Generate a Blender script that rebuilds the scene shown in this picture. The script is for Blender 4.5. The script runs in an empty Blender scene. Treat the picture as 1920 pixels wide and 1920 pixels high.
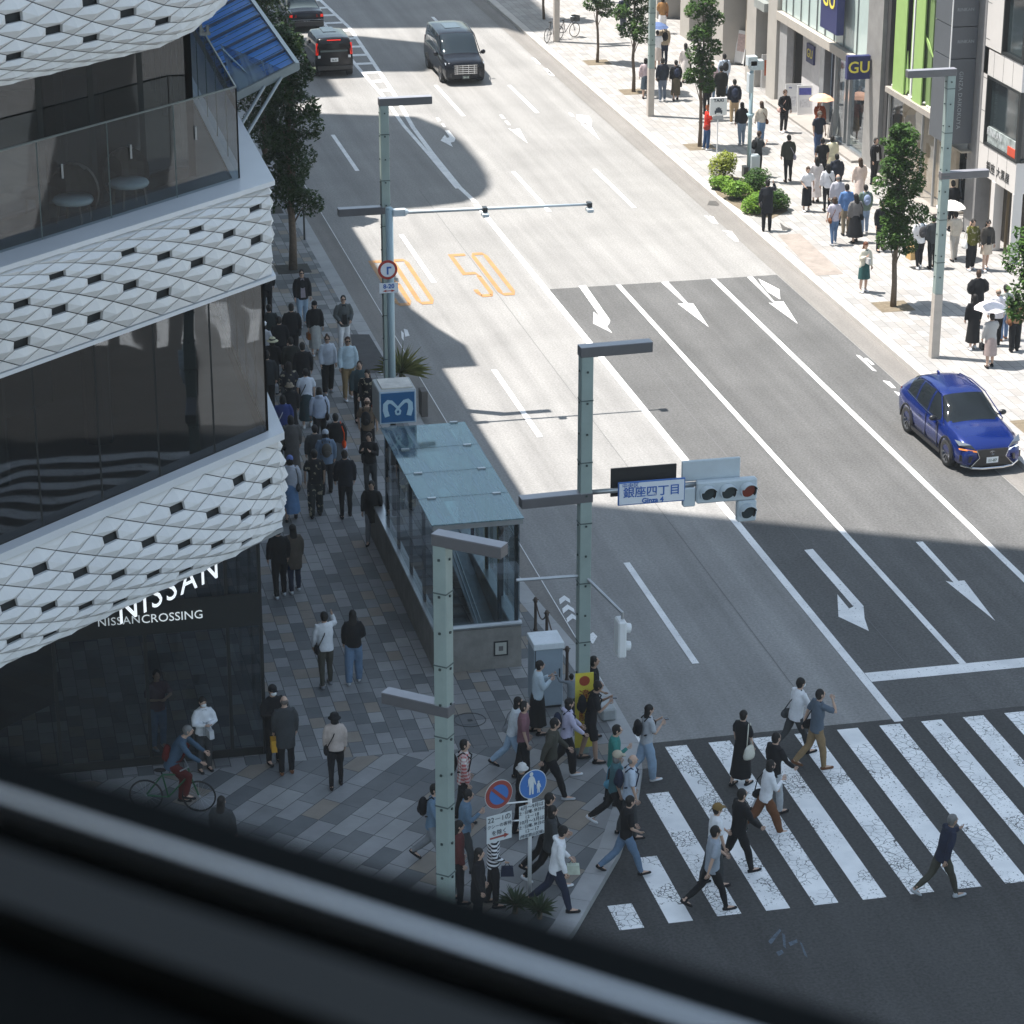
import bpy, bmesh, math, random
from mathutils import Vector, Matrix, noise
import numpy as np
R = math.radians
random.seed(7)
SC = bpy.context.scene
COL = SC.collection
# ------------------------------------------------------------------ camera
CAM_H = 24.6; FPX = 5017.0; PITCH = R(21.3); YAW = R(12.5)
cam = bpy.data.cameras.new('camera'); camo = bpy.data.objects.new('camera', cam); COL.objects.link(camo)
camo.location = (0, 0, CAM_H); camo.rotation_euler = (R(90) - PITCH, 0, -YAW)
cam.sensor_width = 36; cam.lens = FPX / 1920 * 36; cam.clip_start = 0.1; cam.clip_end = 900
cam.dof.use_dof = True; cam.dof.focus_distance = 66; cam.dof.aperture_fstop = 9.5
SC.camera = camo
# ------------------------------------------------------------------ light
LDIR = Vector((0.345, -0.18, -1.0)).normalized()
w = bpy.data.worlds.new('World'); SC.world = w; w.use_nodes = True
nt = w.node_tree
bg = nt.nodes['Background']; sky = nt.nodes.new('ShaderNodeTexSky'); sky.sky_type = 'NISHITA'
sky.sun_disc = False; sky.sun_elevation = R(68.7); sky.sun_rotation = R(-62.4)
sky.air_density = 1.0; sky.dust_density = 1.0; sky.ozone_density = 1.0
hs = nt.nodes.new('ShaderNodeHueSaturation'); hs.inputs['Saturation'].default_value = .72; nt.links.new(sky.outputs[0], hs.inputs['Color'])
tm = nt.nodes.new('ShaderNodeMix'); tm.data_type = 'RGBA'; tm.blend_type = 'MULTIPLY'; tm.inputs[0].default_value = 1; tm.inputs[7].default_value = (.93, 1.0, .96, 1); nt.links.new(hs.outputs[0], tm.inputs[6]); nt.links.new(tm.outputs[2], bg.inputs[0]); bg.inputs[1].default_value = 0.125
sl = bpy.data.lights.new('sun', 'SUN'); slo = bpy.data.objects.new('sun', sl); COL.objects.link(slo)
sl.energy = 5.0; sl.angle = R(0.5); sl.color = (1.0, 0.945, 0.875)
slo.rotation_euler = LDIR.to_track_quat('-Z', 'Y').to_euler()
SC.view_settings.view_transform = 'Standard'; SC.view_settings.look = 'None'
SC.view_settings.exposure = 1.03; SC.view_settings.gamma = 1.0
SC.render.film_transparent = False
SC.cycles.max_bounces = 6; SC.cycles.transparent_max_bounces = 12; SC.cycles.sample_clamp_indirect = 4
SC.cycles.caustics_reflective = False; SC.cycles.caustics_refractive = False
# ------------------------------------------------------------------ surveying: where a ray of the photo's camera meets a plane
_r = (math.cos(YAW), -math.sin(YAW)); _f = (math.sin(YAW), math.cos(YAW))
def ray(px, py):
    u = px - 960; v = 960 - py
    a = FPX * math.cos(PITCH) + v * math.sin(PITCH); b = -FPX * math.sin(PITCH) + v * math.cos(PITCH)
    return Vector((_r[0] * u + _f[0] * a, _r[1] * u + _f[1] * a, b))
def G(px, py, z=0.0):
    d = ray(px, py); t = (z - CAM_H) / d.z
    return Vector((d.x * t, d.y * t, z))
def AX(px, py, X):
    d = ray(px, py); t = X / d.x
    return Vector((X, d.y * t, CAM_H + d.z * t))
def AY(px, py, Y):
    d = ray(px, py); t = Y / d.y
    return Vector((d.x * t, Y, CAM_H + d.z * t))
# ------------------------------------------------------------------ materials
MC = {}
def mat(name, col, rough=0.7, metal=0.0, var=0.12, sc=3.0, bump=0.0, bsc=40.0, spec=0.5, emis=0.0, coat=0.0, trans=0.0):
    if name in MC: return MC[name]
    m = bpy.data.materials.new(name); m.use_nodes = True; n = m.node_tree; b = n.nodes['Principled BSDF']
    b.inputs['Roughness'].default_value = rough; b.inputs['Metallic'].default_value = metal
    b.inputs['Specular IOR Level'].default_value = spec; b.inputs['Coat Weight'].default_value = coat
    b.inputs['Base Color'].default_value = (*col, 1)
    tc = n.nodes.new('ShaderNodeTexCoord')
    if var:
        nz = n.nodes.new('ShaderNodeTexNoise'); nz.inputs['Scale'].default_value = sc; nz.inputs['Detail'].default_value = 5
        nz.inputs['Roughness'].default_value = 0.65
        n.links.new(tc.outputs['Object'], nz.inputs['Vector'])
        r = n.nodes.new('ShaderNodeValToRGB'); r.color_ramp.elements[0].position = .3; r.color_ramp.elements[1].position = .7
        r.color_ramp.elements[0].color = (*[max(0, c * (1 - var)) for c in col], 1)
        r.color_ramp.elements[1].color = (*[min(1, c * (1 + var)) for c in col], 1)
        n.links.new(nz.outputs['Fac'], r.inputs[0]); n.links.new(r.outputs[0], b.inputs['Base Color'])
    if bump:
        n2 = n.nodes.new('ShaderNodeTexNoise'); n2.inputs['Scale'].default_value = bsc; n2.inputs['Detail'].default_value = 3
        n.links.new(tc.outputs['Object'], n2.inputs['Vector'])
        bp = n.nodes.new('ShaderNodeBump'); bp.inputs['Strength'].default_value = bump; bp.inputs['Distance'].default_value = .02
        n.links.new(n2.outputs['Fac'], bp.inputs['Height']); n.links.new(bp.outputs[0], b.inputs['Normal'])
    if emis:
        b.inputs['Emission Color'].default_value = (*col, 1); b.inputs['Emission Strength'].default_value = emis
    MC[name] = m; return m
def glass(name, tint, refl=0.25, rough=0.02, opaque=0.0, fres=1.45):
    """tinted sheet glass: part see-through, part mirror (fresnel)"""
    if name in MC: return MC[name]
    m = bpy.data.materials.new(name); m.use_nodes = True; n = m.node_tree; n.nodes.clear()
    o = n.nodes.new('ShaderNodeOutputMaterial'); mx = n.nodes.new('ShaderNodeMixShader')
    tr = n.nodes.new('ShaderNodeBsdfTransparent'); tr.inputs[0].default_value = (*tint, 1)
    gl = n.nodes.new('ShaderNodeBsdfGlossy'); gl.inputs['Roughness'].default_value = rough; gl.inputs['Color'].default_value = (.9, .95, 1, 1)
    lw = n.nodes.new('ShaderNodeLayerWeight'); lw.inputs['Blend'].default_value = .5
    fr = n.nodes.new('ShaderNodeMath'); fr.operation = 'POWER'; fr.inputs[1].default_value = 4.0; n.links.new(lw.outputs['Facing'], fr.inputs[0])
    mt = n.nodes.new('ShaderNodeMath'); mt.operation = 'MULTIPLY_ADD'; mt.inputs[1].default_value = .9; mt.inputs[2].default_value = refl; mt.use_clamp = True
    tcn = n.nodes.new('ShaderNodeTexCoord'); wz = n.nodes.new('ShaderNodeTexNoise'); wz.inputs['Scale'].default_value = .9; wz.inputs['Detail'].default_value = 0
    wb = n.nodes.new('ShaderNodeBump'); wb.inputs['Strength'].default_value = .11; wb.inputs['Distance'].default_value = .05
    n.links.new(tcn.outputs['Object'], wz.inputs['Vector']); n.links.new(wz.outputs['Fac'], wb.inputs['Height']); n.links.new(wb.outputs[0], gl.inputs['Normal'])
    n.links.new(fr.outputs[0], mt.inputs[0]); n.links.new(mt.outputs[0], mx.inputs[0])
    n.links.new(tr.outputs[0], mx.inputs[1]); n.links.new(gl.outputs[0], mx.inputs[2])
    if opaque:
        gl.inputs['Color'].default_value = (.80, .95, .95, 1)
        df = n.nodes.new('ShaderNodeBsdfDiffuse'); df.inputs[0].default_value = (.35, .45, .5, 1)
        m2 = n.nodes.new('ShaderNodeMixShader'); m2.inputs[0].default_value = opaque
        if opaque > .1:
            mp = n.nodes.new('ShaderNodeMapping'); mp.inputs['Scale'].default_value = (5, .5, 1); n.links.new(tcn.outputs['Object'], mp.inputs[0]); z2 = n.nodes.new('ShaderNodeTexNoise'); z2.inputs['Scale'].default_value = 1.0; z2.inputs['Detail'].default_value = 4; z2.inputs['Distortion'].default_value = .5; n.links.new(mp.outputs[0], z2.inputs['Vector']); rr_ = n.nodes.new('ShaderNodeMapRange'); rr_.inputs['From Min'].default_value = .38; rr_.inputs['From Max'].default_value = .66; rr_.inputs['To Min'].default_value = .03; rr_.inputs['To Max'].default_value = opaque * 4.5; n.links.new(z2.outputs['Fac'], rr_.inputs[0]); n.links.new(rr_.outputs[0], m2.inputs[0])
        n.links.new(mx.outputs[0], m2.inputs[1]); n.links.new(df.outputs[0], m2.inputs[2]); n.links.new(m2.outputs[0], o.inputs[0])
    else: n.links.new(mx.outputs[0], o.inputs[0])
    MC[name] = m; return m
# ------------------------------------------------------------------ mesh builder
class MB:
    def __init__(s): s.v = []; s.f = []; s.m = []; s.mi = 0
    def add(s, vs, fs):
        k = len(s.v); s.v += [tuple(v) for v in vs]; s.f += [tuple(i + k for i in f) for f in fs]; s.m += [s.mi] * len(fs); return s
    def box(s, x0, x1, y0, y1, z0, z1, rot=0, c=None):
        vs = [(x, y, z) for z in (z0, z1) for y in (y0, y1) for x in (x0, x1)]
        if rot:
            c = c or ((x0 + x1) / 2, (y0 + y1) / 2); ca, sa = math.cos(rot), math.sin(rot)
            vs = [(c[0] + (x - c[0]) * ca - (y - c[1]) * sa, c[1] + (x - c[0]) * sa + (y - c[1]) * ca, z) for x, y, z in vs]
        return s.add(vs, [(0, 2, 3, 1), (4, 5, 7, 6), (0, 1, 5, 4), (1, 3, 7, 5), (3, 2, 6, 7), (2, 0, 4, 6)])
    def bar(s, a, b, w, h=None, up=(0, 0, 1)):
        """square bar from a to b"""
        a = Vector(a); b = Vector(b); h = h or w; d = (b - a).normalized(); u = Vector(up)
        if abs(d.dot(u)) > .98: u = Vector((0, 1, 0))
        r = d.cross(u).normalized(); u = r.cross(d)
        vs = [p + r * i * w / 2 + u * j * h / 2 for p in (a, b) for i, j in ((-1, -1), (1, -1), (1, 1), (-1, 1))]
        return s.add(vs, [(0, 1, 2, 3), (7, 6, 5, 4), (0, 4, 5, 1), (1, 5, 6, 2), (2, 6, 7, 3), (3, 7, 4, 0)])
    def tube(s, pts, rad, n=8, cap=True, ref=None):
        """rad: list of r or (rx, ry)"""
        pts = [Vector(p) for p in pts]; N = len(pts)
        if not isinstance(rad, (list, tuple)): rad = [rad] * N
        vs = []; fs = []; u = None
        for i, p in enumerate(pts):
            d = (pts[min(i + 1, N - 1)] - pts[max(i - 1, 0)])
            if d.length < 1e-9: d = Vector((0, 0, 1))
            d.normalize()
            if u is None:
                u = Vector(ref) if ref else Vector((1, 0, 0))
                if abs(u.dot(d)) > .95: u = Vector((0, 1, 0))
            u = (u - d * u.dot(d)).normalized(); w_ = d.cross(u)
            r = rad[i]; rx, ry = r if isinstance(r, (tuple, list)) else (r, r)
            for k in range(n):
                t = 2 * math.pi * k / n; vs.append(p + u * math.cos(t) * rx + w_ * math.sin(t) * ry)
        for i in range(N - 1):
            for k in range(n):
                a = i * n + k; b = i * n + (k + 1) % n; fs.append((a, b, b + n, a + n))
        if cap: fs.append(tuple(range(n))[::-1]); fs.append(tuple((N - 1) * n + k for k in range(n)))
        return s.add(vs, fs)
    def ell(s, c, r, n=12, m=8, keep=None, rot=None):
        c = Vector(c); vs = []; fs = []; k = 0
        for i in range(m + 1):
            th = math.pi * i / m
            for j in range(n):
                ph = 2 * math.pi * j / n
                q = Vector((r[0] * math.sin(th) * math.cos(ph), r[1] * math.sin(th) * math.sin(ph), r[2] * math.cos(th)))
                if rot: q = rot @ q
                vs.append(c + q)
        for i in range(m):
            for j in range(n):
                a = i * n + j; b = i * n + (j + 1) % n
                f = (a, a + n, b + n, b)
                if keep is None or keep(sum((vs[q] for q in f), Vector()) / 4 - c): fs.append(f)
        return s.add(vs, fs)
    def prism(s, poly, z0, z1, bottom=True):
        n = len(poly); vs = [(p[0], p[1], z0) for p in poly] + [(p[0], p[1], z1) for p in poly]
        fs = [tuple(range(n, 2 * n))] + [(i, (i + 1) % n, n + (i + 1) % n, n + i) for i in range(n)]
        if bottom: fs.append(tuple(range(n))[::-1])
        return s.add(vs, fs)
    def quad(s, *p): return s.add(p, [tuple(range(len(p)))])
    def lathe(s, prof, n=16, c=(0, 0, 0)):
        vs = [(c[0] + r * math.cos(2 * math.pi * k / n), c[1] + r * math.sin(2 * math.pi * k / n), c[2] + z) for r, z in prof for k in range(n)]
        fs = [(i * n + k, i * n + (k + 1) % n, (i + 1) * n + (k + 1) % n, (i + 1) * n + k) for i in range(len(prof) - 1) for k in range(n)]
        return s.add(vs, fs)
def link(o, parent=None, label=None, cat=None, group=None, kind=None):
    COL.objects.link(o)
    if parent is not None: o.parent = parent
    if label: o['label'] = label
    if cat: o['category'] = cat
    if group: o['group'] = group
    if kind: o['kind'] = kind
    return o
def mk(name, mb, mats, parent=None, label=None, cat=None, group=None, kind=None, smooth=False, bevel=0, loc=None):
    me = bpy.data.meshes.new(name); me.from_pydata([tuple(v) for v in mb.v], [], mb.f)
    if not isinstance(mats, (list, tuple)): mats = [mats]
    for m_ in mats: me.materials.append(m_)
    if len(mats) > 1: me.polygons.foreach_set('material_index', mb.m)
    me.validate()
    bm = bmesh.new(); bm.from_mesh(me); bmesh.ops.recalc_face_normals(bm, faces=bm.faces)
    if bevel:
        bmesh.ops.remove_doubles(bm, verts=bm.verts, dist=1e-5)
        es = [e for e in bm.edges if len(e.link_faces) == 2 and e.calc_face_angle(0) > .6]
        bmesh.ops.bevel(bm, geom=es, offset=bevel, segments=1, affect='EDGES', profile=.5)
    bm.to_mesh(me); bm.free()
    if smooth: me.shade_smooth()
    o = bpy.data.objects.new(name, me)
    if loc is not None: o.location = loc
    return link(o, parent, label, cat, group, kind)
def root(name, loc, label, cat, group=None, rz=0):
    o = bpy.data.objects.new(name, None); o.empty_display_size = .2; o.location = loc; o.rotation_euler = (0, 0, rz)
    return link(o, None, label, cat, group)
def copy_tree(o, loc, rz=0, label=None):
    c = o.copy(); COL.objects.link(c); c.location = loc; c.rotation_euler = (0, 0, rz)
    if label: c['label'] = label
    for ch in o.children:
        d = ch.copy(); COL.objects.link(d); d.parent = c
        for g in ch.children:
            e = g.copy(); COL.objects.link(e); e.parent = d
    return c
FONTS = {}
def text(name, body, size, m, mtx, parent=None, label=None, cat=None, ext=0.004, align='CENTER', sx=1.0, sp=1.0, bold=0.0):
    """letters as a thin solid mesh. mtx: 4x4, text runs along local x, up is local y, faces local z"""
    cu = bpy.data.curves.new('t', 'FONT'); cu.body = body; cu.size = size; cu.align_x = align; cu.align_y = 'CENTER'
    cu.extrude = ext; cu.space_character = sp; cu.offset = bold; cu.resolution_u = 3
    t = bpy.data.objects.new('t', cu); COL.objects.link(t)
    dg = bpy.context.evaluated_depsgraph_get(); me = bpy.data.meshes.new_from_object(t.evaluated_get(dg))
    bpy.data.objects.remove(t)
    me.transform(Matrix.Diagonal((sx, 1, 1, 1))); me.transform(mtx); me.materials.clear(); me.materials.append(m)
    o = bpy.data.objects.new(name, me); return link(o, parent, label, cat)
def frame(o, x, y):
    """matrix with origin o, local x and y directions"""
    x = Vector(x).normalized(); z = x.cross(Vector(y)).normalized(); y = z.cross(x)
    return Matrix(((x.x, y.x, z.x, o[0]), (x.y, y.y, z.y, o[1]), (x.z, y.z, z.z, o[2]), (0, 0, 0, 1)))
# common materials
M_white = mat('white_paint', (.72, .73, .74), .45, var=.05)
M_black = mat('black_rubber', (.015, .015, .016), .8, var=.1)
M_steel = mat('brushed_steel', (.42, .44, .46), .35, .8, var=.08)
M_darkm = mat('dark_metal', (.045, .05, .055), .4, .5, var=.1)
M_poleg = mat('grey_green_pole_paint', (.28, .35, .335), .45, .1, var=.10, sc=1.5)
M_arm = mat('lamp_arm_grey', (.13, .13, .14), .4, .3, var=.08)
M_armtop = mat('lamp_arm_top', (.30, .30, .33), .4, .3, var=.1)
M_pale = mat('pale_grey_paint', (.50, .56, .60), .45, var=.05)
M_paleblue = mat('pale_blue_pole_paint', (.35, .47, .53), .4, var=.06)
M_conc = mat('weathered_concrete', (.22, .21, .195), .8, var=.22, sc=2.2, bump=.3)
M_stone = mat('grey_stone', (.30, .29, .28), .6, var=.12, sc=4)
# ================================================================== GROUND
def asphalt(name, base, warm, speck=.55, patch=.18, streak=True):
    m = bpy.data.materials.new(name); m.use_nodes = True; n = m.node_tree; b = n.nodes['Principled BSDF']
    b.inputs['Roughness'].default_value = .85; b.inputs['Specular IOR Level'].default_value = .25
    tc = n.nodes.new('ShaderNodeTexCoord')
    def nz(sc, det, src=None, sx=None):
        q = n.nodes.new('ShaderNodeTexNoise'); q.inputs['Scale'].default_value = sc; q.inputs['Detail'].default_value = det; q.inputs['Roughness'].default_value = .6
        if sx:
            mp = n.nodes.new('ShaderNodeMapping'); mp.inputs['Scale'].default_value = sx; n.links.new(tc.outputs['Object'], mp.inputs[0]); n.links.new(mp.outputs[0], q.inputs['Vector'])
        else: n.links.new(tc.outputs['Object'], q.inputs['Vector'])
        return q.outputs['Fac']
    def madd(a, k, c):
        q = n.nodes.new('ShaderNodeMath'); q.operation = 'MULTIPLY_ADD'; n.links.new(a, q.inputs[0]); q.inputs[1].default_value = k; q.inputs[2].default_value = c; return q.outputs[0]
    def mul(a, b_):
        q = n.nodes.new('ShaderNodeMath'); q.operation = 'MULTIPLY'; n.links.new(a, q.inputs[0]); n.links.new(b_, q.inputs[1]); return q.outputs[0]
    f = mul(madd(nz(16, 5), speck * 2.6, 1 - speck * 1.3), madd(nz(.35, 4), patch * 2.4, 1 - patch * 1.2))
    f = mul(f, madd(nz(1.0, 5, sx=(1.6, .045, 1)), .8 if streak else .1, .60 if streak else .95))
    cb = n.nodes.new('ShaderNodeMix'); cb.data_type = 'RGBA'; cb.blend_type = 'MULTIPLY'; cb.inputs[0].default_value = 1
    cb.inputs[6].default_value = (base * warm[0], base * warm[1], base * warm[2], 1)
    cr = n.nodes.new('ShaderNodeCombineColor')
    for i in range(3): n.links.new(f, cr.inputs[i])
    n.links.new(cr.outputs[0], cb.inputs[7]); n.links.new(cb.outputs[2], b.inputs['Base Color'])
    bp = n.nodes.new('ShaderNodeBump'); bp.inputs['Strength'].default_value = .25; bp.inputs['Distance'].default_value = .01
    n.links.new(nz(60, 3), bp.inputs['Height']); n.links.new(bp.outputs[0], b.inputs['Normal'])
    return m
M_old = asphalt('worn_pale_asphalt', .250, (1.0, .985, .965), .4, .2)
M_newsh = asphalt('crossing_shaded_asphalt', .058, (1.0, 1.0, 1.0), .6, .2)  # fresh asphalt with the crossing's shade darkened into its base colour
M_new = asphalt('fresh_sunlit_asphalt', .105, (1.0, 1.0, 1.0), .6, .25)  # lighter copy of the same fresh asphalt for the mostly sunlit stretch
M_gut = asphalt('gutter_concrete', .20, (1.0, .95, .9), .3, .2)
def paving(name, ang, cols, bw=.50, bh=.31, mortar=.009, scale=1.0):
    m = bpy.data.materials.new(name); m.use_nodes = True; n = m.node_tree; b = n.nodes['Principled BSDF']
    b.inputs['Roughness'].default_value = .7; b.inputs['Specular IOR Level'].default_value = .3
    tc = n.nodes.new('ShaderNodeTexCoord'); mp = n.nodes.new('ShaderNodeMapping'); mp.inputs['Rotation'].default_value = (0, 0, ang)
    n.links.new(tc.outputs['Object'], mp.inputs[0])
    br = n.nodes.new('ShaderNodeTexBrick'); br.inputs['Color1'].default_value = (0, 0, 0, 1); br.inputs['Color2'].default_value = (1, 1, 1, 1)
    br.inputs['Scale'].default_value = scale; br.inputs['Mortar Size'].default_value = mortar; br.inputs['Mortar Smooth'].default_value = .2
    br.inputs['Brick Width'].default_value = bw; br.inputs['Row Height'].default_value = bh; br.offset = .37; br.offset_frequency = 3
    br.inputs['Mortar'].default_value = (.5, .5, .5, 1)
    n.links.new(mp.outputs[0], br.inputs['Vector'])
    rp = n.nodes.new('ShaderNodeValToRGB'); rp.color_ramp.interpolation = 'CONSTANT'
    e = rp.color_ramp.elements; e[0].color = (*cols[0], 1); e[1].color = (*cols[-1], 1); e[1].position = 1 - .9 / len(cols)
    for i, c in enumerate(cols[1:-1], 1): q = e.new(i / len(cols)); q.color = (*c, 1)
    n.links.new(br.outputs['Color'], rp.inputs[0])
    mx = n.nodes.new('ShaderNodeMix'); mx.data_type = 'RGBA'; n.links.new(br.outputs['Fac'], mx.inputs[0]); n.links.new(rp.outputs[0], mx.inputs[6])
    mx.inputs[7].default_value = (*[c * .5 for c in cols[0]], 1)
    nz = n.nodes.new('ShaderNodeTexNoise'); nz.inputs['Scale'].default_value = 1.2; nz.inputs['Detail'].default_value = 8; nz.inputs['Roughness'].default_value = .7
    n.links.new(tc.outputs['Object'], nz.inputs['Vector'])
    r2 = n.nodes.new('ShaderNodeValToRGB'); r2.color_ramp.elements[0].position = .25; r2.color_ramp.elements[1].position = .75
    r2.color_ramp.elements[0].color = (.78, .78, .78, 1); r2.color_ramp.elements[1].color = (1.12, 1.12, 1.12, 1); n.links.new(nz.outputs['Fac'], r2.inputs[0])
    m2 = n.nodes.new('ShaderNodeMix'); m2.data_type = 'RGBA'; m2.blend_type = 'MULTIPLY'; m2.inputs[0].default_value = 1
    n.links.new(mx.outputs[2], m2.inputs[6]); n.links.new(r2.outputs[0], m2.inputs[7]); n.links.new(m2.outputs[2], b.inputs['Base Color'])
    return m
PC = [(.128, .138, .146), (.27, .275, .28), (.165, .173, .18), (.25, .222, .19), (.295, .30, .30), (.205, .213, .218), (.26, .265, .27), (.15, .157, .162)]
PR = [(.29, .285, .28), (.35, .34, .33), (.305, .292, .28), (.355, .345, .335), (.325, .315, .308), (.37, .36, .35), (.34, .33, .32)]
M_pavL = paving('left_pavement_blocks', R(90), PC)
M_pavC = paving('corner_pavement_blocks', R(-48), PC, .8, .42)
M_pavR = paving('right_pavement_blocks', R(90), PR, .62, .31)
def paint(name, col, wear, cracks=True, thr=.5):
    m = bpy.data.materials.new(name); m.use_nodes = True; n = m.node_tree; b = n.nodes['Principled BSDF']
    b.inputs['Roughness'].default_value = .6
    tc = n.nodes.new('ShaderNodeTexCoord')
    wz = n.nodes.new('ShaderNodeTexNoise'); wz.inputs['Scale'].default_value = 3; n.links.new(tc.outputs['Object'], wz.inputs['Vector'])
    vm = n.nodes.new('ShaderNodeMix'); vm.data_type = 'VECTOR'; vm.inputs[0].default_value = .12
    n.links.new(tc.outputs['Object'], vm.inputs[4]); n.links.new(wz.outputs['Color'], vm.inputs[5])
    def crack(sc, wid):
        v = n.nodes.new('ShaderNodeTexVoronoi'); v.feature = 'DISTANCE_TO_EDGE'; v.inputs['Scale'].default_value = sc; n.links.new(vm.outputs[1], v.inputs['Vector'])
        c = n.nodes.new('ShaderNodeMath'); c.operation = 'LESS_THAN'; c.inputs[1].default_value = wid; n.links.new(v.outputs['Distance'], c.inputs[0]); return c.outputs[0]
    def gate(sc, lo, x):
        q = n.nodes.new('ShaderNodeTexNoise'); q.inputs['Scale'].default_value = sc; q.inputs['Detail'].default_value = 2; n.links.new(tc.outputs['Object'], q.inputs['Vector'])
        g = n.nodes.new('ShaderNodeMath'); g.operation = 'GREATER_THAN'; g.inputs[1].default_value = lo; n.links.new(q.outputs['Fac'], g.inputs[0])
        k = n.nodes.new('ShaderNodeMath'); k.operation = 'MULTIPLY'; n.links.new(g.outputs[0], k.inputs[0]); n.links.new(x, k.inputs[1]); return k.outputs[0]
    def mx_(a, b_):
        k = n.nodes.new('ShaderNodeMath'); k.operation = 'MAXIMUM'; n.links.new(a, k.inputs[0]); n.links.new(b_, k.inputs[1]); return k.outputs[0]
    f = gate(.55, .52, crack(6.5, .020)); f = mx_(f, gate(.8, .60, crack(12, .05)))
    sp = n.nodes.new('ShaderNodeTexNoise'); sp.inputs['Scale'].default_value = 17; sp.inputs['Detail'].default_value = 6; sp.inputs['Roughness'].default_value = .75; n.links.new(tc.outputs['Object'], sp.inputs['Vector'])
    sg = n.nodes.new('ShaderNodeMath'); sg.operation = 'GREATER_THAN'; sg.inputs[1].default_value = .64 - wear * .10; n.links.new(sp.outputs['Fac'], sg.inputs[0])
    f = mx_(f, gate(.7, .47, sg.outputs[0])) if cracks else gate(.7, .4, sg.outputs[0])
    mx = n.nodes.new('ShaderNodeMix'); mx.data_type = 'RGBA'; n.links.new(f, mx.inputs[0]); mx.inputs[6].default_value = (*col, 1); mx.inputs[7].default_value = (.085, .088, .09, 1)
    lz = n.nodes.new('ShaderNodeTexNoise'); lz.inputs['Scale'].default_value = 1.4; lz.inputs['Detail'].default_value = 6; n.links.new(tc.outputs['Object'], lz.inputs['Vector'])
    lr = n.nodes.new('ShaderNodeValToRGB'); lr.color_ramp.elements[0].color = (.78, .79, .8, 1); lr.color_ramp.elements[1].color = (1, 1, 1, 1); lr.color_ramp.elements[0].position = .3; lr.color_ramp.elements[1].position = .6
    n.links.new(lz.outputs['Fac'], lr.inputs[0])
    m2 = n.nodes.new('ShaderNodeMix'); m2.data_type = 'RGBA'; m2.blend_type = 'MULTIPLY'; m2.inputs[0].default_value = 1; n.links.new(mx.outputs[2], m2.inputs[6]); n.links.new(lr.outputs[0], m2.inputs[7])
    n.links.new(m2.outputs[2], b.inputs['Base Color'])
    return m
M_pnt = paint('white_road_paint', (.80, .80, .80), .2, False)
M_zeb = paint('cracked_zebra_paint', (.86, .86, .86), .45)
M_yel = paint('yellow_road_paint', (.42, .215, .075), .35, False)
mb = MB(); mb.quad((-300, -150, 0), (300, -150, 0), (300, 500, 0), (-300, 500, 0)); mk('ground', mb, M_old, kind='structure')
mb = MB(); mb.quad((19.0, 48.1, .004), (26.75, 48.1, .004), (26.75, 80.6, .004), (19.0, 80.6, .004))
mk('road', mb, M_new, kind='structure')
mb = MB(); mb.quad((-60, -30, .004), (90, -30, .004), (90, 48.1, .004), (-60, 48.1, .004)); mk('road', mb, M_newsh, kind='structure')
mb = MB(); mb.quad((12.6, 47, .0045), (13.36, 47, .0045), (13.36, 160, .0045), (12.6, 160, .0045)); mk('gutter', mb, M_gut, kind='structure')
mb = MB(); mb.quad((26.78, 50, .008), (27.5, 50, .008), (27.5, 160, .008), (26.78, 160, .008)); mk('gutter', mb, M_gut, kind='structure')
# pavements: outline of the left kerb with its rounded corner
KL = [(12.66, 160), (12.66, 60), (12.95, 55.5), (13.2, 53), (13.33, 50.2), (13.3, 47.9), (13.05, 46.7), (12.67, 45.6), (11.75, 43.5), (10.22, 40.87), (8.6, 38.6), (5.5, 36.2), (0, 34.2), (-40, 33)]
def inset(pl, d):
    out = []
    for i, p in enumerate(pl):
        a = Vector(pl[max(i - 1, 0)]); b = Vector(pl[min(i + 1, len(pl) - 1)]); t = (b - a).normalized(); out.append((p[0] + t.y * d, p[1] - t.x * d))
    return out
KI = inset(KL, .42)
KZ = .15
mb = MB(); n_ = len(KL)
for i in range(n_ - 1):
    a, b, c, d = KL[i], KL[i + 1], KI[i + 1], KI[i]
    L_ = math.dist(a, b); k = max(1, int(L_ / 1.0))
    for j in range(k):
        g = .012 / max(L_ / k, .05); t0 = j / k + g / k; t1 = (j + 1) / k
        q = lambda p, r_, t: (p[0] + (r_[0] - p[0]) * t, p[1] + (r_[1] - p[1]) * t)
        mb.prism([q(a, b, t0), q(a, b, t1), q(d, c, t1), q(d, c, t0)], -.02, KZ, False)
M_kerb = mat('kerb_stone', (.33, .335, .34), .75, var=.12, sc=1.5, bump=.2)
M_kerbR = mat('pale_kerb_stone', (.46, .44, .42), .75, var=.1, sc=1.5)
mk('kerb', mb, M_kerb, kind='structure')
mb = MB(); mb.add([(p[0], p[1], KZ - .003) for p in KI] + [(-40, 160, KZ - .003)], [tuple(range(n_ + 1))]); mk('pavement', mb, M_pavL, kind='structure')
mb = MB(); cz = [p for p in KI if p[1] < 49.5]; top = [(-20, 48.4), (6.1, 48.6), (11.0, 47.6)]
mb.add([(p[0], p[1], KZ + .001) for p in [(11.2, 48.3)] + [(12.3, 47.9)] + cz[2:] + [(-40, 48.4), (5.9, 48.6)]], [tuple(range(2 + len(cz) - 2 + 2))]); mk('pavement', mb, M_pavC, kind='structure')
mb = MB(); KR = [(27.5, 160), (27.5, 58.5), (28.2, 55.5), (30.5, 53.4), (34, 52.6), (70, 52)]
KRi = [(27.85, 160), (27.85, 58.6), (28.45, 55.8), (30.6, 53.8), (34, 53), (70, 52.4)]
for i in range(len(KR) - 1): mb.prism([KR[i], KRi[i], KRi[i + 1], KR[i + 1]], -.02, KZ, False)
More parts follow.
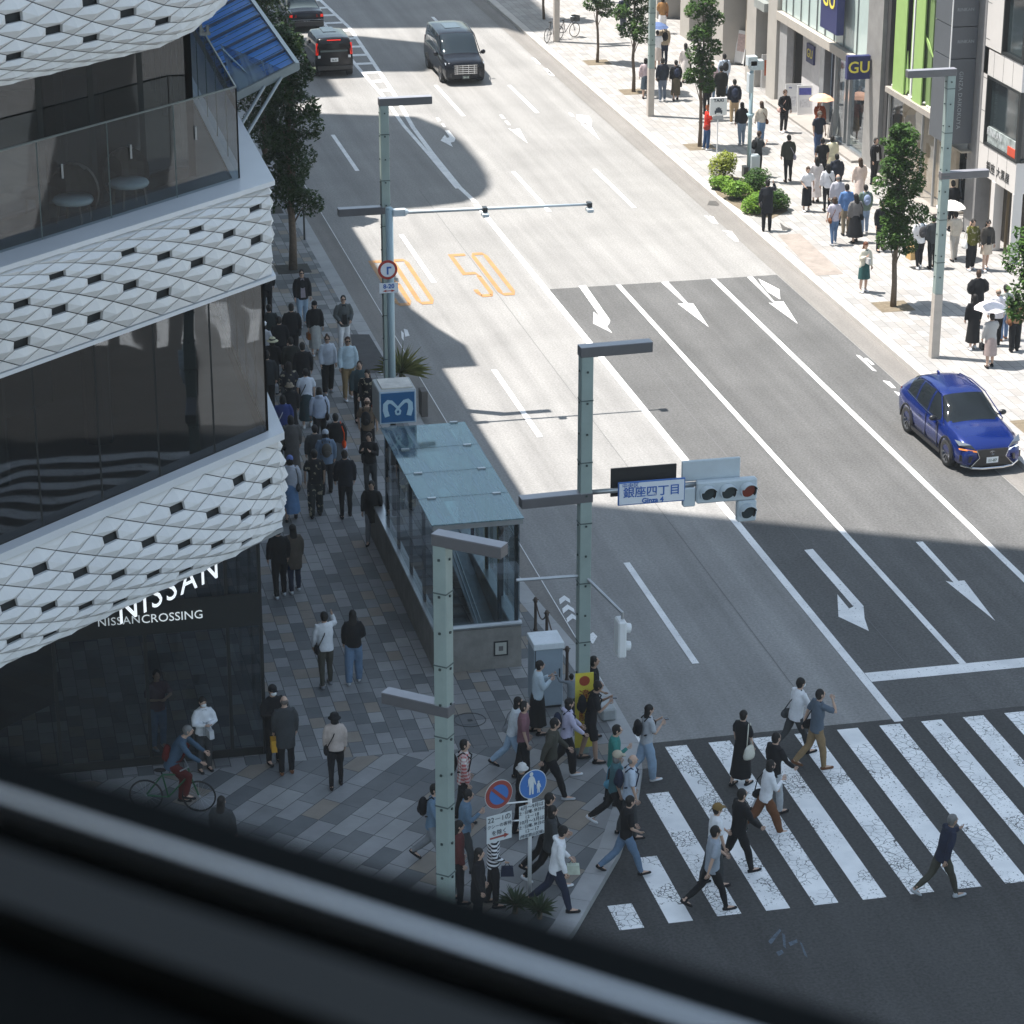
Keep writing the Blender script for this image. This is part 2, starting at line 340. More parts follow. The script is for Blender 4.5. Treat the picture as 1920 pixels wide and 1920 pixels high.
mk('kerb', mb, M_kerbR, kind='structure')
mb = MB(); mb.add([(p[0], p[1], KZ - .003) for p in KRi] + [(70, 160, KZ - .003)], [tuple(range(len(KRi) + 1))]); mk('pavement', mb, M_pavR, kind='structure')
# patches in the pavements
M_patch = mat('brown_paving_patch', (.27, .235, .21), .8, var=.18, sc=3)
M_patchd = mat('dark_asphalt_patch', (.055, .055, .058), .85, var=.2, sc=4)
def flat(name, pts, z, m, kind='structure', **k):
    mb = MB(); mb.add([(p[0], p[1], z) for p in pts], [tuple(range(len(pts)))]); return mk(name, mb, m, kind=kind, **k)
PX = lambda pts, z=0: [G(x, y, z) for x, y in pts]
flat('pavement_patch', PX([(1458, 440), (1500, 438), (1582, 514), (1530, 517)], .15), KZ + .003, M_patch)
flat('pavement_patch', PX([(657, 627), (692, 627), (730, 690), (700, 700), (668, 700)], .15), KZ + .003, M_patchd)
flat('drain_cover', PX([(1462, 417), (1472, 425), (1487, 430), (1467, 432)], .15), KZ + .003, mat('cast_iron', (.10, .095, .09), .6, .4))
flat('drain_cover', PX([(1330, 377), (1350, 378), (1347, 387), (1326, 385)]), .012, mat('cast_iron', (0, 0, 0)))
mb = MB(); c = G(881, 1350, .15); mb.lathe([(.34, 0), (.34, .004), (.325, .004), (.325, 0)], 40, (c.x, c.y, KZ + .004)); mb.box(c.x - .05, c.x + .05, c.y - .06, c.y + .03, KZ + .003, KZ + .007)
mk('manhole_ring', mb, mat('manhole_iron', (.06, .065, .07), .6, .4), kind='structure')
# gutter drain with white frame at the crossing
a = PX([(1166, 1378), (1192, 1376), (1203, 1402), (1172, 1407)])
flat('drain_grate', a, .012, mat('grate_dark', (.06, .06, .055), .8, var=.4, sc=20))
mb = MB()
for i in range(4): mb.bar(a[i] + Vector((0, 0, .014)), a[(i + 1) % 4] + Vector((0, 0, .014)), .07, .01)
mk('drain_frame', mb, M_pnt, kind='structure')
# ---------------- road markings
mk_ = MB(); zb = MB(); ye = MB(); MZ = .011
def rect(b_, x0, x1, y0, y1, z=MZ): b_.quad((x0, y0, z), (x1, y0, z), (x1, y1, z), (x0, y1, z))
for k in range(-1, 6): rect(mk_, 15.54, 15.70, 51.7 + 15.2 * k + 0 if k >= 0 else 36, 57.7 + 15.2 * k if k >= 0 else 36.01)
rect(mk_, 18.88, 19.08, 47.95, 91.55)
rect(mk_, 21.3, 21.46, 50.4, 80.6); rect(mk_, 24.5, 24.67, 50.4, 80.6)
rect(mk_, 19.09, 27.4, 49.95, 50.42)
rect(mk_, 13.358, 13.380, 48, 160, .012)
mk('lane_line', mk_, M_pnt, kind='structure')
mk_ = MB()
def pxpoly(b_, pts, z=MZ): b_.add([(p.x, p.y, z) for p in PX(pts)], [tuple(range(len(pts)))])
for seg in ([(957, 160), (1005, 212)], [(960, 322), (1032, 397)], [(1112, 318), (1193, 390)], [(818, 160), (868, 218)], [(810, 32), (830, 50)]):
    a = G(*seg[0]); b = G(*seg[1]); xm = (a.x + b.x) / 2; rect(mk_, xm - .08, xm + .08, min(a.y, b.y), max(a.y, b.y))
mk('lane_line', mk_, M_pnt, kind='structure')
# hatched median, two edge lines closing to a point, with rungs
hb = MB()
E1 = [(600, 0), (655, 52), (700, 118), (738, 175), (775, 240), (812, 290), (862, 352), (893, 381)]
E2 = [(572, 0), (612, 50), (640, 88), (672, 128), (718, 180), (757, 236), (806, 292), (858, 354)]
def wl(P_, w0, zz=MZ):
    for i in range(len(P_) - 1):
        a = G(*P_[i]); b = G(*P_[i + 1]); hb.add([(a.x - w0, a.y, zz), (a.x + w0, a.y, zz), (b.x + w0, b.y, zz), (b.x - w0, b.y, zz)], [(0, 1, 2, 3)])
wl(E1, .09); wl(E2, .08, MZ + .003)
for i in range(13):
    y = 2 + i * 13.5 * (1 + i * .012)
    def at(P_, y):
        for a, b in zip(P_, P_[1:]):
            if a[1] <= y <= b[1]: return a[0] + (b[0] - a[0]) * (y - a[1]) / (b[1] - a[1])
    x2, x1 = at(E2, y), at(E1, y)
    if x1 is None or x2 is None or x1 - x2 < 8: continue
    a = G(x2, y); b = G(x1, y + 1); hb.add([(a.x, a.y - .22, MZ - .002), (b.x, a.y - .22, MZ - .002), (b.x, a.y + .22, MZ - .002), (a.x, a.y + .22, MZ - .002)], [(0, 1, 2, 3)])
mk('hatched_median_marking', hb, M_pnt, kind='structure')
# direction arrows, outlines surveyed
ar = MB()
for P_ in ([(1085, 537), (1098, 535), (1144, 601), (1143, 606), (1138, 613), (1148, 625), (1112, 607), (1113, 585), (1128, 598)],
           [(1240, 530), (1252, 528), (1290, 569), (1300, 570), (1329, 614), (1271, 570), (1284, 570)],
           [(1401, 520), (1411, 519), (1452, 566), (1469, 566), (1496, 608), (1441, 568), (1452, 570)],
           [(1422, 523), (1461, 543), (1463, 562), (1440, 548), (1428, 534)],
           [(1508, 1032), (1524, 1030), (1619, 1137), (1621, 1160), (1629, 1184), (1572, 1157), (1570, 1115), (1592, 1142), (1600, 1138)],
           [(1717, 1017), (1730, 1016), (1797, 1090), (1808, 1089), (1866, 1165), (1773, 1090), (1788, 1093)],
           [(834, 245), (842, 245), (854, 260), (852, 266), (845, 268), (849, 276), (826, 264), (834, 253), (838, 259), (843, 258)],
           [(953, 241), (962, 244), (974, 241), (989, 269)], [(936, 216), (942, 216), (948, 223), (942, 223)], [(946, 227), (951, 227), (958, 235), (952, 235)],
           [(1090, 234), (1108, 236), (1125, 263)], [(1082, 215), (1104, 218), (1110, 226), (1109, 239), (1098, 230), (1092, 233), (1080, 222)], [(1065, 212), (1073, 213), (1077, 219), (1070, 218)],
           [(817, 221), (822, 221), (827, 227), (821, 228)], [(827, 232), (832, 232), (836, 239), (831, 239)]):
    pxpoly(ar, P_, MZ + .001)
mk('lane_arrow', ar, M_pnt, kind='structure')
# zebra stripes
for i in range(-4, 14):
    x0 = 11.98 + .932 * i; y0, y1 = 40.95, 47.85
    if x0 < 12.8: y0, y1 = {0: (40.4, 44.1), -1: (40.1, 41.7)}.get(i, (0, 0)); y0 += .5 * 0
    if y1 <= y0: continue
    if i == 1: y1 = 45.9
    if i == 0: y0, y1 = 40.9, 43.4
    if i == -1: y0, y1 = 40.85, 41.75
    rect(zb, x0, x0 + .46, y0, y1, MZ)
mk('zebra_crossing', zb, M_zeb, kind='structure')
# cycle lane marks
cy = MB()
for P_ in ([(1605, 666), (1612, 667), (1644, 697), (1636, 695)], [(1620, 672), (1626, 672), (1640, 684), (1634, 684)], [(1655, 714), (1668, 716), (1680, 728), (1672, 728)], [(1676, 734), (1690, 738), (1697, 746), (1684, 742)],
           [(1320, 404), (1326, 405), (1340, 420), (1334, 418)], [(1330, 405), (1338, 407), (1347, 421), (1342, 420)], [(1354, 432), (1372, 434), (1386, 452), (1376, 444)], [(1362, 440), (1370, 441), (1386, 454), (1378, 453)],
           [(996, 108), (1004, 110), (1014, 121), (1008, 120)], [(1018, 128), (1026, 129), (1040, 142), (1030, 138)], [(1024, 134), (1030, 135), (1040, 143), (1032, 142)],
           [(757, 617), (764, 619), (768, 630), (760, 632)], [(752, 620), (757, 625), (757, 640), (753, 634)], [(1048, 1124), (1058, 1117), (1068, 1124), (1070, 1132), (1060, 1126), (1050, 1134)], [(1054, 1142), (1064, 1134), (1076, 1142), (1078, 1150), (1066, 1143), (1056, 1151)], [(1062, 1160), (1072, 1151), (1084, 1159), (1086, 1167), (1074, 1160), (1064, 1168)], [(1103, 1192), (1112, 1186), (1120, 1194), (1112, 1208), (1104, 1202)]):
    pxpoly(cy, P_, MZ)
mk('cycle_lane_marking', cy, M_pnt, kind='structure')
def road_digits(x0, x1, y0, y1):
    b_ = MB(); W_, H_ = (x1 - x0), (y1 - y0); g = .12; cw = (1 - g) / 2; tx, ty = .115, .055
    def R_(a, b, c, d): b_.quad(*[(x0 + x * W_, y0 + y * H_, MZ) for x, y in ((a, c), (b, c), (b, d), (a, d))])
    def Q_(*p): b_.quad(*[(x0 + x * W_, y0 + y * H_, MZ) for x, y in p])
    R_(0, cw, 1 - ty, 1); R_(0, tx, .56, 1 - ty); R_(0, cw - .08, .505, .56); Q_((cw - .08, .56), (cw - .08, .505), (cw - tx, .46), (cw, .44)); R_(cw - tx, cw, .09, .44 + .02); Q_((cw - tx, .09), (cw, .09), (cw - .09, 0), (cw - .12, ty)); R_(.09, cw - .09, 0, ty); Q_((0, .09), (.09, 0), (.12, ty), (tx, .10)); R_(0, tx, .09, .17)
    o = cw + g; R_(o + .09, 1 - .09, 1 - ty, 1); R_(o + .09, 1 - .09, 0, ty); R_(o, o + tx, .09, .91); R_(1 - tx, 1, .09, .91)
    for sx_, sy_ in ((0, 0), (1, 0), (0, 1), (1, 1)):
        f = lambda x, y: ((o + x) if not sx_ else (1 - x), y if not sy_ else 1 - y); Q_(f(0, .09), f(.09, 0), f(.09, ty), f(tx, .09))
    mk('speed_marking', b_, M_yel, kind='structure')
road_digits(13.95, 15.25, 79.8, 85.1); road_digits(16.70, 17.98, 80.2, 85.3)
# seams in the asphalt
sm = MB()
for x, y0, y1 in ((17.35, 48, 94), (20.15, 50, 78)): rect(sm, x, x + .016, y0, y1, .006)
mk('road_seam', sm, mat('tar_seam', (.12, .12, .124), .8), kind='structure')
# blue spray marks near the crossing
sp = MB()
for P_ in ([(1440, 1766), (1462, 1742), (1465, 1746), (1446, 1772)], [(1466, 1750), (1472, 1754), (1474, 1780), (1469, 1776)], [(1478, 1768), (1494, 1762), (1496, 1768), (1482, 1775)], [(1499, 1766), (1504, 1770), (1515, 1797), (1508, 1792)], [(1455, 1786), (1466, 1782), (1470, 1788), (1460, 1794)]): pxpoly(sp, P_, .012)
mk('spray_mark', sp, mat('faint_blue_spray', (.07, .095, .125), .8, var=.5, sc=12), kind='structure')
# opposite corner: pavement and zebra across the side street, seen mirrored in the showroom glass
mb = MB(); mb.add([(31.5, 30, KZ), (80, 30, KZ), (80, 43.6, KZ), (33.5, 43.6, KZ), (31.8, 42.2, KZ)], [(0, 1, 2, 3, 4)]); mb.add([(31.5, 30, 0), (31.8, 42.2, 0), (31.8, 42.2, KZ), (31.5, 30, KZ)], [(0, 1, 2, 3)]); mb.add([(33.5, 43.6, 0), (80, 43.6, 0), (80, 43.6, KZ), (33.5, 43.6, KZ)], [(0, 1, 2, 3)]); mk('pavement', mb, M_pavR, kind='structure')
mb = MB()
for i in range(9): rect(mb, 34, 38, 44.0 + i * .93, 44.46 + i * .93, MZ)
mk('zebra_crossing', mb, M_zeb, kind='structure')
# ================================================================== LEFT: showroom building with faceted white bands
C0 = Vector((6.15, 49.05, 0)); EU = Vector((-.737, -.676, 0)); EN = Vector((.676, -.737, 0))
M_panel = mat('faceted_white_panel', (.70, .69, .685), .45, var=.07, sc=.9)
M_void = mat('panel_joint_dark', (.02, .024, .028), .8, var=0)
M_ledge = mat('white_ledge', (.66, .67, .69), .4, var=.05, sc=.5)
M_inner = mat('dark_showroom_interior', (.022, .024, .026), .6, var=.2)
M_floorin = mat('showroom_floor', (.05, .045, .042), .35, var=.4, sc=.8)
M_gldark = glass('dark_curtain_glass', (.30, .34, .36), .07)
M_glbal = glass('terrace_glass', (.60, .66, .68), .07)
M_mull = mat('mullion_black', (.02, .024, .026), .4, .3, var=0)
showroom = root('showroom_building', (6.15, 49.05, 0), 'corner showroom building wrapped in white faceted diamond panel bands over dark glass', 'building')
SI = showroom.matrix_basis.inverted() if False else Matrix.Translation((-6.15, -49.05, 0))
def W2(mb_):  # world coordinates -> local to the building root
    mb_.v = [(v[0] - 6.15, v[1] - 49.05, v[2]) for v in mb_.v]; return mb_
def band(o, e, n, u0, u1, ztop, zbot, K, g, bulge, seed, hole, reach=0):
    """returns (panels MB, backing MB). g: row spacing law 0..1, bulge(v): outward offset"""
    pm = MB(); bk = MB(); rr = random.Random(seed); D = .45
    def P(u, v, d=0.0):
        v = min(max(v, 0.0), 1.0); zb = zbot(u); z = ztop - (ztop - zb) * g(v); off = bulge(v) * min(1.0, .12 + max(u, 0) / 1.7) + d
        return o + e * u + n * off + Vector((0, 0, z))
    i0, i1 = int(u0 / D) - 1, int(u1 / D) + 1
    for j in range(-1, K + 2):
        for i in range(i0, i1 + 1):
            if (i + j) % 2: continue
            tips = [(i - 1, j), (i, j - 1), (i + 1, j), (i, j + 1)]
            poly = []
            for k, (a, b) in enumerate(tips):
                pa, pb = tips[k - 1], tips[(k + 1) % 4]
                if hole(a, b):
                    f = .42
                    poly.append((a + (pa[0] - a) * f, b + (pa[1] - b) * f)); poly.append((a + (pb[0] - a) * f, b + (pb[1] - b) * f))
                else: poly.append((a, b))
            # clip rows to 0..K and columns to u0..u1
            def clip(pl, fn, dist):
                out = []
                for k in range(len(pl)):
                    p, q = pl[k - 1], pl[k]; dp, dq = dist(p), dist(q)
                    if dp >= 0: out.append(p) if not out or out[-1] != p else None
                    if dp * dq < 0:
                        t = dp / (dp - dq); out.append((p[0] + (q[0] - p[0]) * t, p[1] + (q[1] - p[1]) * t))
                return out
            for dist in (lambda p: p[1], lambda p: K - p[1], lambda p: p[0] * D - u0, lambda p: u1 - p[0] * D):
                poly = clip(poly, None, dist) if poly else poly
                if len(poly) < 3: break
            if len(poly) < 3: continue
            cx = sum(p[0] for p in poly) / len(poly); cy_ = sum(p[1] for p in poly) / len(poly)
            s = .95; pl = [(cx + (p[0] - cx) * s, cy_ + (p[1] - cy_) * s) for p in poly]
            full = len(poly) >= 4 and 0 < j < K
            ap = P((cx - .12) * D, (cy_ + .22) / K, .085 if full else .03)
            vs = [P(p[0] * D, p[1] / K, .012) for p in pl] + [P(p[0] * D, p[1] / K, -.05) for p in pl] + [ap]; m_ = len(pl)
            pm.add(vs, [(k, (k + 1) % m_, 2 * m_) for k in range(m_)] + [(k, k + m_, (k + 1) % m_ + m_, (k + 1) % m_) for k in range(m_)])
    S = 24
    for k in range(K * 2):
        for q in range(S):
            ua, ub = u0 + (u1 - u0) * q / S, u0 + (u1 - u0) * (q + 1) / S; va, vb = k / (2 * K), (k + 1) / (2 * K)
            bk.quad(P(ua, va, -.10), P(ub, va, -.10), P(ub, vb, -.10), P(ua, vb, -.10))
    return pm, bk
def hole_rows(js, per, ph):
    def h(a, b):
        if (a + b) % 2 == 0: return False
        return b in js and (a + b) % 4 == 1
    return h
bands = []
O1 = C0
gl = lambda p: (lambda v: v ** p)
# lower band
spec = [(6.93, lambda u: 5.10, 13, lambda v: 1 - (1 - v) ** 1.45, lambda v: .10 + .28 * math.sin(v * 2.6), 3, (2, 4, 6, 8, 10)),
        (12.02, lambda u: 10.27, 12, lambda v: v ** 1.5, lambda v: .05 + .30 * (1 - v) * v * 2, 5, (4, 6, 8, 10)),
        (18.6, lambda u: 15.15 + (max(0, 3.3 - u) / 3.3) ** 2 * 1.3, 20, lambda v: 1 - (1 - v) ** 1.6, lambda v: .05 + .42 * math.sin(v * 2.9), 9, (4, 6, 8, 10, 12, 14))]
for bi, (zt, zb, K, g, bu, sd, hr) in enumerate(spec):
    pm = MB(); bk = MB()
    hole = hole_rows(hr, 4, 1)
    a, b = band(C0, EU, EN, -.02, 19.8, zt, zb, K, g, bu, sd, hole)
    c, d = band(C0 + Vector((.02, .05, 0)), Vector((0, 1, 0)), Vector((1, 0, 0)), 0.0, 16.5, zt, (lambda u: 15.15 + 1.3) if bi == 2 else zb, K, g, (lambda v, bu=bu: bu(v) - .05), sd, hole)
    for s in (a, c): pm.add(s.v, s.f)
    for s in (b, d): bk.add(s.v, s.f)
    mk('faceted_band', W2(pm), M_panel, showroom); mk('band_backing', W2(bk), M_void, showroom)
# ledges (white slabs on top of bands) following the chamfer, then the street side
def slab(z0, z1, o0, o1, m, name, ulen=19.8, vlen=16.5):
    """between outward offsets o0 (inner) and o1 (outer)"""
    mb = MB()
    def cor(off):  # corner of chamfer line and street-side line at this offset
        x = C0.x + off; # street plane x
        # point on chamfer offset line with that x:  C0 + EU*u + EN*off
        u = (x - C0.x - EN.x * off) / EU.x; p = C0 + EU * u + EN * off; return p
    a, b = cor(o0), cor(o1); A = C0 + EU * ulen + EN * o0; B = C0 + EU * ulen + EN * o1
    mb.prism([(A.x, A.y), (B.x, B.y), (b.x, b.y), (a.x, a.y)], z0, z1)
    mb.prism([(a.x, a.y), (b.x, b.y), (b.x, 49 + vlen), (a.x, 49 + vlen)], z0, z1)
    return mk(name, W2(mb), m, showroom)
slab(6.95, 7.10, -.14, .16, M_ledge, 'white_ledge')
slab(12.03, 12.12, -.62, .14, M_ledge, 'white_ledge')
slab(10.19, 10.26, -.3, .10, M_ledge, 'white_ledge')
slab(5.0, 5.09, -.5, .08, mat('soffit_edge', (.25, .26, .27), .5), 'soffit')
# glass storeys
def glass_run(z0, z1, off, m, step, name, ulen=19.8, vlen=16.5, mw=.035, top=False, u0=None):
    x = C0.x + off; u = (x - C0.x - EN.x * off) / EU.x; P0 = C0 + EU * u + EN * off; PA = C0 + EU * ulen + EN * off; PB = Vector((P0.x, 49 + vlen, 0))
    mb = MB()
    for A, B in ((PA, P0), (P0, PB)):
        mb.quad((A.x, A.y, z0), (B.x, B.y, z0), (B.x, B.y, z1), (A.x, A.y, z1))
    mk(name, W2(mb), m, showroom)
    fr = MB()
    for A, B in ((P0, PA), (P0, PB)):
        L_ = (B - A).length; d = (B - A) / L_; k = 0
        while k * step < L_ - .01:
            p = A + d * k * step; fr.bar((p.x, p.y, z0 + .01), (p.x, p.y, z1 - .01), mw if k else mw * 1.6, mw); k += 1
    if top:
        for A, B in ((P0, PA), (P0, PB)): fr.bar((A.x, A.y, z1 + .02), (B.x, B.y, z1 + .02), .03)
    mk('mullions', W2(fr), M_mull if not top else mat('glass_edge', (.09, .12, .12), .3), showroom)
glass_run(7.1, 10.2, -.16, M_gldark, 1.55, 'curtain_glass')
glass_run(12.12, 13.85, -.50, M_glbal, 1.75, 'balustrade_glass', mw=.02, top=True)
glass_run(12.12, 16.6, -1.35, glass('upper_window_glass', (.25, .27, .28), .06), 1.3, 'window_glass', mw=.10)
mb = MB()   # clamps of the glass balustrade
for k in range(1, 12):
    p = C0 + EU * (k * 1.75 - .35) + EN * -.48; mb.bar((p.x, p.y, 13.1), (p.x, p.y, 13.35), .035)
mk('balustrade_clamps', W2(mb), M_steel, showroom)
# floors and inner walls seen through the glass
def foot(off):
    x = C0.x + off; u = (x - C0.x - EN.x * off) / EU.x; P0 = C0 + EU * u + EN * off; PA = C0 + EU * 19.8 + EN * off
    return [(PA.x, PA.y), (P0.x, P0.y), (P0.x, 65.4), (-14, 65.4)]
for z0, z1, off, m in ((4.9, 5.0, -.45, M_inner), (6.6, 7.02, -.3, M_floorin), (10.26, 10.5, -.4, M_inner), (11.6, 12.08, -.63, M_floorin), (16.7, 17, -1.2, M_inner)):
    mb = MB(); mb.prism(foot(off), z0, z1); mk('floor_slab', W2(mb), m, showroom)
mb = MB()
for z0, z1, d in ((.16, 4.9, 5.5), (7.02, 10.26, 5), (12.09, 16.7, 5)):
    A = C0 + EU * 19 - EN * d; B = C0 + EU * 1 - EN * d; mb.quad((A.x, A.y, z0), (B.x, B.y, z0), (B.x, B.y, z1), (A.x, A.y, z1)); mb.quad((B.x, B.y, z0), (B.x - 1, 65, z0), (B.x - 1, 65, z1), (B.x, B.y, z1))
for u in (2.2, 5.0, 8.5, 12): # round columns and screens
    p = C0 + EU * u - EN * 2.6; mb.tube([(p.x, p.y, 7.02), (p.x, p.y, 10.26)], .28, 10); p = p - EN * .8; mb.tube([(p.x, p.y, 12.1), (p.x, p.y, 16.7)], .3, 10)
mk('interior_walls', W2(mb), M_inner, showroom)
mb = MB()
for u in (1.3, 2.9, 3.7, 4.9, 6.3):
    p = C0 + EU * u - EN * 3.6; mb.bar((p.x, p.y, 12.1), (p.x, p.y, 13.9), .9, .06)
mk('interior_partitions', W2(mb), mat('grey_interior_partition', (.14, .15, .155), .5), showroom)
# ground floor: recessed dark glass, entrance grid and lit letters
mb = MB(); mb.quad((-14, 49.1, .15), (5.72, 49.1, .15), (5.72, 49.1, 4.95), (-14, 49.1, 4.95)); mb.quad((5.72, 49.1, .15), (5.72, 65.4, .15), (5.72, 65.4, 4.95), (5.72, 49.1, 4.95))
mk('ground_floor_glass', W2(mb), glass('ground_glass', (.46, .50, .52), .05), showroom)
fr = MB()
M_nbf = mat('near_black_frame', (.018, .022, .024), .35, .2)
for x in (5.72, 5.05, 3.4, 1.6, -.2, -2, -4, -6.5): fr = MB(); fr.bar((x, 49.07, .15), (x, 49.07, 4.95), .07, .05); mk('glass_mullion', W2(fr), M_nbf, showroom)
for y in (51, 53.2, 55.4, 57.6, 60, 62.5, 65.3): fr = MB(); fr.bar((5.75, y, .15), (5.75, y, 4.95), .06, .06); mk('glass_mullion', W2(fr), M_nbf, showroom)
fr = MB(); fr.box(-14, 5.68, 48.98, 49.02, 3.05, 3.75); mk('sign_band', W2(fr), M_nbf, showroom)
fr = MB(); fr.box(-14, 5.68, 49.04, 49.08, .15, .32); mk('base_rail', W2(fr), M_nbf, showroom)
M_let = mat('lit_sign_letters', (.9, .93, .95), .5, var=0, emis=.35)
M_let2 = mat('lit_sign_letters_soft', (.75, .8, .82), .5, var=0, emis=.14)
tl = lambda p: Matrix.Translation((p[0] - 6.15, p[1] - 49.05, p[2]))
def wtext(name, body, size, m, o, x, y, par, rootloc, **k):
    f = frame((o[0] - rootloc[0], o[1] - rootloc[1], o[2] - rootloc[2]), x, y); return text(name, body, size, m, f, par, **k)
pc = C0 + EU * 3.35 + EN * .10
wtext('sign_lettering', 'NISSAN', .72, M_let, (pc.x, pc.y, 4.93), -EU, (0, 0, 1), showroom, (6.15, 49.05, 0), sx=1.0, sp=1.22)
q_ = AY(223, 1165, 48.95); wtext('sign_lettering', 'NISSAN', .24, M_let2, (q_.x, 48.95, q_.z), (1, 0, 0), (0, 0, 1), showroom, (6.15, 49.05, 0), sp=1.06)
wtext('sign_lettering', 'CROSSING', .255, mat('lit_sign_letters_mid', (.85, .9, .92), .5, var=0, emis=.22), (AY(323, 1157, 48.95).x, 48.95, AY(323, 1157, 48.95).z), (1, 0, 0), (0, 0, 1), showroom, (6.15, 49.05, 0), sp=1.0)
# upper tower (above the picture; it shades the crossing)
mb = MB(); TW = [(6.1, 49.2), (6.75, 50), (6.9, 66.1), (-5.4, 72.8), (-30, 76), (-30, 36), (-8.4, 35.6)]
mb.prism(TW, 18.6, 56); mk('tower_block', W2(mb), M_panel, showroom)
mb = MB()
for z in range(20, 55, 3):
    for k in range(11):
        p = C0 + EU * (.8 + k * 1.75) + EN * .03; q = p + EU * 1.2; mb.quad((p.x, p.y, z), (q.x, q.y, z), (q.x, q.y, z + 1.3), (p.x, p.y, z + 1.3))
mk('tower_windows', W2(mb), M_gldark, showroom)
# security camera bracket under the top band
mb = MB(); p = C0 + EU * .62 - EN * .95
p = p + Vector((0, 0, 14.85)); mb.bar(p, p + Vector((0, 0, .5)), .05); mb.box(p.x - .03, p.x + .17, p.y - .05, p.y + .05, p.z, p.z + .06); mb.box(p.x - .03, p.x + .15, p.y - .06, p.y + .06, p.z + .28, p.z + .38); mb.box(p.x + .1, p.x + .15, p.y - .05, p.y + .05, p.z + .06, p.z + .18)
mk('camera_bracket', W2(mb), mat('bracket_grey', (.22, .24, .25), .5), showroom)
# terrace furniture behind the balustrade
M_chair = mat('tan_woven_chair', (.10, .075, .06), .6); M_seat = mat('white_chair_cushion', (.42, .45, .46), .6)
for (u, lab, a) in ((2.75, 'woven terrace chair with round white cushion nearer the glass corner', .4), (4.2, 'woven terrace chair with round white cushion farther from the glass corner', -.5)):
    p = C0 + EU * u - EN * .95
    r_ = root('terrace_chair', (p.x, p.y, 12.09), lab, 'chair', 'chairs on the glass terrace', a)
    s = MB(); s.lathe([(0, .36), (.34, .36), (.37, .41), (.34, .46), (0, .47)], 20); mk('cushion', s, M_seat, r_, smooth=True)
    s = MB(); s.ell((0, .06, .55), (.46, .42, .52), 18, 10, keep=lambda q: q.y > -.05 and q.z > -.25); mk('backrest', s, M_chair, r_)
    for sx_ in (-1, 1):
        for sy_ in (-1, 1): s = MB(); s.bar((sx_ * .24, sy_ * .2, 0), (sx_ * .2, sy_ * .18, .37), .035); mk('leg', s, M_chair, r_)
# display car silhouette inside the glass
# ------------------------------------------------------------------ blue canopy with struts on the street side
ca = root('blue_canopy', (6.2, 55, 0), 'blue sheet canopy on steel ribs jutting from the facade beside the top terrace', 'canopy')
A = Vector((6.25, 54.9, 12.42)); B = Vector((7.6, 54.9, 13.02)); A2 = Vector((6.25, 66, 12.42)); B2 = Vector((7.6, 66, 13.02))
def lc(mb_, o): mb_.v = [(v[0] - o[0], v[1] - o[1], v[2] - o[2]) for v in mb_.v]; return mb_
oc = (6.2, 55, 0)
mb = MB(); nk = 44
for k in range(nk):
    y0 = 55 + 11 * k / nk; y1 = 55 + 11 * (k + .86) / nk; h = .012 if k % 2 else 0
    mb.quad((A.x, y0, A.z + h), (B.x - .03, y0, B.z + h), (B.x - .03, y1 + .03, B.z + h), (A.x, y1 + .03, A.z + h))
mk('sheeting', lc(mb, oc), mat('cobalt_sheeting', (.09, .36, 1.0), .4, var=.12, sc=2), ca)
for k in range(9):
    mb = MB(); y = 55.05 + k * 1.35; mb.bar((A.x, y, A.z + .05), (B.x, y, B.z + .05), .05)
    mk('rib', lc(mb, oc), mat('rib_dark_steel', (.12, .15, .20), .4, .5), ca)
mb = MB(); mb.bar(B, B2, .09, .14); mb.bar(A, B, .09, .16); mk('edge_rail', lc(mb, oc), mat('galvanised_rail', (.30, .34, .36), .4, .4), ca)
mb = MB(); mb.tube([(7.3, 54.95, 12.85), (6.35, 53.6, 11.95)], .035, 8); mb.tube([(6.95, 54.95, 12.7), (6.3, 54.2, 12.0)], .035, 8); mk('struts', lc(mb, oc), mat('galvanised_rail', (0, 0, 0)), ca)
mb = MB(); mb.quad((6.3, 55.0, 12.52), (7.3, 55.0, 12.95), (6.3, 57.6, 13.0)); mb.bar((6.3, 57.2, 12.98), (6.75, 55.05, 12.68), .03)
mk('net', lc(mb, oc), glass('blue_grey_net', (.45, .55, .65), .02, opaque=.18), ca)
# ------------------------------------------------------------------ neighbour block and added shadow casters on the left (mostly above the picture)
M_nb = mat('neighbour_stone', (.30, .29, .27), .7, var=.1)
nb = root('office_building', (7, 80, 0), 'stone office block next along the shaded side of the street', 'building')
mb = MB(); mb.prism([(7.3, 64.5), (7.3, 76.95), (8.35, 76.95), (8.4, 79.0), (7.9, 80.9), (7.5, 83), (7.25, 88), (7.25, 118), (-25, 118), (-25, 73), (-5, 72.9)], 17.5, 20)  # unseen roof, outline stepped to cast the lane's shadow edge
mk('shadow_roof', lc(mb, (7, 80, 0)), M_nb, nb)
mb = MB(); mb.prism([(6.9, 66.2), (7.2, 70), (7.2, 118), (-25, 118), (-25, 76.5), (-5, 73.5)], .15, 17.5); mk('wall', lc(mb, (7, 80, 0)), M_nb, nb)
mb = MB()
for z in (1, 4.6, 8.2, 11.8):
    for k in range(13): y = 68 + k * 3.8; mb.quad((7.23, y, z), (7.23, y + 2.6, z), (7.23, y + 2.6, z + 2.4), (7.23, y, z + 2.4))
mk('windows', lc(mb, (7, 80, 0)), M_gldark, nb)
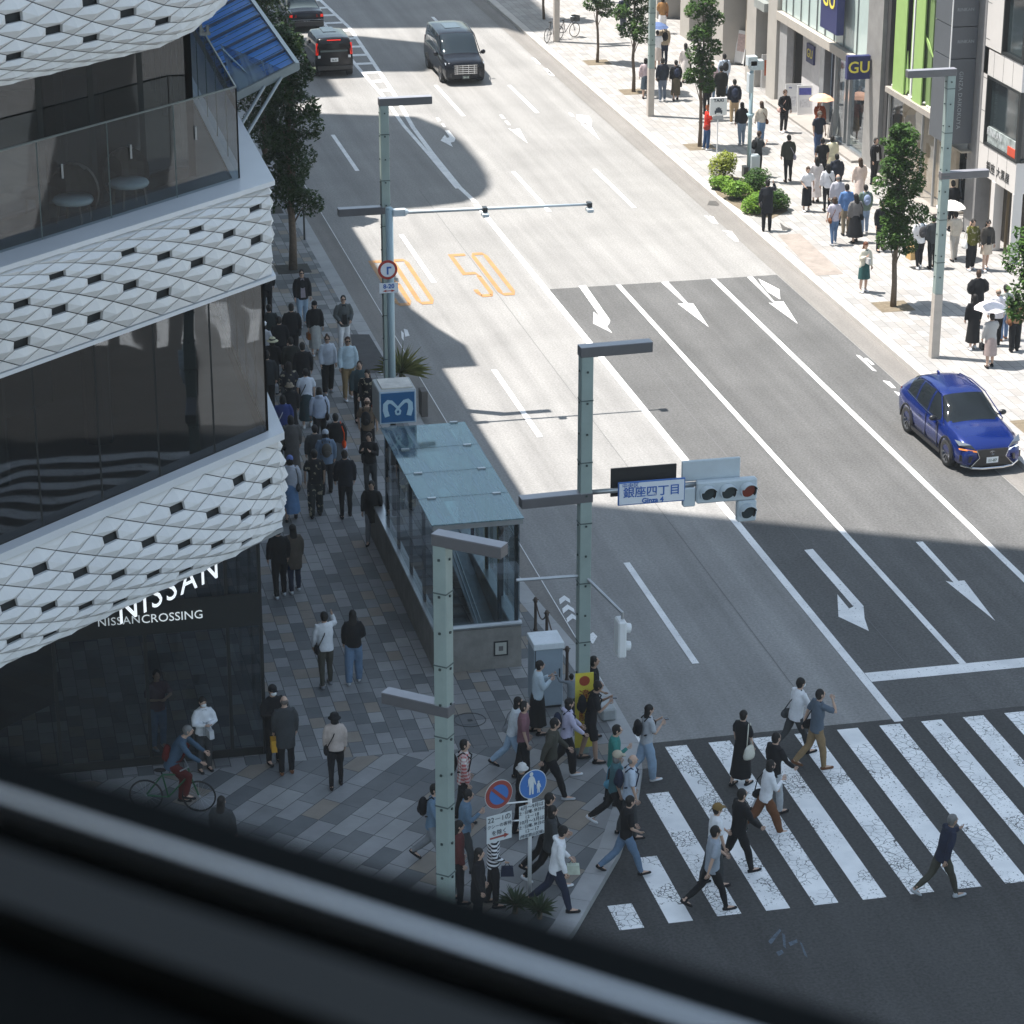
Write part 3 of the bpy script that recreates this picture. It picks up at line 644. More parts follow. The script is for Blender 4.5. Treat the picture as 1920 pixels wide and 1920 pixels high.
def shade_tower(name, label, poly, h, core):
    """a taller building set back behind the street front; poly is its shadow outline on the ground"""
    k = h; o = (core[0], core[2], 0); r_ = root('shadow_tower', o, label, 'building')
    mb = MB(); mb.prism([(p[0] - .345 * k, p[1] + .18 * k) for p in poly], h - 1.2, h); mk('shadow_roof', lc(mb, o), M_nb, r_)  # unseen roof slab shaped only to throw the traced shadow
    mb = MB(); mb.box(core[0], core[1], core[2], core[3], 0, h - 1.2); mk('wall', lc(mb, o), M_nb, r_)
    mb = MB()
    for z in range(4, int(h) - 4, 4):
        y = core[2] + 1
        while y < core[3] - 2: mb.quad((core[1] + .02, y, z), (core[1] + .02, y + 1.8, z), (core[1] + .02, y + 1.8, z + 2), (core[1] + .02, y, z + 2)); y += 3
    mk('windows', lc(mb, o), M_gldark, r_)
S2 = [(15.5, 107.2), (19.5, 105.7), (20.2, 103.6), (20.45, 101), (20.45, 98), (20.3, 95.6), (20.05, 94), (19.5, 92.7), (18.6, 91.9), (17.2, 91.55), (14, 91.35), (2, 91.3), (2, 107.4)]
shade_tower('s2', 'unseen tower added to cast the round-cornered shadow on the street', S2, 45, (-13, 2, 100.5, 113))
S3 = [(20.07, 122.6), (22.7, 120.4), (22.75, 118.5), (22.2, 115.6), (21.5, 114.25), (19, 114.7), (16.5, 113.9), (16.55, 112), (16.1, 110.5), (15.3, 109.2), (13, 108.8), (4, 108.8), (4, 123)]
shade_tower('s3', 'unseen tower added to cast the stepped shadow farther up the street', S3, 45, (-11, 2, 118, 130))
S5 = [(19.5, 124.6), (24, 123.8), (27.2, 123.0), (27.9, 121.0), (29.5, 121.5), (30.5, 150), (6, 150), (6, 124.6)]
shade_tower('s5', 'unseen tower added to cast the broad shadow at the far end', S5, 58, (-15, 4, 138, 160))
# ================================================================== RIGHT: shop fronts on the plane x = 34.5
XF = 34.5
def bld(name, label, y, cat='building'):
    return root(name, (XF, y, KZ), label, cat), (XF, y, KZ)
M_beige = mat('beige_stone_pier', (.40, .38, .35), .6, var=.08, sc=1)
M_grpier = mat('grey_granite_pier', (.26, .255, .25), .5, var=.14, sc=2)
M_shopin = mat('shop_interior_dark', (.035, .034, .034), .6, var=.3)
M_tint = glass('shop_glass', (.55, .62, .62), .10)
M_milk = mat('pale_green_glass_panel', (.50, .60, .58), .18, var=.06, sc=.7)
M_navy = mat('navy_sign', (.015, .02, .11), .4, var=.05)
M_yell = mat('yellow_letters', (.80, .68, .10), .5, var=0)
M_wall = mat('white_wall_panel', (.62, .60, .585), .5, var=.04, sc=.8)
# --- clothing store with navy signs
st, o = bld('clothing_store', 'clothing store with pale green glass upper wall and navy signs', 99)
mb = MB(); mb.box(XF + 4, XF + 5, 93, 105.2, .15, 14); mb.box(XF + .3, XF + 4, 93, 105.2, 3.62, 3.9); mk('interior', lc(mb, o), M_shopin, st)
mb = MB(); mb.box(XF + .02, XF + .2, 93.95, 104.6, 3.95, 14); mk('glass_wall', lc(mb, o), M_milk, st)
mb = MB()
for y in (95.4, 96.9, 98.0, 99.1, 100.1, 101.1, 102.1, 103.1, 104): mb.bar((XF - .01, y, 3.95), (XF - .01, y, 14), .04)
mk('wall_mullions', lc(mb, o), mat('mullion_grey', (.22, .24, .24), .4, .3), st)
mb = MB(); mb.box(XF - .22, XF + .3, 93.95, 104.6, 3.58, 3.92); mk('fascia_beam', lc(mb, o), mat('fascia_stone', (.42, .39, .35), .6, var=.08), st)
mb = MB(); mb.box(XF - .15, XF + .7, 92.3, 93.9, KZ, 14); mk('pier', lc(mb, o), M_grpier, st)
mb = MB(); mb.box(XF - .15, XF + .7, 104.7, 105.9, KZ, 14); mk('pier', lc(mb, o), M_beige, st)
mb = MB(); mb.box(XF - .05, XF + .25, 103.6, 104.55, KZ, 3.55); mk('wall_panel', lc(mb, o), mat('grey_wall', (.33, .33, .335), .5), st)
mb = MB(); mb.box(XF + .5, XF + .7, 100.7, 103.2, KZ, 3.5); mk('wall_panel', lc(mb, o), mat('white_shop_wall', (.60, .59, .60), .5), st)  # plain off-white wall panel
mb = MB(); mb.box(XF + .3, XF + .6, 99.9, 100.4, KZ, 3.55); mk('door_post', lc(mb, o), M_steel, st)
mb = MB(); mb.quad((XF + .05, 94.1, .35), (XF + .05, 97.6, .35), (XF + .05, 97.6, 3.5), (XF + .05, 94.1, 3.5)); mk('shop_window', lc(mb, o), M_tint, st)
mb = MB()
for y in (94.05, 95.9, 96.35, 97.6): mb.bar((XF, y, KZ), (XF, y, 3.57), .12, .14)
mb.box(XF - .1, XF + .1, 94, 97.6, KZ, .33); mk('window_frame', lc(mb, o), M_steel, st)
mb = MB(); mb.box(XF + .6, XF + .68, 98.7, 99.8, 1.0, 3.5); mk('hanging_banner', lc(mb, o), mat('navy_black_banner', (.012, .013, .03), .6), st)
M_pw = mat('pale_print', (.5, .52, .55), .6, var=0)
wtext('banner_lettering', 'ORDER ONLINE\nPICK UP IN STORE', .22, M_pw, (XF + .58, 99.25, 2.4), (0, 0, -1), (0, -1, 0), st, o, ext=.002)
mb = MB(); mb.box(XF + .42, XF + .5, 101.6, 102.5, 2.25, 3.0); mk('wall_sign', lc(mb, o), M_navy, st)
wtext('sign_lettering', 'GU', .5, M_yell, (XF + .41, 102.05, 2.62), (0, -1, 0), (0, 0, 1), st, o)
# hanging rails inside
mb = MB()
for k in range(5): mb.box(XF + 1.5 + k * .4, XF + 1.8 + k * .4, 95 + k * 1.2, 95.8 + k * 1.2, .3, 1.6)
mk('clothes_rails', lc(mb, o), mat('mixed_garments', (.30, .20, .16), .8, var=.7, sc=2), st)
# projecting signs
ps = root('shop_sign', (33.9, 93.95, 3.3), 'square navy GU sign projecting from the grey pier at the store corner', 'sign', 'navy store signs')
d_ = ray(1631, 127); YS = 34.28 * d_.y / d_.x; p0 = AY(1590, 106, YS); p1 = AY(1631, 148, YS); op = (33.9, 93.95, 3.3)
mb = MB(); mb.box(p0.x, p1.x, YS, YS + .25, p1.z, p0.z); mk('sign_box', lc(mb, op), M_navy, ps, bevel=.015)
wtext('sign_lettering', 'GU', .60, M_yell, ((p0.x + p1.x) / 2, YS - .02, (p0.z + p1.z) / 2), (1, 0, 0), (0, 0, 1), ps, op, bold=.008)
mb = MB(); mb.box(p1.x, XF, YS + .05, YS + .15, p1.z + .1, p1.z + .16); mk('bracket', lc(mb, op), M_steel, ps)
a = AX(1537, -20, 33.9); b = AX(1567, 62, 33.9)
ps = root('shop_sign', (33.9, b.y, b.z), 'tall navy GU sign hung high on the green glass wall', 'sign', 'navy store signs'); op = (33.9, b.y, b.z)
ya, yb = AX(1537, 50, 33.9).y, AX(1568, 60, 33.9).y; zb_ = AX(1552, 58, 33.9).z
mb = MB(); mb.box(33.9, 34.2, yb, ya, zb_, zb_ + 2.6); mk('sign_box', lc(mb, op), M_navy, ps, bevel=.015)
wtext('sign_lettering', 'GU', 1.05, M_yell, (33.88, (ya + yb) / 2, zb_ + 1.25), (0, -1, 0), (0, 0, 1), ps, op, bold=.01)
mb = MB(); mb.box(34.2, XF, (ya + yb) / 2 - .1, (ya + yb) / 2 + .1, zb_ + 1, zb_ + 1.2); mk('bracket', lc(mb, op), M_steel, ps)
# --- green fin building
gs, o = bld('boutique_building', 'boutique building with lime green vertical fins above a cream shop window', 89)
mb = MB(); mb.box(XF + .8, XF + 1.0, 86.1, 92.3, 3.3, 14); mb.box(XF + 3, XF + 3.2, 86, 92.3, KZ, 3.3); mk('back_wall', lc(mb, o), mat('green_recess_wall', (.016, .020, .016), .6), gs)
M_lime = mat('lime_green_fin', (.30, .46, .15), .5, var=.05); M_oliv = mat('olive_green_panel', (.17, .26, .10), .5, var=.05)
for (xa, xb, m_, dx) in ((1676, 1697, M_lime, 0), (1708, 1713, M_lime, .1), (1714, 1731, M_lime, 0), (1731.5, 1748, M_oliv, .15), (1751, 1760, M_lime, 0), (1773, 1784, M_lime, 0)):
    ya, yb = AX(xa, 100, XF + dx).y, AX(xb, 100, XF + dx).y; mb = MB(); mb.prism([(XF + dx, ya), (XF + dx, yb), (XF + dx + .05, yb), (XF + dx + .05, ya)], 3.5, 14); mk('green_fin', lc(mb, o), m_, gs)
for tri in ([(1676, 130), (1686, 118), (1684, 150), (1675, 160)], [(1696, 150), (1702, 95), (1703, 168), (1697, 178)], [(1733, 60), (1742, 82), (1749, 108), (1740, 90)], [(1756, 60), (1766, 50), (1764, 92), (1754, 108)], [(1752, 165), (1768, 190), (1760, 195), (1752, 185)], [(1757, 0), (1764, 0), (1762, 50), (1756, 60)]):
    mb = MB(); q_ = [AX(x, y, XF + .08) for x, y in tri]; mb.add(q_ + [p + Vector((.04, 0, 0)) for p in q_], [(0, 1, 2, 3), (7, 6, 5, 4), (0, 4, 5, 1), (1, 5, 6, 2), (2, 6, 7, 3), (3, 7, 4, 0)]); mk('diagonal_panel', lc(mb, o), M_lime, gs)
for y in (89.7, 87.3, 86.2): mb = MB(); mb.bar((XF + .1, y, 3.5), (XF + .1, y, 14), .12); mk('white_post', lc(mb, o), M_white, gs)
mb = MB(); mb.box(XF - .1, XF + 1.3, 86.1, 91.9, 3.3, 3.5); mk('ledge', lc(mb, o), mat('ledge_stone', (.36, .33, .30), .6), gs)
mb = MB(); rr = random.Random(4)
for k in range(120):
    y = 86.2 + rr.random() * 5.5; mb.ell((XF + .05 + rr.random() * .35, y, 3.53 + rr.random() * .09), (.06, .09, .05), 6, 4)
mk('white_flowers', lc(mb, o), mat('white_blossom', (.8, .8, .78), .6), gs)
mb = MB(); mb.box(XF, XF + .3, 91.9, 92.25, KZ, 14); mk('pier', lc(mb, o), mat('dark_slate_pier', (.05, .05, .052), .5), gs)
mb = MB(); mb.quad((XF + .1, 86.2, .3), (XF + .1, 91.8, .3), (XF + .1, 91.8, 3.25), (XF + .1, 86.2, 3.25)); mk('shop_window', lc(mb, o), glass('cream_shop_glass', (.9, .88, .84), .05), gs)
mb = MB()
for k in range(26): mb.tube([(XF + .6, 86.3 + k * .21, .3), (XF + .6, 86.3 + k * .21, 3.25)], .11, 6)
mk('curtain', lc(mb, o), mat('cream_curtain', (.50, .44, .36), .8, var=.15), gs)
for y in (86.2, 87.0, 88.3, 91.75): mb = MB(); mb.bar((XF + .05, y, KZ), (XF + .05, y, 3.3), .08); mk('window_post', lc(mb, o), M_steel, gs)
ab = AX(1770, 12, XF)
wtext('sign_lettering', 'GINZA', .75, M_white, (XF - .05, 87.9, 8.15), (0, -1, 0), (0, 0, 1), gs, o, ext=.05)
# --- dark sign tower with letters
rk, o = bld('sign_tower', 'dark grey sign tower with three white lettered panels beside the green fins', 84.7, 'sign')
M_slate = mat('slate_grey_panel', (.085, .095, .11), .5, var=.06, sc=.6)
d_ = ray(1833, 60); YT = 34.46 * d_.y / d_.x; XT = AY(1786, 60, YT).x; ZT = [AY(1810, y, YT).z for y in (270, 110, 50, -15)]
for z0, z1 in zip(ZT, ZT[1:] + [13]):
    mb = MB(); mb.box(XT, 34.46, YT, YT + 1.6, z0 + .015, z1 - .015); mk('sign_panel', lc(mb, o), M_slate, rk)
mb = MB(); mb.box(XF - .02, XF + .5, 82.95, 83.9, .2, 13); mk('grey_pier', lc(mb, o), mat('mid_grey_pier', (.22, .22, .225), .5), rk)
mb = MB(); mb.box(XT - .03, XT - .005, YT, YT + .05, ZT[0], 13); mk('edge_strip', lc(mb, o), M_white, rk)
M_dl = mat('silver_letters', (.30, .33, .35), .5, var=0)
for py in (18, 78): a = AY(1811, py, YT); wtext('sign_lettering', 'RINKAN', .155, M_dl, (a.x, YT - .01, a.z), (1, 0, 0), (0, 0, 1), rk, o, sp=1.05)
a = AY(1799, 188, YT); wtext('sign_lettering', 'GINZA DAIKOKUYA', .20, M_dl, (a.x, YT - .01, a.z), (0, 0, -1), (1, 0, 0), rk, o, sp=1.1)
# shop below the sign tower
mb = MB(); mb.box(XF + .9, XF + 1, 83.5, 86, KZ, 3.0); mb.box(XF - .4, XF + 1, 83.5, 86, 2.98, 3.04); mk('shop_interior', lc(mb, o), mat('cream_shop_wall', (.42, .37, .30), .7, var=.3, sc=2), rk)
# --- white building at the right edge
wb, o = bld('retail_building', 'white panelled building with black framed corner windows at right edge', 81.5)
YC = 79.72
mb = MB(); mb.box(XF, XF + 15, YC, 82.95, 5.85, 6.75); mb.box(XF, XF + 15, YC, 82.95, 8.9, 14); mb.box(XF, XF + 15, YC, 82.95, 2.48, 3.52)
mb.box(XF, XF + 15, 82.6, 82.95, 3.5, 14); mb.box(XF, XF + 15, 81.55, 82.6, 6.7, 14); mk('white_cladding', lc(mb, o), M_wall, wb)
mb = MB()
for y in (82.1, 81.3, 80.5): mb.box(XF - .004, XF, y, y + .012, 2.5, 3.5); mb.box(XF - .004, XF, y, y + .012, 5.87, 6.73)
for z in (4.6, 5.7, 7.0, 8.2, 9.4): mb.box(XF - .004, XF, 82.6, 82.95, z, z + .015)
mk('cladding_joints', lc(mb, o), M_mull, wb)
mb = MB(); mb.box(XF + .12, XF + .2, YC + .1, 82.55, 3.52, 5.85); mb.box(XF + .12, XF + .2, YC + .1, 81.5, 6.75, 8.9); mb.box(XF + .2, XF + 14, YC + .12, YC + .2, 3.52, 5.85); mb.box(XF + .2, XF + 14, YC + .12, YC + .2, 6.75, 8.9)
mk('window_glass', lc(mb, o), mat('black_window_glass', (.02, .03, .034), .06, var=.3, sc=.5, spec=.8), wb)
for z0, z1, yr in ((3.52, 5.85, 82.58), (6.75, 8.9, 81.55)):
    mb = MB()
    mb.box(XF - .02, XF + .12, YC, yr, z0, z0 + .09); mb.box(XF - .02, XF + .12, YC, yr, z1 - .09, z1); mb.box(XF - .02, XF + .12, YC - .02, YC + .14, z0 + .09, z1 - .09); mb.box(XF - .02, XF + .12, yr - .1, yr, z0 + .09, z1 - .09)
    mb.box(XF + .13, XF + 14, YC - .02, YC + .1, z0, z0 + .09)
    mk('window_frame', lc(mb, o), M_mull, wb)
mb = MB(); mb.box(XF + .02, XF + .1, YC + .2, 80.6, 3.62, 3.9); mk('red_window_sticker', lc(mb, o), mat('red_sticker', (.55, .07, .03), .5), wb)
mb = MB(); mb.box(XF + .05, XF + .11, YC + .2, 82.4, 3.62, 4.15); mk('window_counter', lc(mb, o), mat('pale_counter', (.30, .34, .34), .5, var=.5, sc=4), wb)
wtext('window_lettering', 'RINKAN', .34, M_pw, (XF + .015, 81.75, 4.0), (0, -1, 0), (0, 0, 1), wb, o, ext=.002)
wtext('sign_lettering', '銀座 大黒屋', .38, mat('black_letters', (.02, .02, .02), .5), (XF - .01, 81.2, 2.84), (0, -1, 0), (0, 0, 1), wb, o)
mb = MB(); mb.box(XF + .8, XF + 14, YC + .5, 82.9, KZ, 2.48); mk('shop_interior', lc(mb, o), mat('brown_shop_dark', (.05, .042, .032), .6, var=.5, sc=1.5), wb)
for y_ in ((81.3, 81.62), (YC, YC + .12)): mb = MB(); mb.box(XF - .02, XF + .3, y_[0], y_[1], KZ, 2.48); mk('white_pillar', lc(mb, o), M_wall, wb)
mb = MB()
for y in (81.0, 80.5, 80.1): mb.bar((XF + .35, y, KZ), (XF + .35, y, 2.48), .08)
mk('door_frame', lc(mb, o), mat('bronze_frame', (.12, .09, .05), .4, .5), wb)
# --- far building beyond the store
fb, o = bld('arcade_building', 'beige stone arcade building with dark shop openings beyond the clothing store', 115)
mb = MB(); mb.box(XF + 1.5, XF + 2, 105.9, 150, KZ, 14); mk('recess', lc(mb, o), M_shopin, fb)
for y0, y1 in ((107.5, 108.8), (112.2, 113.8), (117.5, 119), (123, 124.6), (129, 131), (136, 138)):
    mb = MB(); mb.box(XF - .15, XF + 1.4, y0, y1, KZ, 14); mk('stone_pier', lc(mb, o), M_beige, fb)
mb = MB(); mb.box(XF - .3, XF + 1.4, 106, 107.4, 3.6, 3.95); mb.box(XF, XF + 1.4, 106, 107.4, 3.95, 14); mb.box(XF, XF + 1.4, 108.9, 150, 4.0, 14); mk('upper_wall', lc(mb, o), mat('grey_green_upper_wall', (.28, .30, .29), .4), fb)
mb = MB(); mb.box(XF + .6, XF + .9, 109.6, 111.3, 1.0, 3.9); mk('poster_panel', lc(mb, o), mat('tan_poster_panel', (.42, .36, .28), .6), fb)
# stone plinth strip along the shop fronts
mb = MB(); mb.box(XF - .55, XF + .6, 93.9, 104.6, KZ - .01, KZ + .09); mb.box(XF - .3, XF + .9, 86, 91.9, KZ - .01, KZ + .07)
mk('threshold', mb, mat('threshold_stone', (.30, .28, .26), .7), kind='structure')
# ================================================================== STREET FURNITURE
def lamp(pos, H, rz, label, sec=.24, lower=True, mirror=1, beige=0.0, arm=1.20):
    r_ = root('lamp_post', (pos[0], pos[1], KZ), label, 'lamp post', 'square lamp posts along the kerbs', rz); H = H - KZ; h = sec / 2
    b = MB(); b.box(-h, h, -h, h, beige, H - .06); mk('pole', b, M_poleg, r_, bevel=.012)
    if beige: b = MB(); b.box(-h - .004, h + .004, -h - .004, h + .004, 0, beige); mk('pale_base', b, mat('pale_base_beige', (.46, .42, .38), .6, var=.1), r_)  # lower section of the post in pale beige
    b = MB(); z = beige + .95 if beige else 1.2
    while z < H - .3: b.box(-h - .006, h + .006, -h - .006, h + .006, z, z + .025); z += 1.28
    mk('joint_rings', b, mat('pole_joint', (.07, .10, .10), .5), r_)
    b = MB(); z = .5 + beige
    while z < H - .2:
        for x, y in ((0, -1), (1, 0), (-1, 0), (0, 1)): b.box(x * (h + .006) - .018, x * (h + .006) + .018, y * (h + .006) - .018, y * (h + .006) + .018, z, z + .036)
        z += .64
    mk('bolts', b, mat('pole_bolt', (.03, .05, .05), .5), r_)
    for z0, sgn in ((H - .02, 1), (H - 3.02, -1)):
        if sgn == -1 and not lower: continue
        s = sgn * mirror; b = MB(); x0, x1 = -h - .02, h + arm
        if s < 0: x0, x1 = -x1, -x0
        b.box(x0, x1, -.125, .125, z0 - .21, z0 - .012); a_ = mk('lamp_arm', b, M_arm, r_, bevel=.012)
        t = MB(); t.box(x0 + .004, x1 - .004, -.121, .121, z0 - .011, z0); q = (x0 + x1) / 2
        mk('arm_cover', t, M_armtop, a_)
        t = MB(); t.box(min(x0, x1) + .3, max(x0, x1) - .3, -.08, .08, z0 - .222, z0 - .212); mk('light_panel', t, M_pale, a_)
    return r_
lamp((7.5, 38.97), 8.8, R(-40), 'nearest square grey lamp post rising from the window sill edge', arm=1.0)
lamp((12.05, 47.75), 8.87, R(3), 'square lamp post at the crossing carrying the district sign and traffic signals')
lamp((12.08, 70.55), 8.77, 0, 'square lamp post behind the round pale blue camera pole')
lamp((28.47, 70.85), 8.77, 0, 'square lamp post on the sunny pavement beside the big tree', mirror=-1, beige=1.95)
lamp((28.62, 103.2), 8.77, 0, 'farther square lamp post on the sunny pavement between thin trees', mirror=-1, beige=1.95)
lamp((28.6, 135), 8.77, 0, 'farthest square lamp post beside the parked bicycles', mirror=-1, beige=1.95) if False else None
b_ = G(1043, 78, KZ); lamp((b_.x, b_.y), 8.77, 0, 'farthest pale lamp post with bicycles leaning by its base', mirror=-1, beige=4.2)
# --- signals and district sign on the arm of the crossing post
PX0, PY0 = 12.05, 47.75
def at_y(px, py, Y=PY0 - .05): return AY(px, py, Y)
sg = root('street_name_sign', at_y(1220, 920), 'white street name plate with blue characters reading Ginza 4', 'sign'); os_ = tuple(at_y(1220, 920))
TL = at_y(1158, 903); BR_ = at_y(1283, 936); z1 = (TL.z + at_y(1283, 895).z) / 2; z0 = z1 - .49
b = MB(); b.box(TL.x, BR_.x, PY0 - .10, PY0 - .06, z0, z1); mk('plate', lc(b, os_), mat('blue_plate_edge', (.05, .14, .40), .5), sg, bevel=.01)
b = MB(); b.box(TL.x + .025, BR_.x - .025, PY0 - .106, PY0 - .101, z0 + .025, z1 - .025); mk('plate_face', lc(b, os_), mat('sign_white_face', (.70, .74, .80), .4, var=.03), sg)
M_bl = mat('sign_blue_letters', (.03, .12, .42), .5, var=0)
cx = (TL.x + BR_.x) / 2; W_ = BR_.x - TL.x
wtext('lettering', '銀座四丁目', .235, M_bl, (cx, PY0 - .112, z0 + .255), (1, 0, 0), (0, 0, 1), sg, os_, ext=.003, bold=.0022)
wtext('lettering', 'Ginza 4', .145, M_bl, (cx + .02, PY0 - .112, z0 + .075), (1, 0, 0), (0, 0, 1), sg, os_, ext=.003, bold=.004)
wtext('lettering', '中央区', .115, M_bl, (TL.x + .25, PY0 - .112, z1 - .08), (1, 0, 0), (0, 0, 1), sg, os_, ext=.003)
# arm tube
ts = root('traffic_signal', (PX0, PY0, 5.7), 'horizontal grey three lens traffic signal on an arm over the lane', 'traffic signal'); ot = (PX0, PY0, 5.7)
xl = at_y(1305, 920).x; xr = at_y(1418, 920).x; zc = (at_y(1330, 922).z + at_y(1400, 915).z) / 2; w3 = (xr - xl) / 3
b = MB(); b.tube([(PX0 + .1, PY0, z0 + .30), (xl + .2, PY0, z0 + .30)], .05, 10); mk('arm', lc(b, ot), M_steel, ts, smooth=True)
b = MB(); b.box(xl, xr, PY0 - .12, PY0 + .05, zc - .23, zc + .23); mk('housing', lc(b, ot), M_pale, ts, bevel=.03)
b = MB(); b.box(xl - .27, xl - .02, PY0 - .1, PY0 + .05, zc - .28, zc + .12); mk('junction_box', lc(b, ot), M_pale, ts, bevel=.02)
b = MB(); b.box(at_y(1150, 880).x, at_y(1273, 880).x, PY0 + .12, PY0 + .16, z0 + .12, z1 + .22); mk('sign_back', lc(b, ot), M_black, ts)
b = MB(); xa = at_y(1283, 868).x; xb = at_y(1393, 868).x; b.box(xa, xb, PY0 + .10, PY0 + .16, zc + .18, zc + .62); mk('back_housing', lc(b, ot), M_pale, ts, bevel=.02)
hd = Vector((.34, -1, -.16)).normalized()
for k, (cx_, cz_, cl) in enumerate(((xl + w3 * .5, zc, (.03, .045, .05)), (xl + w3 * 1.5, zc, (.03, .045, .05)), (xl + w3 * 2.5, zc, (.20, .035, .02)), (xl + w3 * 2.5, zc - .46, (.03, .045, .05)))):
    if k == 3: b = MB(); b.box(cx_ - w3 / 2 + .02, cx_ + w3 / 2, PY0 - .12, PY0 + .05, zc - .69, zc - .24); mk('arrow_housing', lc(b, ot), M_pale, ts, bevel=.03)
    c = Vector((cx_, PY0 - .125, cz_)); b = MB(); b.tube([c, c + Vector((0, -.012, 0))], .15, 20); mk('lens', lc(b, ot), mat('lens_%d' % (k == 2), cl, .15, var=0), ts)
    b = MB(); n_ = 20; vs = []
    for a in range(n_ + 1):
        t = math.radians(-40 + 260 * a / n_); L_ = .13 if 20 < -40 + 260 * a / n_ < 160 else .07
        for rr_ in (.165, .150):
            for q in (0, L_): vs.append(c + Vector((math.cos(t) * rr_, 0, math.sin(t) * rr_)) + hd * q)
    fs = []; fi = []
    for a in range(n_):
        i = a * 4; fs += [(i, i + 1, i + 5, i + 4), (i + 1, i + 3, i + 7, i + 5)]; fi += [(i + 2, i + 6, i + 7, i + 3)]
    b.add(vs, fs); mk('visor', lc(b, ot), M_pale, ts); b = MB(); b.add(vs, fi); mk('visor_lining', lc(b, ot), M_black, ts)
# pedestrian signal with its brackets
pg = root('pedestrian_signal', (PX0, PY0, 3.2), 'slim white pedestrian signal hanging from a bracket on the crossing post', 'traffic signal'); op_ = (PX0, PY0, 3.2)
a1 = AY(968, 1088, PY0); b = MB(); b.tube([(PX0 - .1, PY0, AY(1080, 1080, PY0).z), (a1.x, PY0, a1.z)], .035, 8); mk('bracket', lc(b, op_), M_steel, pg)
p2 = G(1130, 1228, 2.2); px_, py_ = 12.62, 46.85; zt = AV_ = None
def zat(px, py, x, y):
    d = ray(px, py); t = (x * _f[0] + y * _f[1]) / (d.x * _f[0] + d.y * _f[1]); return CAM_H + d.z * t
zt = zat(1130, 1160, px_, py_); zb2 = zat(1130, 1228, px_, py_)
b = MB(); b.tube([(PX0, PY0, zat(1092, 1078, PX0, PY0)), (px_, py_, zt + .12), (px_, py_, zt - .02)], .035, 8); mk('bracket', lc(b, op_), M_steel, pg)
b = MB(); b.box(px_ - .12, px_ + .05, py_ - .18, py_ + .18, zb2, zt); mk('housing', lc(b, op_), M_white, pg, bevel=.03)
b = MB()
for z in ((zt - .2), (zb2 + .2)): b.tube([(px_ + .05, py_, z), (px_ + .16, py_, z - .02)], .10, 12)
mk('lens_hood', lc(b, op_), M_white, pg)
# yellow notice wrapped on the post
yn = root('notice_board', (PX0, PY0 - .16, .3), 'yellow notice with red disc strapped to the base of the crossing post', 'sign'); oy = (PX0, PY0 - .16, .3)
zt = zat(1095, 1262, PX0, PY0 - .15); b = MB(); b.box(PX0 - .19, PX0 + .19, PY0 - .155, PY0 - .135, .32, zt); mk('panel', lc(b, oy), mat('notice_yellow', (.62, .52, .06), .5), yn)
b = MB(); c = (PX0, PY0 - .157, zt - .17); b.tube([c, (c[0], c[1] - .006, c[2])], .11, 20); mk('red_disc', lc(b, oy), mat('notice_red', (.30, .05, .02), .5), yn)
wtext('lettering', '違\n法\n駐\n輪', .24, mat('notice_red', (0, 0, 0)), (PX0, PY0 - .160, zt - .85), (1, 0, 0), (0, 0, 1), yn, oy)
# --- station entrance (glass box over stairs)
ke = root('station_entrance', (10.8, 52.1, KZ), 'glass roofed station stair entrance on a low concrete wall', 'subway entrance'); ok = (10.8, 52.1, KZ)
x0, x1, y0, y1, zr = 9.84, 11.76, 52.1, 58.4, 3.65
M_gk = glass('kiosk_glass', (.62, .70, .72), .10); M_gr = glass('kiosk_roof_glass', (.36, .48, .50), .08, .05, opaque=.11)
b = MB(); b.box(x0, x1, y0, y0 + .22, KZ, 1.12); mk('front_wall', lc(b, ok), M_conc, ke)
b = MB(); b.box(x0, x0 + .2, y0 + .22, y1 + 2.2, KZ, 1.12); mk('side_wall', lc(b, ok), M_conc, ke); b = MB(); b.box(x1 - .2, x1, y0 + .22, y1 + 2.2, KZ, 1.12); mk('side_wall', lc(b, ok), M_conc, ke)
b = MB(); b.tube([(x0, y0 - .01, 1.2), (x1, y0 - .01, 1.2)], .06, 10); b.box(x0 - .02, x0 + .22, y0, y1 + 2.2, 1.121, 1.17); b.box(x1 - .22, x1 + .02, y0, y1 + 2.2, 1.121, 1.17); mk('coping_rail', lc(b, ok), M_steel, ke)
b = MB(); b.quad((x0 + .03, y0 + .05, 1.2), (x1 - .03, y0 + .05, 1.2), (x1 - .03, y0 + .05, zr - .05), (x0 + .03, y0 + .05, zr - .05)); mk('front_glass', lc(b, ok), M_gk, ke)
for x in (x0 + .03, x1 - .03): b = MB(); b.quad((x, y0 + .05, 1.17), (x, y1, 1.17), (x, y1, zr - .05), (x, y0 + .05, zr - .05)); mk('side_glass', lc(b, ok), M_gk, ke)
ny = 4
for k in range(ny):
    ya, yb = y0 - .05 + (y1 - y0 + .1) * k / ny, y0 - .05 + (y1 - y0 + .1) * (k + 1) / ny
    b = MB(); b.box(x0 - .05, x1 + .05, ya + .012, yb - .012, zr - .02, zr); mk('roof_pane', lc(b, ok), M_gr, ke)
    b = MB()
    for x in (x0 + .25, x1 - .22): b.box(x - .09, x + .09, yb - .07, yb + .0, zr + .001, zr + .03)
    mk('roof_clip', lc(b, ok), M_steel, ke)
for x in (x0 + .06, x1 - .12, x1 - .5): b = MB(); b.box(x, x + .07, y0 + .08, y0 + .18, 1.15, zr - .03); mk('corner_post', lc(b, ok), mat('post_dark', (.03, .035, .04), .4, .4), ke)
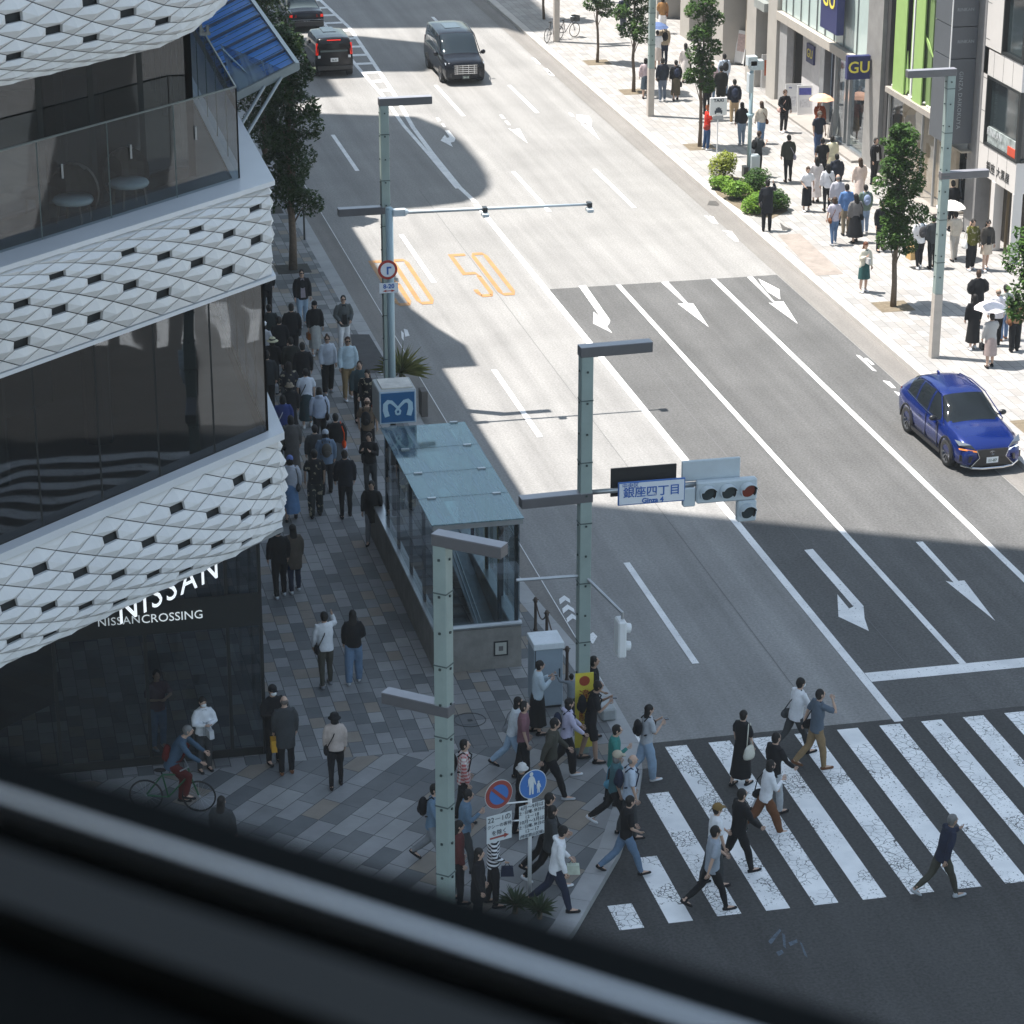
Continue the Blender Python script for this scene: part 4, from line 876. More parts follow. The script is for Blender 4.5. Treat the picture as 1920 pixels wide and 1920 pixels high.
for y in (53.7, 55.3, 56.9, 58.3): b = MB(); b.box(x0 + .05, x0 + .12, y, y + .08, 1.17, zr - .03); b.box(x1 - .12, x1 - .05, y, y + .08, 1.17, zr - .03); b.box(x0 + .12, x1 - .12, y, y + .08, zr - .12, zr - .03); mk('frame', lc(b, ok), mat('post_dark', (0, 0, 0)), ke)
b = MB(); b.box(x0 - .03, x1 + .03, y0 - .03, y0 + .05, zr - .14, zr - .03); mk('front_beam', lc(b, ok), M_steel, ke)
b = MB()
for k in range(14): b.box(x0 + .22, x1 - .75, y0 + .35 + k * .42, y0 + .77 + k * .42, -.6, .05 - .02 + k * .08)
mk('stairs', lc(b, ok), mat('stair_stone', (.10, .11, .115), .7, var=.2, sc=6), ke)
b = MB(); b.add([(x1 - .7, y0 + .25, .3), (x1 - .25, y0 + .25, .3), (x1 - .25, y1, 1.3), (x1 - .7, y1, 1.3)], [(0, 1, 2, 3)]); mk('inner_slope', lc(b, ok), mat('inner_slope_steel', (.22, .25, .27), .35, .4), ke)
b = MB(); b.tube([(x1 - .78, y0 + .4, 1.0), (x1 - .78, y1, 2.2)], .022, 8); b.tube([(x1 - .86, y0 + .4, .98), (x1 - .86, y1, 2.18)], .022, 8); mk('handrail', lc(b, ok), M_steel, ke)
b = MB(); b.box(x1 - .62, x1 - .30, y0 - .012, y0 - .002, .45, .80); f_ = mk('framed_plate', lc(b, ok), M_darkm, ke)
b = MB(); b.box(x1 - .585, x1 - .335, y0 - .016, y0 - .0125, .485, .765); mk('plate_face', lc(b, ok), mat('plate_cream', (.42, .42, .38), .6), f_)
b = MB(); b.box(x1 - .51, x1 - .41, y0 - .018, y0 - .0165, .57, .68); mk('plate_centre', lc(b, ok), mat('plate_grey', (.13, .12, .12), .6), f_)
# station box sign
ms = root('station_sign', (10.2, 58.7, 3.0), 'blue and white cube station sign with curved M mark on top of entrance', 'sign'); om = (10.2, 58.7, 3.0)
q0 = AY(711, 797, 58.55); q1 = AY(780, 720, 58.55); X0, X1, Z0, Z1 = q0.x, AY(781, 760, 58.55).x, q0.z, AY(745, 732, 58.55).z
b = MB(); b.box(X0, X1, 58.55, 59.5, Z0, Z1); mk('sign_box', lc(b, om), mat('sign_box_grey', (.36, .38, .38), .5, var=.06), ms, bevel=.02)
b = MB(); b.box(X0 + .1, X1 - .06, 58.68, 59.4, Z1 + .001, Z1 + .03); mk('lid', lc(b, om), mat('stained_white_lid', (.58, .55, .50), .6, var=.3, sc=2), ms)
b = MB(); b.box(X0 + .015, X1 - .015, 58.538, 58.549, Z0 + .015, Z1 - .015); mk('white_border', lc(b, om), mat('border_pale_blue', (.42, .52, .62), .5), ms, bevel=.004)
b = MB(); b.box(X0 + .05, X1 - .05, 58.528, 58.537, Z0 + .05, Z1 - .05); mk('blue_face', lc(b, om), mat('metro_blue', (.012, .10, .25), .35, var=.05), ms, bevel=.003)
b = MB(); b.tube([(10.2, 59, 1.2), (10.2, 59, Z0)], .07, 10); mk('stem', lc(b, om), M_darkm, ms)
def ribbon(pts, wd, y, mb_):
    """flat stroke of varying width in the x-z plane, 12 mm thick"""
    n = len(pts); vs = []; 
    for i, p in enumerate(pts):
        a = Vector(pts[max(i - 1, 0)]); c = Vector(pts[min(i + 1, n - 1)]); d = (c - a).normalized(); nn = Vector((-d.y, d.x)); w__ = wd[i] / 2
        for s in (1, -1):
            for yy in (y, y + .012): vs.append((p[0] + nn.x * w__ * s, yy, p[1] + nn.y * w__ * s))
    fs = []
    for i in range(n - 1): k = i * 4; fs += [(k, k + 4, k + 6, k + 2), (k + 1, k + 3, k + 7, k + 5), (k, k + 1, k + 5, k + 4), (k + 2, k + 6, k + 7, k + 3)]
    mb_.add(vs, fs)
b = MB(); cxm, czm, sc_ = (X0 + X1) / 2, (Z0 + Z1) / 2, (X1 - X0) / 1.0
def P_(t): return (cxm + t[0] * sc_, czm + t[1] * sc_)
half = [(-.285, -.235), (-.335, -.06), (-.33, .10), (-.26, .175), (-.17, .16), (-.08, .07), (0, -.02), (.062, -.10), (.045, -.17), (0, -.195)]
wds = [.13, .135, .125, .11, .09, .07, .065, .055, .055, .055]
ribbon([P_(t) for t in half], [w__ * sc_ for w__ in wds], 58.514, b); ribbon([P_((-t[0], t[1])) for t in half], [w__ * sc_ for w__ in wds], 58.5138, b)
mk('curved_mark', lc(b, om), mat('mark_pale', (.42, .58, .68), .4, var=0), ms)
# --- grey cabinet
cb = root('utility_cabinet', (11.85, 50.2, KZ), 'tall pale blue grey utility cabinet with white lid beside the entrance', 'cabinet'); oc2 = (11.85, 50.2, KZ)
b = MB(); b.box(11.54, 12.16, 49.9, 50.5, .2, 1.52); mk('cabinet_body', lc(b, oc2), mat('cabinet_blue_grey', (.26, .32, .38), .5, var=.06, sc=3), cb, bevel=.012)
b = MB(); b.box(11.52, 12.18, 49.86, 50.53, 1.52, 1.66); mk('lid', lc(b, oc2), mat('cabinet_lid', (.62, .66, .70), .45), cb, bevel=.012)
b = MB(); b.box(11.56, 12.14, 49.92, 50.48, KZ, .2); mk('plinth', lc(b, oc2), M_darkm, cb)
b = MB(); b.box(12.08, 12.1, 49.885, 49.899, .85, 1.05); b.box(11.56, 11.575, 49.89, 49.899, .25, 1.5); mk('door_handle', lc(b, oc2), M_darkm, cb)
# --- bollards with chains
M_bol = mat('bronze_brown_bollard', (.075, .055, .045), .5, .3)
BP = [(12.50, 53.95), (12.62, 52.45), (12.66, 50.9), (12.6, 49.2)]; BP = [tuple(G(1004, 1181, .15))[:2], tuple(G(1025, 1206, .15))[:2], tuple(G(1063, 1275, .15))[:2]]
bl = None
for i, p in enumerate(BP):
    b_lab = ['slim brown bollard nearest the glass corner of the station entrance', 'slim brown bollard between the entrance glass and the cabinet', 'slim brown bollard right behind the utility cabinet'][i]
    if bl is None:
        bl = root('bollard', (p[0], p[1], KZ), b_lab, 'bollard', 'chained bollards on the left kerb')
        b = MB(); b.lathe([(0, 0), (.055, 0), (.045, .03), (.036, .06), (.034, .66), (.05, .70), (.05, .76), (.03, .80), (0, .81)], 14); mk('post', b, M_bol, bl, smooth=True)
        b = MB(); b.tube([(-.07, 0, .74), (.07, 0, .74)], .014, 6); mk('chain_ring', b, M_bol, bl)
    else: copy_tree(bl, (p[0], p[1], KZ), 0, b_lab)
for i in range(2):
    p, q = Vector((*BP[i], KZ + .74)), Vector((*BP[i + 1], KZ + .74)); b = MB()
    pts = [p.lerp(q, t / 10) - Vector((0, 0, .30 * (1 - (t / 5 - 1) ** 2))) for t in range(11)]; b.tube(pts, .016, 6)
    tagged = mk('chain', b, M_bol, None, ['sagging chain between the two bollards nearest the entrance glass', 'sagging chain between the middle bollard and the cabinet bollard'][i], 'chain', 'bollard chains')
p = G(1138, 1345, KZ); b = MB(); b.box(p.x - .16, p.x + .16, p.y - .2, p.y + .35, KZ, KZ + .28); mk('stone_block', b, mat('pale_stone_block', (.34, .36, .37), .7), None, 'pale stone block on the kerb beside the crossing post', 'block', bevel=.04)
# --- round camera pole with the long arm
cp = root('camera_pole', (12.0, 69.5, KZ), 'round pale blue pole with long arm carrying two traffic cameras over the lanes', 'pole'); oc3 = (12.0, 69.5, KZ)
b = MB(); b.tube([(12.0, 69.5, KZ), (12.0, 69.5, 5.95)], .105, 16); b.ell((12, 69.5, 5.95), (.105, .105, .05), 16, 6); mk('pole', lc(b, oc3), M_paleblue, cp, smooth=True)
e1 = AY(1105, 384, 69.4); e0 = AY(750, 398, 69.5); b = MB(); b.tube([(12.15, 69.5, e0.z), (e1.x, 69.45, e1.z)], [.055, .035], 10); mk('arm', lc(b, oc3), M_pale, cp, smooth=True)
b = MB(); b.box(12.1, 12.42, 69.4, 69.6, e0.z - .09, e0.z + .09); b.tube([(12.42, 69.5, e0.z), (12.52, 69.5, e0.z)], [.12, .06], 12); mk('collar', lc(b, oc3), M_pale, cp)
for px, py in ((909, 395), (1105, 386)):
    c = AY(px, py, 69.4); b = MB(); b.box(c.x - .06, c.x + .06, 69.30, 69.52, c.z - .02, c.z + .10); cbm = mk('camera', lc(b, oc3), M_darkm, cp)
    b = MB(); b.box(c.x - .09, c.x + .09, 69.22, 69.5, c.z - .16, c.z - .05); mk('camera_shade', lc(b, oc3), M_pale, cbm, bevel=.02)
rs = root('road_sign', (12.0, 69.3, 3.5), 'red ringed round road sign with 8-20 plate on the far camera pole', 'sign'); orr = (12.0, 69.3, 3.5)
c = AY(727, 506, 69.34); b = MB(); b.tube([(c.x, 69.36, c.z), (c.x, 69.34, c.z)], .27, 28); mk('ring', lc(b, orr), mat('sign_red', (.38, .03, .02), .5, var=0), rs)
b = MB(); b.tube([(c.x, 69.339, c.z), (c.x, 69.333, c.z)], .20, 28); mk('face', lc(b, orr), mat('sign_white_face', (0, 0, 0)), rs)
b = MB(); b.box(c.x - .03, c.x + .02, 69.328, 69.332, c.z - .13, c.z + .04); b.box(c.x - .03, c.x + .1, 69.328, 69.332, c.z + .04, c.z + .09); mk('arrow_symbol', lc(b, orr), M_bl, rs)
d = AY(729, 540, 69.34); b = MB(); b.box(d.x - .26, d.x + .26, 69.34, 69.36, d.z - .14, d.z + .14); mk('time_plate', lc(b, orr), mat('sign_white_face', (0, 0, 0)), rs)
wtext('lettering', '8-20', .17, M_bl, (d.x, 69.335, d.z + .045), (1, 0, 0), (0, 0, 1), rs, orr, bold=.004)
b = MB(); b.add([(d.x - .17, 69.334, d.z - .08), (d.x - .07, 69.334, d.z - .045), (d.x - .07, 69.334, d.z - .115)], [(0, 1, 2)]); b.add([(d.x + .17, 69.334, d.z - .08), (d.x + .07, 69.334, d.z - .045), (d.x + .07, 69.334, d.z - .115)], [(0, 1, 2)]); b.box(d.x - .07, d.x + .07, 69.333, 69.3345, d.z - .09, d.z - .07); mk('arrow_symbol', lc(b, orr), mat('sign_red', (0, 0, 0)), rs)
# --- corner sign post with two discs and two plates
SD = Vector((.95, .31, 0)); SN = Vector((.31, -.95, 0)); SB = G(993, 1690, .15); SB = Vector((SB.x, SB.y, 0))
def onpl(px, py, off=0.0):
    """pixel ray meets the vertical sign plane through the post"""
    o = SB + SN * off; d = ray(px, py); t = (o.x * SN.x + o.y * SN.y) / (d.x * SN.x + d.y * SN.y); return Vector((d.x * t, d.y * t, CAM_H + d.z * t))
sp_ = root('sign_post', (SB.x, SB.y, KZ), 'slim white post carrying two round signs and two time plates at the corner', 'sign post'); oq = (SB.x, SB.y, KZ)
zt = onpl(993, 1450).z; b = MB(); b.tube([(SB.x, SB.y, KZ), (SB.x, SB.y, zt)], .038, 12); mk('post', lc(b, oq), M_white, sp_, smooth=True)
b = MB()
for py in (1490, 1524): a = onpl(993, py + 12, .04); c = onpl(935, py + 18, .04); b.tube([a, c], .016, 6)
mk('bracket', lc(b, oq), M_white, sp_)
def disc(c, r, m, off, name, par, oo, n=32):
    c = c + SN * off; b = MB(); z = Vector((0, 0, 1)); vs = [c + SD * math.cos(2 * math.pi * k / n) * r + z * math.sin(2 * math.pi * k / n) * r for k in range(n)]; vs += [v - SN * .006 for v in vs]
    b.add(vs, [tuple(range(n)), tuple(range(2 * n - 1, n - 1, -1))] + [(k, (k + 1) % n, n + (k + 1) % n, n + k) for k in range(n)]); return mk(name, lc(b, oo), m, par)
def board(c, w2, h2, m, off, name, par, oo, rot=0, th=.006):
    c = c + SN * off; x = SD * math.cos(rot) + Vector((0, 0, math.sin(rot))); y = Vector((0, 0, math.cos(rot))) - SD * math.sin(rot)
    vs = [c + x * i * w2 + y * j * h2 for i, j in ((-1, -1), (1, -1), (1, 1), (-1, 1))]; vs += [v - SN * th for v in vs]
    b = MB(); b.add(vs, [(0, 1, 2, 3), (7, 6, 5, 4), (0, 1, 5, 4), (1, 2, 6, 5), (2, 3, 7, 6), (3, 0, 4, 7)]); return mk(name, lc(b, oo), m, par)
M_rd = mat('sign_red2', (.30, .06, .05), .5, var=.04); M_b2 = mat('sign_blue2', (.05, .17, .48), .5, var=.04); M_sw = mat('sign_white2', (.62, .66, .68), .5, var=.05)
npc = onpl(932, 1487); pdc = onpl(996, 1468)
n1 = root('no_parking_sign', npc, 'round blue no parking sign with red ring and bar on the left of the post', 'sign'); o1 = tuple(npc)
disc(npc, .285, M_sw, .06, 'rim', n1, o1); disc(npc, .275, M_rd, .065, 'red_ring', n1, o1); disc(npc, .195, M_b2, .070, 'blue_field', n1, o1); board(npc, .195, .03, M_rd, .075, 'bar', n1, o1, R(-45), .004)
n2 = root('pedestrian_sign', pdc, 'round blue sign with white adult and child figures atop the corner post', 'sign'); o2 = tuple(pdc)
disc(pdc, .285, M_sw, .06, 'rim', n2, o2); disc(pdc, .270, M_b2, .066, 'blue_field', n2, o2)
def fig(c, sc, par, oo, name):
    pl = [(-.07, .0), (-.075, .13), (-.04, .19), (.04, .19), (.075, .13), (.11, .0), (.085, -.01), (.055, .07), (.05, -.2), (.015, -.2), (.0, -.02), (-.015, -.2), (-.05, -.2), (-.05, .06), (-.085, -.02)]
    b = MB(); z = Vector((0, 0, 1)); cc = c + SN * .075; vs = [cc + SD * x * sc + z * y * sc for x, y in pl]; n = len(pl); b.add(vs + [v - SN * .003 for v in vs], [tuple(range(n)), tuple(range(2 * n - 1, n - 1, -1))] + [(k, (k + 1) % n, n + (k + 1) % n, n + k) for k in range(n)])
    hc_ = cc + z * .24 * sc; m_ = 12; b.add([hc_ + SD * math.cos(k * math.tau / m_) * .042 * sc + z * math.sin(k * math.tau / m_) * .048 * sc for k in range(m_)], [tuple(range(m_))]); mk(name, lc(b, oo), M_sw, par)
fig(pdc - SD * .04 + Vector((0, 0, -.005)), .92, n2, o2, 'adult_symbol'); fig(pdc + SD * .11 - Vector((0, 0, .09)), .50, n2, o2, 'child_symbol')
M_lt = mat('plate_black_letters', (.03, .04, .06), .5, var=0)
for (qa, qb, lab, lines, sz) in ((onpl(933, 1549), (.26, .27), 'white plate with red arrow and taxi waiting hours below the no parking disc', ['22－1の', 'タクシーの客待ち', 'を除く'], (.14, .085, .11)), (onpl(994, 1535), (.265, .335), 'white plate of season and hour limits below the pedestrian disc', ['4月～9月は', '土･日曜､休日の', '12－18', '10月～3月は', '土･日曜､休日の', '12－17', '(特定禁止区域)'], (.098, .08, .10, .095, .08, .10, .076))):
    t_ = root('time_plate', qa, lab, 'sign', 'time plates on the corner post'); ob = tuple(qa)
    board(qa, qb[0], qb[1], M_sw, .06, 'plate', t_, ob)
    n = len(lines)
    for i, (ln, s) in enumerate(zip(lines, sz)):
        zz = qb[1] - .055 - i * ((2 * qb[1] - .10) / (n - 1 if n > 3 else n)); c = qa + SN * .066 + Vector((0, 0, zz if n > 3 else qb[1] - .09 - i * .135))
        wtext('lettering', ln, s, M_lt, c, SD, (0, 0, 1), t_, ob, ext=.0015)
    if n == 3:
        b = MB(); c = qa + SN * .066 - Vector((0, 0, .18)); z = Vector((0, 0, 1)); pl = [(-.2, -.018), (.1, -.018), (.1, -.05), (.2, 0), (.1, .05), (.1, .018), (-.2, .018)]; b.add([c + SD * x + z * y for x, y in pl], [tuple(range(7))]); mk('arrow_symbol', lc(b, ob), M_rd, t_)
# --- taxi stand sign
p = G(1344, 292, KZ); tx = root('taxi_sign', p, 'white TAXI stand sign with a black cab symbol on a thin post', 'sign'); ox = tuple(p)
a = AY(1331, 183, p.y); c = AY(1362, 215, p.y); zt = (a.z + AY(1362, 182, p.y).z) / 2; zb3 = c.z; cx = (a.x + c.x) / 2
b = MB(); b.tube([(cx, p.y, KZ), (cx, p.y, zb3)], .025, 8); mk('post', lc(b, ox), M_white, tx)
b = MB(); b.box(a.x, c.x, p.y - .06, p.y + .02, zb3, zt); mk('board', lc(b, ox), M_white, tx, bevel=.01)
wtext('lettering', 'TAXI', .165, M_lt, (cx, p.y - .066, zt - .11), (1, 0, 0), (0, 0, 1), tx, ox, bold=.006, sp=1.1)
b = MB(); z = zb3 + .06
for xx0, xx1, zz0, zz1 in ((-.15, .15, .05, .15), (-.11, .11, .15, .24), (-.14, -.09, .0, .06), (.09, .14, .0, .06), (-.05, .05, .24, .28)): b.box(cx + xx0, cx + xx1, p.y - .068, p.y - .062, z + zz0 * .9, z + zz1 * .9)
mk('cab_symbol', lc(b, ox), M_lt, tx)
b = MB(); b.box(cx - .2, cx + .2, p.y - .05, p.y + .02, zb3 - .16, zb3 - .03); mk('notice_boxes', lc(b, ox), mat('grey_box_small', (.35, .36, .38), .5), tx)
# --- equipment pole on the sunny side
p = G(1403, 338, KZ); ep = root('equipment_pole', p, 'round pale pole with control boxes rising from the shrub bed', 'pole'); oe = tuple(p)
zz = lambda py: zat(1403, py, p.x, p.y)
b = MB(); b.tube([(p.x, p.y, KZ), (p.x, p.y, zz(115))], .075, 12); b.tube([(p.x, p.y, zz(222)), (p.x, p.y, zz(213))], [.08, .15], 12); mk('pole', lc(b, oe), M_paleblue, ep, smooth=True)
for (xa, xb, ya, yb, nm) in ((-.12, .38, 130, 112, 'top_box'), (-.22, .14, 122, 104, 'top_box'), (-.16, .02, 172, 136, 'side_box'), (.03, .36, 330, 290, 'control_box'), (-.24, -.06, 330, 310, 'control_box')):
    b = MB(); b.box(p.x + xa, p.x + xb, p.y - .22, p.y + .1, zz(ya), zz(yb)); mk(nm, lc(b, oe), M_pale if xb > .03 or nm != 'control_box' else M_darkm, ep, bevel=.015)
# --- parked bicycles
def bicycle(pos, rz, label, grp=None, col=(.10, .10, .11)):
    r_ = root('bicycle', pos, label, 'bicycle', grp, rz); mf = mat('bike_%d' % int(col[1] * 100), col, .35, .5)
    for y in (-.52, .52):
        b = MB(); N = 26; b.tube([(0, y + .32 * math.cos(k * math.tau / N), .33 + .32 * math.sin(k * math.tau / N)) for k in range(N + 1)], .018, 6, cap=False); w__ = mk('wheel', b, M_black, r_)
        b = MB()
        for k in range(8): a = k * math.pi / 8; b.tube([(0, y - .31 * math.cos(a), .33 - .31 * math.sin(a)), (0, y + .31 * math.cos(a), .33 + .31 * math.sin(a))], .004, 3)
        b.ell((0, y, .33), (.04, .03, .03), 8, 5); mk('spokes', b, M_steel, w__)
    b = MB(); S_, Hh, B_ = (0, -.18, .78), (0, .36, .80), (0, -.08, .30)
    for u, v in ((S_, Hh), (S_, B_), (Hh, B_), (B_, (0, -.52, .33)), (S_, (0, -.52, .33)), (Hh, (0, .52, .33)), (Hh, (0, .33, .95))): b.tube([u, v], .017, 6)
    mk('frame', b, mf, r_)
    b = MB(); b.tube([(-.26, .22, 1.0), (0, .34, .96), (.26, .22, 1.0)], .014, 6); mk('handlebar', b, M_steel, r_)
    b = MB(); b.ell((0, -.22, .88), (.07, .13, .035), 10, 6); b.tube([S_, (0, -.21, .87)], .014, 6); mk('saddle', b, M_black, r_)
    return r_
p = G(1035, 76, KZ); bicycle(p, R(-38), 'grey bicycle parked closest to the kerb by the far lamp post', 'bicycles parked by the far lamp post')
b_ = G(1062, 72, KZ); bk2 = bicycle(b_, R(-60), 'city bicycle with a dark front basket right of the far lamp post', 'bicycles parked by the far lamp post')
b = MB()
for i in range(6): b.box(-.18 + i * .07, -.17 + i * .07, .42, .68, .75, 1.0)
b.box(-.18, .18, .42, .68, .74, .76); b.box(-.18, .18, .42, .43, .76, 1.0); b.box(-.18, .18, .67, .68, .76, 1.0); mk('basket', b, M_darkm, bk2)
# cyclist bicycle on the corner
CB = G(325, 1520, KZ); bcy = bicycle(CB, R(-105), 'bicycle with bright green frame ridden along the dark glass wall', None, (.02, .11, .05))  # frame green darkened to put the corner's dimness into the colour
# --- boards, posters and banners by the shops
def aboard(px, py, w, h, rz, lab, cat='board', col=(.72, .72, .72), dec=None, leg=True, name='sign_board'):
    p = G(px, py, KZ); r_ = root(name, p, lab, cat, None, rz); mt = mat('board_%d_%d' % (col[0] * 99, col[2] * 99), col, .5, var=.03)
    b = MB(); b.add([(-w / 2, 0, .12), (w / 2, 0, .12), (w / 2, .16, h), (-w / 2, .16, h), (-w / 2, .03, .12), (w / 2, .03, .12), (w / 2, .19, h), (-w / 2, .19, h)], [(0, 1, 2, 3), (7, 6, 5, 4), (0, 1, 5, 4), (1, 2, 6, 5), (2, 3, 7, 6), (3, 0, 4, 7)]); mk('panel', b, mt, r_)
    b = MB()
    for s in (-1, 1): b.tube([(s * w / 2, -.04, 0), (s * w / 2, .17, h)], .014, 6); b.tube([(s * w / 2, .40, 0), (s * w / 2, .19, h)], .014, 6)
    b.tube([(-w / 2, 0, .1), (w / 2, 0, .1)], .012, 6); mk('stand', b, M_white if col[0] > .5 else mat('pine_stand', (.42, .28, .12), .6), r_)
    if dec:
        for (x0, x1, z0, z1, dc) in dec:
            b = MB(); f = lambda z: -.006 + .16 * (z - .12) / (h - .12); b.quad((x0 * w, f(z0 * h), z0 * h), (x1 * w, f(z0 * h), z0 * h), (x1 * w, f(z1 * h), z1 * h), (x0 * w, f(z1 * h), z1 * h)); mk('print', b, mat('print_%d_%d_%d' % tuple(int(q * 99) for q in dc), dc, .5, var=.25, sc=9), r_)
    return r_
aboard(1487, 216, .62, 1.25, R(-8), 'plain white standing board left of the pair by the store', dec=[(-.3, -.1, .86, .9, (.15, .16, .3)), (-.35, .35, .3, .6, (.60, .60, .62))])
aboard(1509, 219, .62, 1.25, R(-8), 'white standing board with blue printed header right of the pair', dec=[(-.4, .4, .70, .92, (.08, .09, .35)), (-.35, .35, .3, .55, (.58, .58, .60))])
aboard(1439, 170, .50, 1.5, R(-10), 'poster with orange red figure on a wooden easel by the dark doorway', 'poster', (.60, .58, .56), [(-.3, .35, .42, .85, (.50, .10, .03))], name='poster_easel')
b = MB(); 
aboard(1372, 112, .55, 1.5, R(-60), 'white framed board by the beige pier farthest from the store', dec=[(-.35, .35, .5, .85, (.5, .47, .45))])
aboard(1386, 122, .55, 1.5, R(-60), 'white and red framed board by the beige pier nearer the store', dec=[(-.4, .4, .4, .9, (.55, .42, .40))])
for i, (px, py) in enumerate(((1560, 262), (1576, 260))):
    p = G(px, py, KZ); r_ = root('fabric_banner', p, ['white fabric banner leaning by the store door on the left', 'white fabric banner leaning by the store door on the right'][i], 'banner', 'white banners by the store door')
    b = MB(); b.add([(-.16, 0, .08), (.16, .1, .08), (.32, .05, 1.25), (.05, 0, 1.5), (-.1, -.06, .8)], [(0, 1, 2, 3, 4)]); mk('cloth', b, mat('banner_white_cloth', (.60, .60, .61), .7), r_)
    b = MB(); b.tube([(-.2, 0, 0), (-.12, 0, .8), (.05, 0, 1.52)], .012, 6); b.lathe([(0, 0), (.16, 0), (.16, .03), (0, .05)], 14); mk('pole_stand', b, M_darkm, r_)
# display chair with yellow bag at the right shop
p = AX(1880, 440, 33.9); p = G(1880, 441, KZ); r_ = root('display_chair', p, 'thin brass display chair in front of the shop at right', 'chair', None, R(30))
b = MB(); b.box(-.25, .25, -.25, .25, .43, .46); mk('seat', b, mat('tan_seat', (.30, .20, .10), .6), r_)
for sx_ in (-1, 1):
    for sy_ in (-1, 1): b = MB(); b.tube([(sx_ * .23, sy_ * .23, 0), (sx_ * .23, sy_ * .23, .43 if sy_ < 0 else .9)], .012, 6); mk('leg', b, mat('brass', (.45, .30, .08), .3, .8), r_)
def dbag(loc, col, lab):
    r_ = root('display_bag', loc, lab, 'handbag', None, R(20)); b = MB(); b.prism([(-.2, -.08), (.2, -.08), (.2, .08), (-.2, .08)], 0, .30); mk('bag_body', b, mat('dbag_%d' % (col[2] * 99), col, .5), r_, bevel=.03)
    b = MB(); b.tube([(-.1, 0, .29), (-.08, 0, .44), (.08, 0, .44), (.1, 0, .29)], .012, 6); mk('handle', b, mat('dbag_handle', (.25, .12, .04), .5), r_)
dbag((p.x, p.y, KZ + .46), (.62, .45, .05), 'mustard yellow handbag standing on the brass display chair')
dbag((p.x + .5, p.y - .1, KZ + .30), (.42, .42, .48), 'pale grey handbag beside the yellow one at the right shop')
b = MB(); b.box(-.2, .2, -.2, .2, 0, .3); q = MB(); r_ = root('display_plinth', (p.x + .5, p.y - .1, KZ), 'low brown plinth under the pale grey handbag', 'plinth'); mk('plinth_block', b, mat('plinth_brown', (.10, .08, .06), .6), r_, bevel=.01); b = MB(); b.box(-.22, .22, -.22, .22, -.0, .02); mk('foot', b, M_darkm, r_)
# thin post by the left trees
p = G(571, 449, KZ); b = MB(); b.tube([p, p + Vector((0, 0, 2.6))], .035, 8); mk('street_post', b, mat('street_post_grey', (.10, .11, .11), .5), None, 'thin grey street post beside the nearest left tree', 'post', smooth=True)
p = G(794, 778, KZ); b = MB(); b.box(p.x - .1, p.x + .1, p.y - .2, p.y + .2, KZ, KZ + .75); mk('barrier_block', b, mat('brown_grey_block', (.10, .09, .085), .7), None, 'dark upright block behind the station sign by the kerb', 'block', bevel=.02)
# ================================================================== PLANTS
def leafmat(name, a, b_, tr=.25):
    m = bpy.data.materials.new(name); m.use_nodes = True; n = m.node_tree; p = n.nodes['Principled BSDF']; p.inputs['Roughness'].default_value = .5; p.inputs['Specular IOR Level'].default_value = .18
    oi = n.nodes.new('ShaderNodeTexCoord'); v = n.nodes.new('ShaderNodeTexNoise'); v.inputs['Scale'].default_value = 2.2; v.inputs['Detail'].default_value = 4; n.links.new(oi.outputs['Object'], v.inputs['Vector'])
    r = n.nodes.new('ShaderNodeValToRGB'); r.color_ramp.elements[0].color = (*a, 1); r.color_ramp.elements[1].color = (*b_, 1); r.color_ramp.elements[0].position = .35; r.color_ramp.elements[1].position = .65
    n.links.new(v.outputs['Fac'], r.inputs[0]); n.links.new(r.outputs[0], p.inputs['Base Color'])
    t = n.nodes.new('ShaderNodeBsdfTranslucent'); n.links.new(r.outputs[0], t.inputs[0]); mx = n.nodes.new('ShaderNodeMixShader'); mx.inputs[0].default_value = tr
    n.links.new(p.outputs[0], mx.inputs[1]); n.links.new(t.outputs[0], mx.inputs[2]); n.links.new(mx.outputs[0], n.nodes['Material Output'].inputs[0]); return m
M_bark = mat('grey_brown_bark', (.13, .10, .075), .9, var=.3, sc=9, bump=.5, bsc=25)
L_dark = leafmat('dark_leaves', (.022, .045, .014), (.040, .078, .022)); L_mid = leafmat('mid_green_leaves', (.03, .075, .014), (.075, .15, .03))  # two leaf greens, dark and mid
L_lime = leafmat('lime_leaves', (.12, .24, .03), (.22, .36, .05)); L_yg = leafmat('yellow_green_leaves', (.18, .22, .03), (.30, .34, .06))
def leaves(mb_, c, r, n, size, rr, flat_=.6):
    for _ in range(n):
        while True:
            q = Vector((rr.uniform(-1, 1), rr.uniform(-1, 1), rr.uniform(-1, 1)))
            if q.length < 1: break
        q = q * (q.length ** -.35) if q.length > .01 else q
        p = Vector((c[0] + q.x * r[0], c[1] + q.y * r[1], c[2] + q.z * r[2])); s = size * rr.uniform(.6, 1.3)
        u = Vector((rr.uniform(-1, 1), rr.uniform(-1, 1), rr.uniform(-flat_, flat_))).normalized(); v = u.cross(Vector((rr.uniform(-.6, .6), rr.uniform(-.6, .6), 1))).normalized()
        mb_.add([p - u * s, p - v * s * .45, p + u * s, p + v * s * .45], [(0, 1, 2, 3)])
